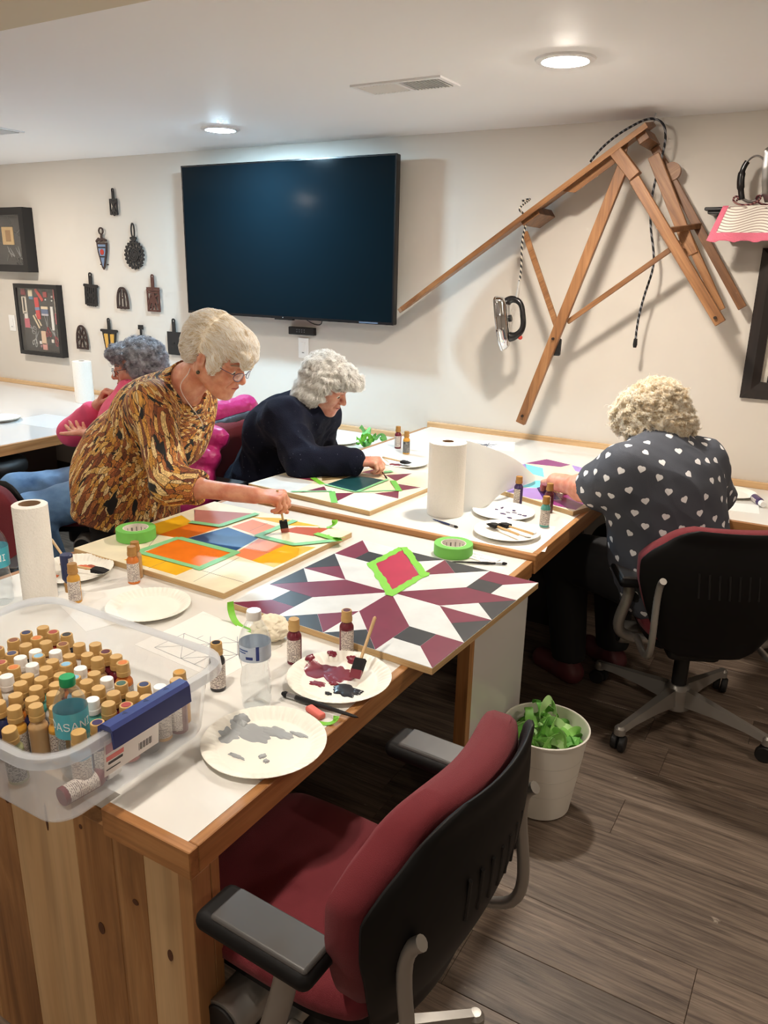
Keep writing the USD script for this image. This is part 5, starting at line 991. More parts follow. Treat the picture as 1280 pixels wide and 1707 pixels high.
part(iron, 'temperature_dial', iput(T(cyl(.016, .056, .066, 24), (0, .02, 0))), blackm); part(iron, 'red_knob', iput(T(trimesh.creation.icosphere(3, .011), (.006, -.075, .10))), P('red_knob', c(196, 60, 48), .3))
hp = (MI @ np.array([0, .112, .10, 1]))[:3]
part(iron, 'cord_sleeve', tube([hp, hp + [.003, .0, .03], hp + [.006, .0, .075]], [.008, .007, .005], 12), P('sleeve_grey', c(176, 172, 166), .5))
part(iron, 'cord', tube(curve([hp + [.006, 0, .07], hp + [.010, -.004, .18], hp + [.016, -.008, .30], hp + [.022, -.012, .355], (-1.40, WY - .295, 1.865), (-1.385, WY - .26, 1.895), (-1.43, WY - .20, 1.905)], 60), .0048, 10), braid)

# shelf with an antique iron and a cloth, at the right edge
sf = thing('wall_shelf', 'small black wall shelf with moulded edges at the right edge of the photo', 'shelf')
for z0_, z1_, e_, yy in ((1.855, 1.868, .0, .165), (1.842, 1.855, .012, .15), (1.80, 1.842, .045, .11), (1.745, 1.80, .085, .06)): part(sf, 'moulding', cbox(-.632 + e_, .05 - e_, WY - yy, WY - .0005, z0_, z1_, .003), blackm, smooth=False)
cl = P('cloth_white', c(226, 218, 206), .9)
n_ = {'tc': ('texture_coordinate', {}), 's': ('separate_xyz', {}), 'sb': ('math', dict(math_type='subtract')), 'm': ('math', dict(math_type='multiply', value2=120.0)), 'f': ('math', dict(math_type='fraction')), 'g': ('math', dict(math_type='greater_than', value2=.70)), 'mx': ('mix', dict(color1=c(232, 226, 214), color2=c(158, 138, 130))), 'p': ('principled_bsdf', dict(roughness=.9))}
stripe = usdkit.material(stage, '/World/Looks/striped_cloth', n_, [('tc.object', 's.vector'), ('s.z', 'sb.value1'), ('s.y', 'sb.value2'), ('sb.value', 'm.value1'), ('m.value', 'f.value1'), ('f.value', 'g.value1'), ('g.value', 'mx.fac'), ('mx.color', 'p.base_color')], surface='p.BSDF')
ct = thing('shelf_cloth', 'striped white cloth with pink crochet edge hanging over the black shelf', 'cloth')
def drape(u0, u1, v0, v1, nu=30, nv=20, off=0.0, wav=0.0):
    V, F = [], []
    for i in range(nu):
        for j in range(nv):
            u = u0 + (u1 - u0) * i / (nu - 1); v = v0 + (v1 - v0) * j / (nv - 1)       # v: 0 on the shelf, grows outwards and down
            x = -.55 + u * .46 - .03 * max(v - .15, 0) / .1 * (1 - u); y, z = (WY - .02 - v, 1.871) if v < .15 else (WY - .172 - .01 * math.sin(u * 14) - (v - .15) * .25, 1.871 - (v - .15) - .006 * math.sin(u * 40) * (j == nv - 1) * wav)
            V.append((x, y - off, z + off * .5))
    for i in range(nu - 1):
        for j in range(nv - 1): a = i * nv + j; F += [(a, a + nv, a + nv + 1), (a, a + nv + 1, a + 1)]
    V = np.array(V); o = len(V); return trimesh.Trimesh(np.vstack([V, V - [0, -.001, .001]]), np.array(F + [(b + o, a + o, e_ + o) for a, b, e_ in F]), process=False)
pinkc = P('pink_crochet', c(214, 110, 132), .9, bump=.4, bscale=200)
part(ct, 'cloth', drape(0, 1, .02, .262), stripe, smooth=40); part(ct, 'crochet_edge', drape(-.02, 1.02, .256, .288, off=.0015, wav=1), pinkc, smooth=40); part(ct, 'crochet_edge', drape(-.02, .03, .02, .26, nu=4, off=.0015), pinkc, smooth=40); part(ct, 'crochet_edge', drape(.1, 1, .10, .125, nv=4, off=.0012), pinkc, smooth=40)
ai = thing('antique_iron', 'antique steel iron with a curved black handle standing on the black shelf', 'iron')
part(ai, 'soleplate', T(lofted([(affinity.scale(sole, .8, .8), 0), (affinity.scale(sole, .8, .8), .02), (affinity.scale(sole, .6, .6), .035)]), (-.415, WY - .10, 1.99), rx=88, rz=68), P('dull_steel', c(150, 148, 146), .35, .9), smooth=40)
part(ai, 'handle', tube(curve([(-.50, WY - .1, 1.90), (-.512, WY - .1, 1.95), (-.515, WY - .1, 2.0), (-.50, WY - .1, 2.045)], 20), [.012] * 6 + [.015] * 8 + [.011] * 6, 14), P('bakelite', c(22, 21, 22), .2), smooth=60); part(ai, 'handle_strap', tube(curve([(-.50, WY - .1, 2.045), (-.47, WY - .1, 2.065), (-.44, WY - .1, 2.05)], 12), .004, 8), _m['dull_steel']); part(ai, 'stand_bracket', tube(curve([(-.50, WY - .1, 1.905), (-.46, WY - .1, 1.89), (-.42, WY - .1, 1.93)], 12), .006, 8), _m['dull_steel'])
n_ = {'tc': ('texture_coordinate', {}), 'w': ('wave_texture', dict(wave_type='bands', bands_direction='diagonal', scale=40.0)), 'r': ('rgb_ramp', {'ramp': [(0.5, c(70, 24, 34)), (0.6, c(150, 110, 104))]}), 'p': ('principled_bsdf', dict(roughness=.9))}
maroonbraid = usdkit.material(stage, '/World/Looks/maroon_braid', n_, [('tc.object', 'w.vector'), ('w.fac', 'r.fac'), ('r.color', 'p.base_color')], surface='p.BSDF')
single('coiled_cord', tube(curve([(-.545 + .028 * math.cos(q) + .014 * q, WY - .12 + .02 * math.sin(q * .8), 1.888 + .018 * math.sin(q) + .006) for q in np.linspace(0, 13, 40)], 160), .0042, 8), maroonbraid, 'coil of maroon braided cord on the black shelf', 'cord')
pf = thing('picture_frame', 'dark brown framed display at the right edge of the photo', 'picture frame')
fx0, fx1, fz0, fz1 = -.40, .25, 1.075, 1.712
fm = wood('frame_walnut', c(18, 12, 10), c(34, 24, 20), c(52, 38, 32), scale=(20, 20, 3), bump=.1)
for (xa, za_), (xb_, zb_), outv in (((fx0, fz0), (fx0, fz1), 0), ((fx1, fz0), (fx1, fz1), 0), ((fx0, fz0), (fx1, fz0), 1), ((fx0, fz1), (fx1, fz1), 1)):
    w = .075; sx = 1 if xa < -.1 else -1; sz = 1 if za_ < 1.3 else -1
    if outv == 0: o = [(xa, fz0), (xa, fz1), (xa + sx * w, fz1 - w), (xa + sx * w, fz0 + w)]
    else: o = [(fx0, za_), (fx1, za_), (fx1 - w, za_ + sz * w), (fx0 + w, za_ + sz * w)]
    o = np.array(o); q = o.mean(0); pts = [(x, WY - .001, z) for x, z in o] + [(x, WY - (.018 if i < 2 else .03), z) for i, (x, z) in enumerate(o)]
    mid = (o[[0, 1]] * .45 + o[[3, 2]] * .55); pts += [(x, WY - .034, z) for x, z in mid]
    part(pf, 'frame_side', trimesh.convex.convex_hull(np.array(pts)), fm, smooth=25)
part(pf, 'mat_board', bx(fx0 + .07, fx1 - .07, WY - .008, WY - .002, fz0 + .07, fz1 - .07), P('ivory_board', c(228, 222, 208), .8), smooth=False)
part(pf, 'round_medallion', T(lathe([(0, 0), (.05, 0), (.048, .004), (.03, .006), (0, .006)], 40), (-.285 + .04, WY - .0082, 1.215), rx=90), P('medallion_tan', c(170, 116, 70), .5)); part(pf, 'black_tool', T(rbox(-.045, .045, -.016, .016, 0, .012, .004), (-.255, WY - .0082, 1.165), rx=90), blackm)
part(pf, 'glass', bx(fx0 + .073, fx1 - .073, WY - .026, WY - .024, fz0 + .073, fz1 - .073), _m['frame_glass'], smooth=False)

# ================================================================== waste bin full of tape scraps
wb = thing('waste_bin', 'round white plastic waste bin standing on the floor beside the table', 'waste bin', (-.608, 2.05, 0))
part(wb, 'bucket', lathe([(0, .002), (.088, .002), (.092, .006), (.127, .272), (.131, .274), (.132, .28), (.128, .282), (.124, .278), (.0885, .010), (0, .008)], 56), P('bin_white', c(228, 224, 214), .45), smooth=40)
for z in (.09, .15, .2): part(wb, 'groove', lathe([(.0921 + (z - .006) * .1316, z), (.0926 + (z - .004) * .1316, z + .001), (.0921 + (z - .002) * .1316, z + .002)], 56), P('bin_white_line', c(204, 200, 192), .5))
g = np.random.default_rng(9)
gm = [P('scrap_green_a', c(120, 182, 80), .55), P('scrap_green_b', c(146, 204, 104), .55), P('scrap_green_c', c(96, 160, 68), .55), P('scrap_green_d', c(172, 214, 140), .55)]
for k in range(54):
    r = .095 * math.sqrt(g.uniform()); a = g.uniform(0, 6.283); x, y, z = r * math.cos(a), r * math.sin(a), .225 + .075 * (1 - (r / .1) ** 2) * g.uniform(.2, 1) + (.05 if k > 46 else 0)
    L_, w = g.uniform(.05, .085), g.uniform(.018, .028); ph = g.uniform(0, 6.283); u = np.array([math.cos(ph), math.sin(ph), 0]); up = np.array([0, 0, 1.0]); q = g.uniform(.6, 2.6); pts = []
    for s in np.linspace(-1, 1, 7): pts.append(np.array([x, y, z]) + u * L_ * .5 * math.sin(s * q) / max(math.sin(min(q, 1.57)), .6) + up * .026 * (math.cos(s * q) - .5) + np.cross(u, up) * .012 * s)
    pts = [np.array([p[0] * min(1, .112 / max(math.hypot(p[0], p[1]), 1e-6)), p[1] * min(1, .112 / max(math.hypot(p[0], p[1]), 1e-6)), min(max(p[2], .2), .36)]) for p in pts]
    single('tape_scrap', ribbon(pts, w, (g.uniform(-1, 1), g.uniform(-1, 1), g.uniform(.0, .6)), .0006, g.uniform(-1.5, 1.5)), gm[k % 4], 'scrap of used green masking tape crumpled in the white waste bin', 'tape scrap', (-.608, 2.05, 0), group='used tape scraps in the waste bin', smooth=50)

# ================================================================== people
def skin(name, base, red):
    n = {'tc': ('texture_coordinate', {}), 'a': ('noise_texture', dict(scale=26, detail=4)), 'r': ('rgb_ramp', {'ramp': [(0.32, red), (0.62, base)]}),
         'n': ('noise_texture', dict(scale=170, detail=3)), 'b': ('bump', dict(strength=.22, distance=.002)),
         'p': ('principled_bsdf', dict(roughness=.48, subsurface_weight=.12, subsurface_scale=.01))}
    return usdkit.material(stage, '/World/Looks/' + name, n, [('tc.object', 'a.vector'), ('a.fac', 'r.fac'), ('r.color', 'p.base_color'), ('tc.object', 'n.vector'), ('n.fac', 'b.height'), ('b.normal', 'p.normal')], surface='p.BSDF')
skA = skin('skin_tan', c(216, 160, 132), c(196, 124, 98)); skB = skin('skin_fair', c(224, 170, 148), c(202, 128, 108)); skC = skin('skin_pinkish', c(222, 162, 138), c(204, 128, 104))
lipM = P('lips', c(168, 84, 78), .4); eyeW = P('eye_white', c(226, 218, 210), .2); irisM = P('iris', c(60, 56, 54), .15); browM = P('eyebrow', c(150, 120, 100), .8)
def head(F, C, R, s=1.0, ears=True):
    """adds a head to the field F: C its centre between the ears, R columns forward, left, up"""
    W = lambda x, y, z: np.array(C) + s * (R @ np.array([x, y, z], float))
    E = lambda p, r, k=.012, mode='add': F.ell(W(*p), np.array(r) * s, R, k * s, mode)
    Kp = lambda a, b, ra, rb, k=.01, mode='add': F.cap(W(*a), W(*b), ra * s, rb * s, k * s, mode)
    E((-.016, 0, .040), (.098, .076, .084), .0); E((.030, 0, .045), (.060, .064, .058), .02)
    E((.034, 0, -.030), (.058, .060, .084), .025)
    for q in (-1, 1):
        Kp((-.012, q * .052, -.045), (.062, q * .018, -.098), .019, .018, .03); Kp((-.012, q * .056, -.01), (-.012, q * .052, -.045), .018, .018, .02)
        E((.058, q * .036, -.026), (.030, .026, .024), .02)
    E((.078, 0, -.100), (.018, .021, .017), .02); E((.074, 0, -.064), (.024, .034, .026), .02)
    for q in (-1, 1): E((.096, q * .032, .002), (.017, .019, .013), .014, 'sub')
    for q in (-1, 1):
        Kp((.088, q * .012, .020), (.072, q * .052, .018), .0085, .007, .012); E((.077, q * .032, .001), (.013, .0145, .0115), .004)
    Kp((.088, 0, .014), (.113, 0, -.026), .0075, .0105, .010); E((.111, 0, -.032), (.0105, .0105, .0085), .006)
    for q in (-1, 1): E((.100, q * .0125, -.034), (.0115, .0075, .0075), .005)
    E((.0945, 0, -.0565), (.009, .022, .0052), .004); E((.0925, 0, -.0690), (.009, .019, .0058), .004); E((.105, 0, -.0628), (.016, .024, .0012), .003, 'sub')
    for q in (-1, 1): Kp((.094, q * .018, -.036), (.084, q * .031, -.062), .0035, .003, .006, 'sub')
    if ears:
        for q in (-1, 1):
            Ro = R @ frame((1, q * .45, 0), (-.15, 0, 1)); F.ell(W(-.012, q * .078, -.004), np.array((.019, .008, .032)) * s, Ro, .006 * s); F.ell(W(-.007, q * .086, -.001), np.array((.010, .006, .018)) * s, Ro, .004 * s, 'sub'); E((-.006, q * .074, -.032), (.009, .006, .009), .005)
    return W
def face_parts(t, W, R, s, brow=browM, sk=None):
    for q in (-1, 1):
        e_ = part(t, 'eye', T(trimesh.creation.icosphere(2, .0118 * s), W(.0790, q * .0315, -.0015)), eyeW, smooth=True)
        part(e_, 'iris', T(trimesh.creation.icosphere(2, .0062 * s), W(.0862, q * .0318, -.0050)), irisM, smooth=True)
        part(t, 'eyebrow', tube(curve([W(.0955, q * .014, .021), W(.092, q * .034, .026), W(.075, q * .052, .021)], 12), [.0028 * s] * 12, 8), brow, smooth=True)
    part(t, 'lips', tube(curve([W(.091, .019, -.0632), W(.1010, .010, -.0600), W(.1015, 0, -.0612), W(.1010, -.010, -.0600), W(.091, -.019, -.0632)], 18), np.array([.002, .0026, .003, .0032, .0033, .0034, .0035, .0035, .0035, .0035, .0035, .0035, .0034, .0033, .0032, .003, .0026, .002]) * s, 8), lipM, smooth=True)
def hand(F, Wr, fwd, palm, thumb_side, curls=((50, 60, 35),) * 4, s=1.0, spread=1.0, thumb=(.55, .75, .35), tcurl=25, k=.0045):
    """wrist Wr, fwd to the knuckles, palm the way the palm faces, thumb_side the way the thumb points; returns the finger tips (index first, thumb last)"""
    f = nrm(fwd); n = np.array(palm, float); n = nrm(n - f * (n @ f)); l = np.array(thumb_side, float); l = nrm(l - f * (l @ f) - n * (l @ n)); Wr = np.array(Wr, float); tips = []
    G = lambda a, b, d: Wr + s * (f * a + l * b + n * d)
    mcp = [(.088, .030), (.093, .010), (.089, -.010), (.081, -.028)]
    dry = F is None
    if dry: F = Field((0, 0, 0), (.02, .02, .02), .01)
    for (a, b), r in zip(mcp, (.0125, .0128, .012, .0112)): F.cap(G(.004, b * .55, 0), G(a, b, -.001), .0155 * s, r * s, .010 * s)
    F.cap(G(.03, .018, .007), G(.07, .0, .006), .013 * s, .012 * s, .010 * s); F.cap(G(.02, -.018, .006), G(.07, -.022, .004), .012 * s, .010 * s, .008 * s)
    for i, ((a, b), L_, cu) in enumerate(zip(mcp, (.072, .080, .074, .058), curls)):
        p = G(a, b, 0); ang = 0; side = (1.5, .5, -.5, -1.6)[i] * 3.2 * spread; rr = (.0096, .0098, .0093, .0084)[i]
        for j, (q, cc) in enumerate(zip((.46, .31, .25), cu)):
            ang += cc; d = f * math.cos(math.radians(ang)) + n * math.sin(math.radians(ang)); d = nrm(d + l * math.sin(math.radians(side)) * math.cos(math.radians(ang))); p2 = p + d * L_ * q * s
            F.cap(p, p2, rr * (1 - .07 * j) * s, rr * (.95 - .09 * j) * s, .003 * s if j else k * s); F.ell(p, np.full(3, rr * 1.07 * (1 - .05 * j) * s), None, .003 * s); p = p2
        tips.append(p)
    p = G(.022, .024, .006); d = nrm(f * thumb[0] + l * thumb[1] + n * thumb[2])
    for j, L_ in enumerate((.042, .034, .026)):
        p2 = p + d * L_ * s; F.cap(p, p2, (.0135, .0112, .0102)[j] * s, (.0115, .0104, .0085)[j] * s, .008 * s if j == 0 else .003 * s); p = p2
        d = nrm(d * math.cos(math.radians(tcurl)) + (f * .8 - l * .6 + n * .25) * math.sin(math.radians(tcurl)))
    tips.append(p); return tips
def arm(F, sh, el, wr, r=(.048, .040, .036, .026), k=.02):
    F.cap(sh, el, r[0], r[1], k); F.cap(el, wr, r[2], r[3], k); m = np.array(el) * .72 + np.array(wr) * .28; F.ell(m, (r[2] * 1.12,) * 3, None, .02)
    F.cap(np.array(el) * .25 + np.array(wr) * .75, wr, r[3] * 1.05, r[3] * .95, .01, flat=None)
def leg(F, hip, knee, ankle, toe, r=(.085, .062, .056, .038), k=.03):
    F.cap(hip, knee, r[0], r[1], k); F.cap(knee, ankle, r[2], r[3], .02); F.ell(np.array(knee) * .7 + np.array(ankle) * .3, (r[2] * 1.05,) * 3, None, .03)
    F.cap(np.array(ankle) - [0, 0, .02], toe, .034, .026, .015)
def shoe(t, ankle, toe, mat, name='shoe'):
    a, b = np.array(ankle, float), np.array(toe, float); d = nrm([b[0] - a[0], b[1] - a[1], 0]); lo = np.minimum(a, b) - .1; hi = np.maximum(a, b) + .1; lo[2] = -.01
    F = Field(lo, hi, .007); F.cap([a[0] - d[0] * .03, a[1] - d[1] * .03, .045], [b[0], b[1], .036], .048, .044, .02); F.cap([a[0], a[1], .05], [a[0], a[1], .085], .046, .044, .02); F.cut((0, 0, 0.001), (0, 0, -1)); part(t, name, F.mesh(), mat, smooth=True)
def wrinkle(m, amp, freq, seed, dirs=None):
    v = m.vertices; n = trimesh.Trimesh(v, m.faces, process=False).vertex_normals; p = v * freq if dirs is None else (v @ np.array(dirs, float).T) * freq
    w = meshkit.fbm(p + seed * 3.7, 3, seed) - .5; r = 1 - np.abs(2 * meshkit.noise(p * 1.7 + seed, seed + 3) - 1); m.vertices = v + n * (amp * (w * 1.2 + (r - .5) * .6))[:, None]; return m
def smoothed(m, it=6):
    v0 = m.vertices.copy(); trimesh.smoothing.filter_taubin(m, lamb=.5, nu=.52, iterations=it); d = m.vertices - v0; k = np.linalg.norm(d, axis=1, keepdims=True); m.vertices = v0 + d * np.minimum(1, .006 / np.maximum(k, 1e-9)); return m
def hairmat(name, root, tip):
    n = {'hi': ('hair_info', {}), 'g': ('geometry', {}), 'n': ('noise_texture', dict(scale=38, detail=3)), 'r': ('rgb_ramp', {'ramp': [(0.30, root), (0.68, tip)]}), 'p': ('principled_bsdf', dict(roughness=.55, specular_ior_level=.35))}
    return usdkit.material(stage, '/World/Looks/' + name, n, [('g.position', 'n.vector'), ('n.fac', 'r.fac'), ('r.color', 'p.base_color')], surface='p.BSDF')
def strands(parent, shell, flow, n, length, mat, seed, rad=.0006, lift=.002, curl=0.0, cfreq=60, npt=8, jitter=.25, name='strand_curves', keep=None, sink=.0):
    """hair fibres that start on the hair shell and run along flow(p) (world directions), with curls"""
    g = np.random.default_rng(seed); tri = shell.triangles; ar = shell.area_faces; fi = g.choice(len(tri), n, p=ar / ar.sum()); b = g.dirichlet((1, 1, 1), n); p = (tri[fi] * b[:, :, None]).sum(1); nn = shell.face_normals[fi]
    if keep is not None: m = keep(p); p, nn = p[m], nn[m]
    n = len(p); L_ = length * g.uniform(.6, 1.25, n); pts = np.zeros((n, npt, 3)); q = p - nn * sink; ph = g.uniform(0, 6.283, n); kd = g.normal(size=(n, 3)) * jitter
    from scipy.spatial import cKDTree
    cen = shell.triangles_center; kt = cKDTree(cen); fn = shell.face_normals
    for i in range(npt):
        pts[:, i] = q; d = flow(q) + kd; _, k = kt.query(q); nv = fn[k]; dep = ((q - cen[k]) * nv).sum(1)
        d = d - nv * (d * nv).sum(1, keepdims=True); d /= np.maximum(np.linalg.norm(d, axis=1, keepdims=True), 1e-6)
        d = d + nv * np.clip((lift - dep) * 60, -.5, .5)[:, None]
        if curl:
            sd = np.cross(d, nv); a = ph + i * cfreq * .1; d = d + curl * (np.cos(a)[:, None] * sd + np.sin(a)[:, None] * nv * .8)
        q = q + d * (L_ / npt)[:, None]
    cu = UsdGeom.BasisCurves.Define(stage, f'{path_of(parent)}/{numbered(path_of(parent), name)}'); cu.CreateTypeAttr('linear'); cu.CreatePointsAttr(Vt.Vec3fArray.FromNumpy(pts.reshape(-1, 3).astype(np.float32))); cu.CreateCurveVertexCountsAttr(Vt.IntArray.FromNumpy(np.full(n, npt, np.int32)))
    w = np.tile(2 * rad * np.linspace(1, .35, npt), n); cu.CreateWidthsAttr(Vt.FloatArray.FromNumpy(w.astype(np.float32))); cu.SetWidthsInterpolation('vertex'); UsdShade.MaterialBindingAPI.Apply(cu.GetPrim()).Bind(mat); tag(cu.GetPrim(), kind='stuff'); return cu
def lumps(m, amp, freq, seed, grain=None):
    v = m.vertices; n = trimesh.Trimesh(v, m.faces, process=False).vertex_normals; w = meshkit.fbm(v * freq, 3, seed) - .5; r = 1 - np.abs(2 * meshkit.noise(v * freq * 1.3, seed + 9) - 1)
    m.vertices = v + n * (amp * (w + .8 * (r - .5)))[:, None]; return m
def person(label, base): return thing('person', label, 'person', base)
H = .0045

# ---------------------------------------------------------------- the standing woman in the flame print tunic
t = person('person standing in a brown, gold and black print tunic, bending to paint the orange panel', (0, 0, 0))
hC = np.array([-1.836, 2.010, 1.302]); hR = frame((.873, .194, -.467), (.42, .02, .9)); S_ = 1.03
pel, wai, che, neb = np.array([-2.315, 2.015, .83]), np.array([-2.285, 2.02, .93]), np.array([-2.125, 2.03, 1.075]), np.array([-1.985, 2.02, 1.205])
shR, elR, wrR = np.array([-2.03, 1.885, 1.135]), np.array([-1.875, 1.80, .895]), np.array([-1.622, 1.897, .848]); shL, elL, wrL = np.array([-2.10, 2.15, 1.11]), np.array([-2.36, 2.25, .89]), np.array([-2.37, 2.22, .64])
def torso(F, g=0.0, k=.05):
    F.ell(pel, (.125 + g, .175 + g, .13 + g), None, .0); F.cap(pel, wai, .125 + g, .125 + g, k, flat=((0, 1, 0), .80)); F.cap(wai, che, .125 + g, .118 + g, k, flat=((0, 1, 0), .80)); F.cap(che - [0, .07, 0], che + [0, .07, 0], .105 + g, .105 + g, k); F.cap(che + [.02, -.06, -.04], che + [.02, .06, -.04], .085 + g, .085 + g, k)
    F.cap(shR, shL, .058 + g, .058 + g, .05); F.cap(che, neb, .10 + g, .062 + g, .05)
def body1():
    F = Field((-2.56, 1.62, 0.0), (-1.40, 2.46, 1.47), H); torso(F)
    F.cap(neb, hC + hR @ np.array([-.030, 0, -.05]), .056, .050, .03); W = head(F, hC, hR, S_)
    arm(F, shR, elR, wrR); arm(F, shL, elL, wrL)
    tp = hand(F, wrR, *HA)
    hand(F, wrL, (.05, 0, -1), (0, -1, 0), (1, 0, 0), ((12, 14, 8),) * 4, .98, 1.2, (.6, .8, .1), 10)
    for y in (-.09, .09): leg(F, pel + [0, y, -.03], pel + [.03, y * 1.1, -.42], (pel[0] - .02, pel[1] + y * 1.1, .09), (pel[0] + .13, pel[1] + y * 1.3, .045))
    return F.mesh(), W, tp
HA = ((.86, .42, -.02), (.10, .20, -1), (-.35, .85, .1), ((62, 62, 35), (66, 64, 35), (70, 64, 35), (74, 62, 35)), .98, .6, (.70, .35, .75), 20)
tp0 = hand(None, wrR, *HA); wrR = wrR + np.array([-1.510, 1.937, .835]) - (tp0[0] * .4 + tp0[4] * .6)
bm, W, tips = body1(); part(t, 'body', bm, skA, smooth=True); face_parts(t, W, hR, S_)
F = Field((-2.62, 1.70, .02), (-2.05, 2.30, .93), .007)
for y in (-.09, .09): F.cap(pel + [0, y, -.02], pel + [.03, y * 1.1, -.42], .112, .082, .04); F.cap(pel + [.03, y * 1.1, -.42], (pel[0] - .02, pel[1] + y * 1.1, .08), .08, .066, .03)
F.ell(pel, (.137, .187, .12), None, .04); F.cut((0, 0, .055), (0, 0, -1)); part(t, 'trousers', wrinkle(F.mesh(), .006, 9, 4), P('black_trousers', c(20, 20, 22), .8), smooth=True)
for y in (-.1, .1): shoe(t, (pel[0] - .02, pel[1] + y, .08), (pel[0] + .13, pel[1] + y * 1.25, .04), P('black_shoe', c(24, 24, 26), .5))
F = Field((-2.68, 1.62, .60), (-1.62, 2.48, 1.30), .006); torso(F, .016, .06)
F.ell(pel + [.02, -.01, -.03], (.168, .212, .15), None, .05); F.cap(pel + [.0, -.01, .0], pel + [-.01, -.02, -.165], .172, .185, .06, flat=((0, 1, 0), .86)); F.cap(wai + [.03, 0, .0], che + [.02, 0, -.1], .12, .11, .06, flat=((0, 1, 0), .82))
cuf = elR * .42 + wrR * .58 if False else elR * .66 + wrR * .34
F.cap(shR, elR, .070, .064, .04); F.cap(elR, cuf + (wrR - elR) * .06, .064, .058, .03); F.cap(shL, elL, .070, .062, .04); F.cap(elL, elL * .6 + wrL * .4, .06, .055, .03)
nd = nrm(wrR - elR)
F.cap(cuf + nd * .2, cuf + nd * .3, .2, .2, 0, 'sub')      # open cuff
hem = pel + [-.02, -.01, -.175]; F.cut(hem, (-.16, -.10, -1))
F.cap(neb + [.01, 0, -.015], hC + hR @ np.array([-.05, 0, -.09]), .073, .088, .008, 'sub'); F.ell(neb + [.055, -.01, -.035], (.062, .06, .05), None, .01, 'sub')
tun = smoothed(F.mesh(), 4); tun = wrinkle(tun, .010, 7, 2, np.array([[1, 0, 0], [0, 1, 0], [.35, 0, .55]]))
n = {'at': ('attribute', dict(attribute='flow')), 'mp': ('mapping', dict(scale=(1, 1, 1))), 'wn': ('noise_texture', dict(scale=10, detail=3)), 'ws': ('vector_math', dict(math_type='scale', scale=.035)), 'wa': ('vector_math', dict(math_type='add')),
     'm2': ('mapping', dict(scale=(88, 88, 11))), 'v': ('voronoi_texture', dict(feature='f1', scale=1.0, randomness=1.0)), 'hs': ('separate_color', {}),
     'r': ('rgb_ramp', {'interpolate': False, 'ramp': [(0.0, c(150, 84, 44)), (0.13, c(214, 158, 70)), (0.30, c(240, 214, 160)), (0.42, c(186, 116, 62)), (0.56, c(222, 178, 100)), (0.70, c(120, 66, 40)), (0.80, c(236, 204, 140)), (0.90, c(196, 128, 58))]}),
     'e': ('voronoi_texture', dict(feature='distance_to_edge', scale=1.0)), 'er': ('rgb_ramp', {'ramp': [(0.0, (0, 0, 0)), (0.015, (0, 0, 0)), (0.06, (1, 1, 1))]}), 'dk': ('mix', dict(mix_type='mix', color1=c(50, 28, 18))),
     'bn': ('noise_texture', dict(scale=1.0, detail=2, distortion=.6)), 'm3': ('mapping', dict(scale=(24, 24, 5))), 'br': ('rgb_ramp', {'ramp': [(0.60, (0, 0, 0)), (0.62, (1, 1, 1))]}), 'bk': ('mix', dict(color2=c(22, 20, 20))),
     'd': ('voronoi_texture', dict(feature='f1', scale=190.0)), 'dr': ('rgb_ramp', {'ramp': [(0.30, (1.12, 1.1, 1.05)), (0.62, (.62, .56, .5))]}), 'dm': ('mix', dict(mix_type='multiply', fac=.85)), 'p': ('principled_bsdf', dict(roughness=.75, sheen_weight=.05))}
l = [('at.vector', 'wn.vector'), ('wn.color', 'ws.vector1'), ('at.vector', 'wa.vector1'), ('ws.vector', 'wa.vector2'), ('wa.vector', 'm2.vector'), ('m2.vector', 'v.vector'), ('m2.vector', 'e.vector'), ('v.color', 'hs.color'), ('hs.r', 'r.fac'), ('e.distance', 'er.fac'),
     ('er.color', 'dk.fac'), ('r.color', 'dk.color2'), ('wa.vector', 'm3.vector'), ('m3.vector', 'bn.vector'), ('bn.fac', 'br.fac'), ('br.color', 'bk.fac'), ('at.vector', 'd.vector'), ('d.distance', 'dr.fac'), ('dk.color', 'dm.color1'), ('dr.color', 'dm.color2'), ('dm.color', 'bk.color1'), ('bk.color', 'p.base_color')]
flame = usdkit.material(stage, '/World/Looks/flame_print', n, l, surface='p.BSDF')
tp = part(t, 'tunic', tun, flame, smooth=True)
v = tun.vertices; segs = [(pel, che), (shR, elR), (elR, wrR), (shL, elL), (elL, wrL), (che, neb)]; D_ = []
for a, b in segs:
    ab = b - a; s = np.clip(((v - a) @ ab) / (ab @ ab), 0, 1); D_.append(np.linalg.norm(v - a - s[:, None] * ab, axis=1))
D_ = np.array(D_); D_[0] -= .10; D_[5] -= .06; wgt = np.exp(-D_ / .02); wgt /= wgt.sum(0); fl_ = np.zeros_like(v)
for i, (a, b) in enumerate(segs): z = nrm(b - a + np.array([0, 0, 1e-6])); x = nrm(np.cross([0.2, 1, .1], z)); y = np.cross(z, x); q = v - a; fl_ += wgt[i][:, None] * np.stack([q @ x, q @ y, q @ z + .37 * i], 1)
primvar(tp, 'flow', fl_)
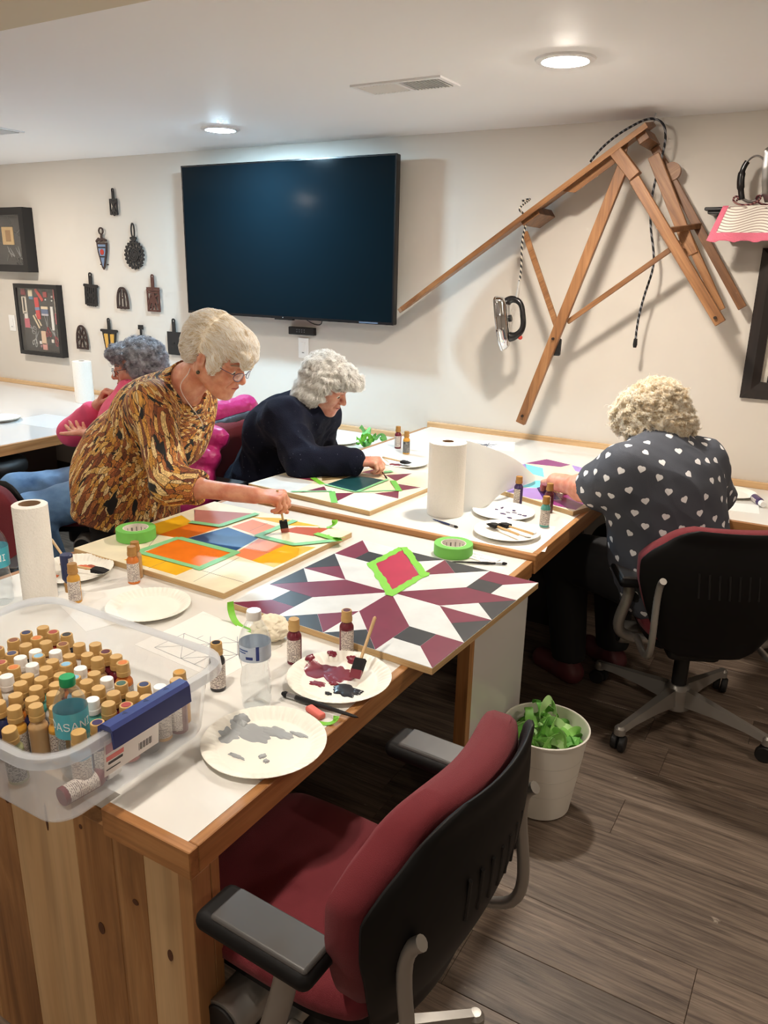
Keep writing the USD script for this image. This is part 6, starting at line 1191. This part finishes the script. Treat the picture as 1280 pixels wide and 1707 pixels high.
# hair, glasses, earrings, necklace, brush
hairA = hairmat('hair_blonde_white', c(228, 214, 186), c(250, 244, 232))
F = Field(hC - .17, hC + .17, .004); Eh = lambda p, r, k=.02, m='add': F.ell(W(*p), np.array(r) * S_, hR, k, m)
Eh((-.022, 0, .050), (.110, .087, .086), 0); Eh((.050, -.0, .085), (.060, .066, .036), .03); Eh((.098, -.012, .066), (.030, .046, .020), .02); Eh((.112, -.02, .046), (.012, .03, .022), .012)
Eh((-.075, 0, .0), (.052, .066, .068), .03); Eh((.100, 0, -.018), (.062, .10, .062), .008, 'sub'); Eh((.012, 0, -.095), (.11, .12, .062), .01, 'sub')
for q in (-1, 1): Eh((.030, q * .074, .012), (.022, .014, .034), .01); Eh((-.012, q * .088, -.012), (.024, .022, .034), .006, 'sub')
hm = lumps(F.mesh(), .005, 34, 21); hp_ = part(t, 'hair', hm, hairA, smooth=True)
def flowA(p):
    q = (p - W(0, 0, 0)) @ hR; f = np.stack([np.where(q[:, 0] > -.03, 1.0, -.7), np.where(q[:, 0] > .02, -.35, 0.1) * np.ones(len(q)), np.where(q[:, 2] > .07, -.15, -.75)], 1); return f @ hR.T
strands(hp_, hm, flowA, 6000, .06, hairA, 31, .0006, .003, .08, 30); strands(hp_, hm, flowA, 4500, .06, hairmat('hair_blonde_dark', c(200, 176, 136), c(228, 208, 172)), 41, .0006, .003, .08, 30); strands(hp_, hm, flowA, 3500, .06, hairmat('hair_white', c(240, 236, 228), c(252, 250, 246)), 42, .0006, .0045, .08, 30)
def glasses(t, W, s, mat, lens=None):
    fr = []
    for q in (-1, 1): fr.append(tube([W(.112 - .010 * abs(math.cos(a)) * (q * math.cos(a) > 0), q * .033 + .022 * math.cos(a), -.006 + .0155 * math.sin(a)) for a in np.linspace(0, 6.283, 28, endpoint=False)], .0013 * s, 8, closed=True)); fr.append(tube(curve([W(.100, q * .056, .002), W(.085, q * .071, .006), W(.03, q * .078, .010), (W(-.014, q * .080, .014)), (W(-.028, q * .078, .0))], 20), .0012 * s, 8))
    fr.append(tube(curve([W(.112, .011, -.002), W(.116, 0, .003), W(.112, -.011, -.002)], 8), .0012 * s, 8)); g_ = part(t, 'glasses', cat(fr), mat, smooth=60)
    for q in (-1, 1): part(g_, 'lens', trimesh.convex.convex_hull(np.array([W(.112 + dx - .008 * max(0, math.cos(a)) , q * (.033 + .021 * math.cos(a)), -.006 + .0148 * math.sin(a)) for a in np.linspace(0, 6.283, 24, endpoint=False) for dx in (0, .001)])), thinclear('lens_clear', (.97, .97, .98), .02, .02), smooth=20)
glasses(t, W, S_, P('frame_violet', c(96, 84, 110), .3))
for q in (-1, 1): part(t, 'earring', T(trimesh.creation.icosphere(2, .0065), W(-.004, q * .083, -.046)), P('earring_bronze', c(90, 84, 66), .3, .6), smooth=True)
nk = [W(-.055, .03, -.075), W(-.065, -.02, -.07), W(-.045, -.062, -.08), neb + [.035, -.075, -.005], neb + [.075, -.068, -.075], neb + [.085, -.03, -.15]]
part(t, 'lanyard', tube(curve(nk, 40), .0017, 6), P('lanyard_pale', c(222, 206, 200), .6), smooth=True)
tip = np.array([-1.508, 1.94, TA + .0185]); mid = (tips[0] + tips[1] + tips[4]) / 3
fb = foam_brush('foam brush held upright in the hand of the standing woman', tip, mid - tip + np.array([.004, -.006, .0]), up=(.6, -.8, 0), L=.160, tipm=P('quilt_dusty2', c(170, 90, 78), .3))

# ---------------------------------------------------------------- seated woman in navy
t = person('person with wavy white hair in a navy jumper, seated and painting the teal panel', (0, 0, 0))
hC = np.array([-1.938, 2.797, 1.108]); hR = frame((.88, .16, -.46), (.42, .05, .9)); S_ = .97
pel, che, neb = np.array([-2.27, 2.78, .60]), np.array([-2.145, 2.775, .885]), np.array([-2.025, 2.79, 1.0])
shR, elR, wrR = np.array([-2.05, 2.63, .965]), np.array([-1.875, 2.545, .824]), np.array([-1.668, 2.637, .838]); shL, elL, wrL = np.array([-2.07, 2.94, .95]), np.array([-2.13, 3.04, .74]), np.array([-2.05, 2.90, .70])
F = Field((-2.52, 2.3, 0.0), (-1.45, 3.2, 1.29), .005)
def torso2(F, g=0.0):
    F.ell(pel, (.13 + g, .18 + g, .13 + g), None, 0); F.cap(pel, che, .128 + g, .118 + g, .06, flat=((0, 1, 0), .82)); F.cap(che - [0, .07, 0], che + [0, .07, 0], .10 + g, .10 + g, .05); F.cap(shR, shL, .056 + g, .056 + g, .05); F.cap(che, neb, .1 + g, .06 + g, .05)
torso2(F); F.cap(neb, hC + hR @ np.array([-.03, 0, -.05]), .052, .048, .03); W = head(F, hC, hR, S_, ears=True); arm(F, shR, elR, wrR); arm(F, shL, elL, wrL)
tips = hand(F, wrR, (.92, .35, .05), (.1, .2, -1), (-.3, .9, .1), ((52, 60, 30), (62, 62, 35), (68, 64, 35), (72, 62, 35)), .92, .6, (.75, .3, .7), 18); hand(F, wrL, (.9, -.2, -.1), (0, 0, -1), (-.2, -.9, 0), ((10, 12, 8),) * 4, .92, 1.1, (.6, .8, .1), 10)
for y in (-.1, .1): leg(F, pel + [0, y, -.02], pel + [.43, y, -.06], (pel[0] + .40, pel[1] + y, .09), (pel[0] + .54, pel[1] + y, .045))
part(t, 'body', F.mesh(), skB, smooth=True); face_parts(t, W, hR, S_)
F = Field((-2.62, 2.36, .40), (-1.55, 3.22, 1.12), .006); torso2(F, .032); F.ell(pel + [.0, 0, -.02], (.175, .215, .15), None, .05); F.cap(shR, elR, .082, .074, .05); F.cap(elR, wrR - (wrR - elR) * .10, .072, .052, .04); F.cap(shL, elL, .078, .068, .04); F.cap(elL, wrL, .064, .044, .03); F.cap(neb, hC + hR @ np.array([-.04, 0, -.075]), .068, .062, .02)
F.cut(pel + [0, 0, -.13], (0, 0, -1)); nav = smoothed(F.mesh(), 4); nav = wrinkle(nav, .026, 8, 6, np.array([[1, 0, .2], [0, 1, 0], [.3, 0, .7]]))
n = {'tc': ('texture_coordinate', {}), 'n': ('noise_texture', dict(scale=230, detail=3)), 'b': ('bump', dict(strength=.5, distance=.003)), 'v': ('voronoi_texture', dict(scale=52)), 'r': ('rgb_ramp', {'ramp': [(0.05, c(120, 124, 140)), (0.09, c(24, 27, 42))]}), 'p': ('principled_bsdf', dict(roughness=1.0, specular_ior_level=.1, sheen_weight=.04))}
part(t, 'jumper', nav, usdkit.material(stage, '/World/Looks/navy_wool', n, [('tc.object', 'n.vector'), ('n.fac', 'b.height'), ('b.normal', 'p.normal'), ('tc.object', 'v.vector'), ('v.distance', 'r.fac'), ('r.color', 'p.base_color')], surface='p.BSDF'), smooth=True)
F = Field((-2.5, 2.5, .03), (-1.65, 3.1, .76), .008); [(F.cap(pel + [0, y, -.02], pel + [.43, y, -.06], .11, .085, .04), F.cap(pel + [.43, y, -.06], (pel[0] + .40, pel[1] + y, .08), .08, .06, .03)) for y in (-.1, .1)]; F.ell(pel, (.15, .2, .13), None, .04); F.cut((0, 0, .06), (0, 0, -1)); part(t, 'trousers', F.mesh(), P('dark_trousers', c(28, 28, 34), .8), smooth=True)
for y in (-.1, .1): shoe(t, (pel[0] + .40, pel[1] + y, .08), (pel[0] + .54, pel[1] + y, .04), _m['black_shoe'])
hairB = hairmat('hair_silver', c(190, 186, 180), c(248, 246, 240))
F = Field(hC - .19, hC + .19, .004); Eh = lambda p, r, k=.025, m='add': F.ell(W(*p), np.array(r) * S_, hR, k, m)
Eh((-.014, 0, .046), (.104, .092, .086), 0); Eh((-.050, 0, -.03), (.060, .086, .082), .04); Eh((-.055, 0, -.075), (.046, .074, .05), .03); Eh((.055, .0, .084), (.055, .068, .032), .03); Eh((.108, .01, .078), (.030, .046, .020), .02)
for q in (-1, 1): Eh((.006, q * .080, -.010), (.034, .022, .055), .03); Eh((-.035, q * .076, -.06), (.045, .028, .05), .03)
Eh((.107, 0, -.024), (.080, .104, .084), .008, 'sub'); Eh((.07, 0, -.13), (.09, .12, .055), .01, 'sub')
hm = lumps(F.mesh(), .018, 30, 5); hp_ = part(t, 'hair', hm, hairB, smooth=True)
def flowB(p): q = (p - W(0, 0, 0)) @ hR; return np.stack([np.where(q[:, 0] > .03, .9, -.35), .2 * np.sign(q[:, 1]), np.where(q[:, 2] > .09, -.2, -1.0)], 1) @ hR.T
strands(hp_, hm, flowB, 5500, .07, hairB, 32, .0006, .006, .45, 9, 10, .3); strands(hp_, hm, flowB, 3500, .07, hairmat('hair_silver_dark', c(172, 167, 160), c(204, 200, 194)), 43, .0006, .004, .45, 9, 10, .3); strands(hp_, hm, flowB, 3500, .075, _m['hw'] if 'hw' in _m else hairmat('hair_white_b', c(244, 242, 238), c(252, 252, 250)), 44, .0006, .010, .5, 9, 10, .35)
artist_brush('slim dark paintbrush held in the hand of the woman in navy', (-1.545, 2.665, ZB + .0195), (tips[0] + tips[4]) / 2 - np.array([-1.545, 2.665, ZB + .0195]) + np.array([-.004, 0, .012]), .18, w=.0035)

# magenta puffer jacket hung over the back of her chair
mag = P('magenta_nylon', c(186, 32, 112), .42, bump=.3, bscale=90, sheen_weight=.1); lining = P('jacket_lining', c(44, 46, 54), .6, bump=.3, bscale=60)
cxm = -2.535; F = Field((-2.72, 2.36, .36), (-2.26, 3.26, 1.06), .006)
jt = thing('puffer_jacket', 'magenta quilted puffer jacket hung over the back of the navy woman’s chair', 'jacket')
F.cap((cxm - .02, 2.52, .80), (cxm - .02, 2.62, .915), .055, .06, .03); F.cap((cxm - .02, 2.62, .915), (cxm - .02, 2.98, .915), .06, .06, .03); F.cap((cxm - .02, 2.98, .915), (cxm - .02, 3.08, .80), .06, .055, .03)
for k, z in enumerate(np.linspace(.46, .87, 6)):
    hw = .27 - .12 * max(0, (z - .74) / .16) if z > .74 else .27
    F.cap((cxm - .055, 2.80 - hw, z), (cxm - .055, 2.80 + hw, z), .050, .050, .03)
    for q in (-1, 1): F.cap((cxm - .04, 2.80 + q * hw, z), (cxm + .15, 2.80 + q * (hw + .035), z - .02), .052, .050, .032)
jm = wrinkle(F.mesh(), .006, 22, 8); part(jt, 'quilted_shell', jm, mag, smooth=True)
F = Field((-2.60, 2.42, .50), (-2.30, 3.18, 1.02), .006); F.cap((cxm + .10, 2.555, .68), (cxm + .055, 2.61, .865), .030, .034, .02); F.cap((cxm + .035, 2.60, .865), (cxm + .035, 3.0, .885), .034, .034, .02); F.cap((cxm + .035, 3.0, .885), (cxm + .035, 3.06, .70), .034, .03, .02); part(jt, 'lining', wrinkle(F.mesh(), .006, 26, 9), lining, smooth=True)

# ---------------------------------------------------------------- seated woman in the heart print top, seen from behind
t = person('person with curly blonde white hair in a grey heart print top, seen from behind', (0, 0, 0))
hC = np.array([-.565, 2.81, 1.100]); hR = frame((-.80, .28, -.52), (-.40, .12, .9)); S_ = .97
pel, che, neb = np.array([-.415, 2.775, .585]), np.array([-.485, 2.735, .885]), np.array([-.515, 2.75, 1.015])
sd = nrm([.52, .86, 0]); fw = nrm([-.86, .52, 0]); shL = che - sd * .165 + [0, 0, .075] + fw * .01; shR = che + sd * .165 + [0, 0, .075]; elL, wrL = np.array([-.705, 2.672, .862]), np.array([-.885, 2.80, .838]); elR, wrR = np.array([-.36, 3.07, .80]), np.array([-.375, 3.26, .735])
F = Field((-1.1, 2.3, 0.0), (.0, 3.6, 1.31), .0052)
def torso3(F, g=0.0):
    F.ell(pel, (.155 + g, .17 + g, .14 + g), None, 0); F.cap(pel - sd * .05, che - sd * .06, .15 + g, .135 + g, .07); F.cap(pel + sd * .05, che + sd * .06, .15 + g, .135 + g, .07); F.cap(shR, shL, .066 + g, .066 + g, .06); F.cap(che, neb, .12 + g, .07 + g, .07)
torso3(F); F.cap(neb, hC + hR @ np.array([-.03, 0, -.05]), .056, .052, .03); W = head(F, hC, hR, S_); arm(F, shL, elL, wrL, (.058, .050, .046, .031)); arm(F, shR, elR, wrR, (.058, .050, .046, .031))
hand(F, wrL, (-.55, .80, -.25), (.15, .1, -1), (.8, .5, 0), ((25, 35, 20), (30, 40, 20), (35, 40, 25), (40, 40, 25)), .95, .8, (.6, .6, .5), 20); hand(F, wrR, (-.1, 1, -.1), (0, .1, -1), (-1, 0, 0), ((20, 25, 15),) * 4, .95, .8, (.6, .7, .3), 15)
for q in (-1, 1): leg(F, pel + sd * q * .10 + [0, 0, -.02], pel + sd * q * .13 + fw * .42 + [0, 0, -.06], (pel + sd * q * .12 + fw * .36) * [1, 1, 0] + [0, 0, .09], (pel + sd * q * .13 + fw * .50) * [1, 1, 0] + [0, 0, .045], (.10, .072, .066, .042))
part(t, 'body', F.mesh(), skC, smooth=True); face_parts(t, W, hR, S_)
F = Field((-.82, 2.36, .44), (-.08, 3.26, 1.16), .0042); torso3(F, .024); F.ell(pel + [0, 0, -.02], (.18, .20, .16), None, .06)
F.cap(shL, shL * .35 + elL * .65 + [0, 0, .01], .086, .088, .05); F.cap(shL * .4 + elL * .6, elL * .94 + shL * .06, .084, .082, .02); F.cap(shR, elR, .086, .082, .05)
nd = nrm(elL - shL + np.array([-.02, .03, -.0])); F.cap(elL + nd * .172, elL + nd * .3, .2, .2, 0, 'sub'); nd = nrm(elR - shR); F.cap(elR + nd * .2, elR + nd * .3, .2, .2, 0, 'sub'); F.cap(neb + [.0, 0, .025], hC + hR @ np.array([-.03, 0, -.06]), .066, .08, .008, 'sub'); F.cut(pel + [0, 0, -.135], (0, 0, -1))
top = smoothed(F.mesh(), 4); top = wrinkle(top, .019, 7, 12, np.array([[1, 0, .3], [0, 1, .2], [.2, .2, .8]])); tp = part(t, 'top', top, attr_mix('heart_print', 'heart', c(238, 238, 240), c(72, 76, 86), .0006, .85, .3, 420), smooth=True)
g = np.random.default_rng(77); v = top.vertices; vn = trimesh.Trimesh(v, top.faces, process=False).vertex_normals; pts, free = [], np.ones(len(v), bool)
from scipy.spatial import cKDTree; kt = cKDTree(np.array(v))
for i in g.permutation(len(v)):
    if free[i]: pts.append(i); free[kt.query_ball_point(np.array(v[i]), .054)] = False
v = np.array(v); vn = np.array(vn); hf = np.full(len(v), .02)
for i in pts:
    k = np.array(kt.query_ball_point(v[i], .034)); a = g.uniform(-.5, .5); nz = vn[i]; u = np.cross([0, 0, 1.0], nz); u = u / max(np.linalg.norm(u), 1e-6); w = np.cross(nz, u); u, w = u * math.cos(a) + w * math.sin(a), w * math.cos(a) - u * math.sin(a); q = v[k] - v[i]; x, y = np.abs(q @ u) / .0215, (q @ w) / .0215 + .62
    d = np.where(x + y > 1, np.sqrt((x - .25) ** 2 + (y - .75) ** 2) - math.sqrt(2) / 4, np.minimum(np.hypot(x, y - 1), np.hypot(x - .5 * np.maximum(x + y, 0), y - .5 * np.maximum(x + y, 0))) * np.sign(x - y)); hf[k] = np.minimum(hf[k], d * .0215)
primvar(tp, 'heart', hf)
F = Field((-1.0, 2.4, .03), (-.1, 3.2, .78), .008); [(F.cap(pel + sd * q * .1 + [0, 0, -.02], pel + sd * q * .13 + fw * .42 + [0, 0, -.06], .125, .095, .04), F.cap(pel + sd * q * .13 + fw * .42 + [0, 0, -.06], (pel + sd * q * .12 + fw * .36) * [1, 1, 0] + [0, 0, .12], .09, .068, .03)) for q in (-1, 1)]; F.ell(pel, (.18, .215, .14), None, .04); F.cut((0, 0, .10), (0, 0, -1)); part(t, 'trousers', F.mesh(), _m['black_trousers'], smooth=True)
for q in (-1, 1): shoe(t, (pel + sd * q * .12 + fw * .36) * [1, 1, 0] + [0, 0, .08], (pel + sd * q * .13 + fw * .50) * [1, 1, 0] + [0, 0, .04], P('maroon_shoe', c(96, 44, 48), .5))
hairC = hairmat('hair_blonde_curly', c(212, 190, 150), c(252, 244, 226))
F = Field(hC - .20, hC + .20, .004); Eh = lambda p, r, k=.03, m='add': F.ell(W(*p), np.array(r) * S_, hR, k, m)
Eh((-.020, 0, .045), (.120, .102, .096), 0); Eh((-.05, 0, -.035), (.082, .094, .082), .04); Eh((.05, 0, .06), (.06, .08, .055), .03)
for q in (-1, 1): Eh((.0, q * .080, -.02), (.05, .032, .055), .03)
Eh((.115, 0, -.03), (.065, .078, .07), .01, 'sub'); Eh((.03, 0, -.15), (.12, .13, .055), .01, 'sub')
hm = lumps(F.mesh(), .020, 36, 15); hp_ = part(t, 'hair', hm, hairC, smooth=True)
def flowC(p): q = (p - W(-.02, 0, .13)) @ hR; return np.stack([q[:, 0] * 6, q[:, 1] * 6, -.5 * np.ones(len(q))], 1) @ hR.T
strands(hp_, hm, flowC, 6000, .05, hairC, 33, .0006, .005, 1.0, 14, 10, .4); strands(hp_, hm, flowC, 3500, .05, hairmat('hair_curly_dark', c(190, 162, 118), c(220, 194, 152)), 45, .0006, .003, 1.0, 14, 10, .4); strands(hp_, hm, flowC, 3500, .05, hairmat('hair_curly_white', c(250, 244, 230), c(252, 250, 242)), 46, .0006, .008, 1.0, 14, 10, .4)

# ---------------------------------------------------------------- seated woman in pink at the left
t = person('person with grey curls in a pink sweatshirt and blue jeans, seated behind the standing woman', (0, 0, 0))
hC = np.array([-2.945, 2.655, 1.118]); hR = frame((-.62, -.74, -.15), (-.1, -.1, .98)); S_ = 1.0
pel, che, neb = np.array([-2.96, 2.485, .575]), np.array([-2.925, 2.575, .855]), np.array([-2.93, 2.615, .99])
fw = nrm([-.62, -.70, 0]); sd = nrm([-.70, .62, 0]); shR = che + sd * -.14 + [0, 0, .06]; shL = che + sd * .155 + [0, 0, .05]
elR, wrR = np.array([-2.73, 2.40, .80]), np.array([-2.945, 2.35, .842]); elL, wrL = np.array([-3.31, 2.54, .775]), np.array([-3.115, 2.555, .935])
F = Field((-3.62, 1.8, 0.0), (-2.7, 2.95, 1.31), .0055)
def torso4(F, g=0.0):
    F.ell(pel, (.145 + g, .175 + g, .13 + g), None, 0); F.cap(pel - sd * .05, che - sd * .05, .13 + g, .115 + g, .06); F.cap(pel + sd * .05, che + sd * .05, .13 + g, .115 + g, .06); F.cap(shR, shL, .056 + g, .056 + g, .05); F.cap(che, neb, .10 + g, .06 + g, .05)
torso4(F); F.cap(neb, hC + hR @ np.array([-.03, 0, -.05]), .052, .048, .03); W = head(F, hC, hR, S_); arm(F, shR, elR, wrR); arm(F, shL, elL, wrL)
hand(F, wrR, (-.90, .20, -.02), (.1, .0, 1), (.1, -1, .25), ((8, 16, 10), (14, 20, 12), (18, 22, 14), (20, 24, 14)), 1.0, 1.3, (.75, .7, -.1), 5); hand(F, wrL, (.55, .15, .80), (.5, .3, -.5), (.2, -.9, .3), ((62, 70, 40), (64, 70, 40), (66, 70, 40), (66, 70, 40)), .95, .6, (.7, .5, .4), 20)
kR, kL = np.array([-3.06, 2.085, .515]), np.array([-3.35, 2.225, .53]); aR, aL = np.array([-2.97, 2.15, .10]), np.array([-3.28, 2.30, .10])
for h_, k_, a_ in ((pel - sd * .09, kR, aR), (pel + sd * .09, kL, aL)): leg(F, h_ + [0, 0, -.02], k_, a_, a_ * [1, 1, 0] + fw * .14 + [0, 0, .045])
part(t, 'body', F.mesh(), skC, smooth=True); face_parts(t, W, hR, S_, P('eyebrow_grey', c(110, 104, 102), .8))
pink = P('pink_fleece', c(226, 84, 122), .9, bump=.3, bscale=260, sheen_weight=.1)
F = Field((-3.48, 2.06, .42), (-2.68, 2.86, 1.10), .006); torso4(F, .026); F.ell(pel + [0, 0, -.02], (.185, .205, .14), None, .05)
for a, b, d in ((shR, elR, wrR), (shL, elL, wrL)): F.cap(a, b, .074, .066, .04); F.cap(b, b * .25 + d * .75, .066, .050, .03); F.cap(b * .25 + d * .75, b * .22 + d * .78, .048, .046, .01)
F.cap(neb + [0, 0, .02], hC + hR @ np.array([-.03, 0, -.06]), .062, .075, .006, 'sub'); F.cut(pel + [0, 0, -.125], (0, 0, -1)); part(t, 'sweatshirt', wrinkle(smoothed(F.mesh(), 4), .010, 8, 22), pink, smooth=True)
q_ = elL * .62 + wrL * .38 + np.array([-.02, -.062, -.01]); part(t, 'flower_motif', T(cat([trimesh.convex.convex_hull(np.array([(.013 * math.cos(a) + .014 * math.cos(b), .013 * math.sin(a) + .014 * math.sin(b), z) for b in np.linspace(0, 6.283, 12) for z in (0, .001)])) for a in np.linspace(0, 6.283, 6)[:-1]]), q_, rx=90, rz=-30), P('flower_white', c(240, 236, 230), .8), smooth=False)
F = Field((-3.62, 1.86, .02), (-2.68, 2.75, .74), .006)
for h_, k_, a_ in ((pel - sd * .09, kR, aR), (pel + sd * .09, kL, aL)): F.cap(h_ + [0, 0, -.02], k_, .108, .086, .04); F.cap(k_, a_ + [0, 0, -.03], .084, .066, .03)
F.ell(pel, (.155, .185, .125), None, .04); F.cut((0, 0, .05), (0, 0, -1)); n = {'tc': ('texture_coordinate', {}), 'n': ('noise_texture', dict(scale=9, detail=4)), 'r': ('rgb_ramp', {'ramp': [(0.3, c(58, 92, 134)), (0.7, c(112, 148, 186))]}), 'w': ('noise_texture', dict(scale=400, detail=2)), 'b': ('bump', dict(strength=.35, distance=.002)), 'p': ('principled_bsdf', dict(roughness=.85))}
denim = usdkit.material(stage, '/World/Looks/denim', n, [('tc.object', 'n.vector'), ('n.fac', 'r.fac'), ('r.color', 'p.base_color'), ('tc.object', 'w.vector'), ('w.fac', 'b.height'), ('b.normal', 'p.normal')], surface='p.BSDF'); part(t, 'jeans', wrinkle(smoothed(F.mesh(), 3), .010, 10, 27), denim, smooth=True)
for a_ in (aR, aL): shoe(t, a_, a_ * [1, 1, 0] + fw * .14 + [0, 0, .04], P('dark_shoe', c(50, 48, 52), .6))
hairD = hairmat('hair_grey', c(86, 86, 94), c(196, 196, 202))
F = Field(hC - .19, hC + .19, .0045); Eh = lambda p, r, k=.03, m='add': F.ell(W(*p), np.array(r) * S_, hR, k, m)
Eh((-.028, 0, .046), (.108, .092, .084), 0); Eh((-.06, 0, -.02), (.072, .084, .07), .04); Eh((.07, 0, .080), (.045, .068, .030), .03)
for q in (-1, 1): Eh((-.005, q * .078, .0), (.03, .02, .045), .03)
Eh((.112, 0, -.025), (.062, .074, .070), .01, 'sub'); Eh((.03, 0, -.13), (.12, .13, .055), .01, 'sub')
hm = lumps(F.mesh(), .018, 32, 25); hp_ = part(t, 'hair', hm, hairD, smooth=True)
strands(hp_, hm, lambda p: ((p - W(-.02, 0, .12)) @ hR * [6, 6, 2]) @ hR.T, 4500, .055, hairD, 35, .0007, .006, 1.0, 13, 9, .4); glasses(t, W, S_, P('frame_dark', c(60, 52, 60), .3))
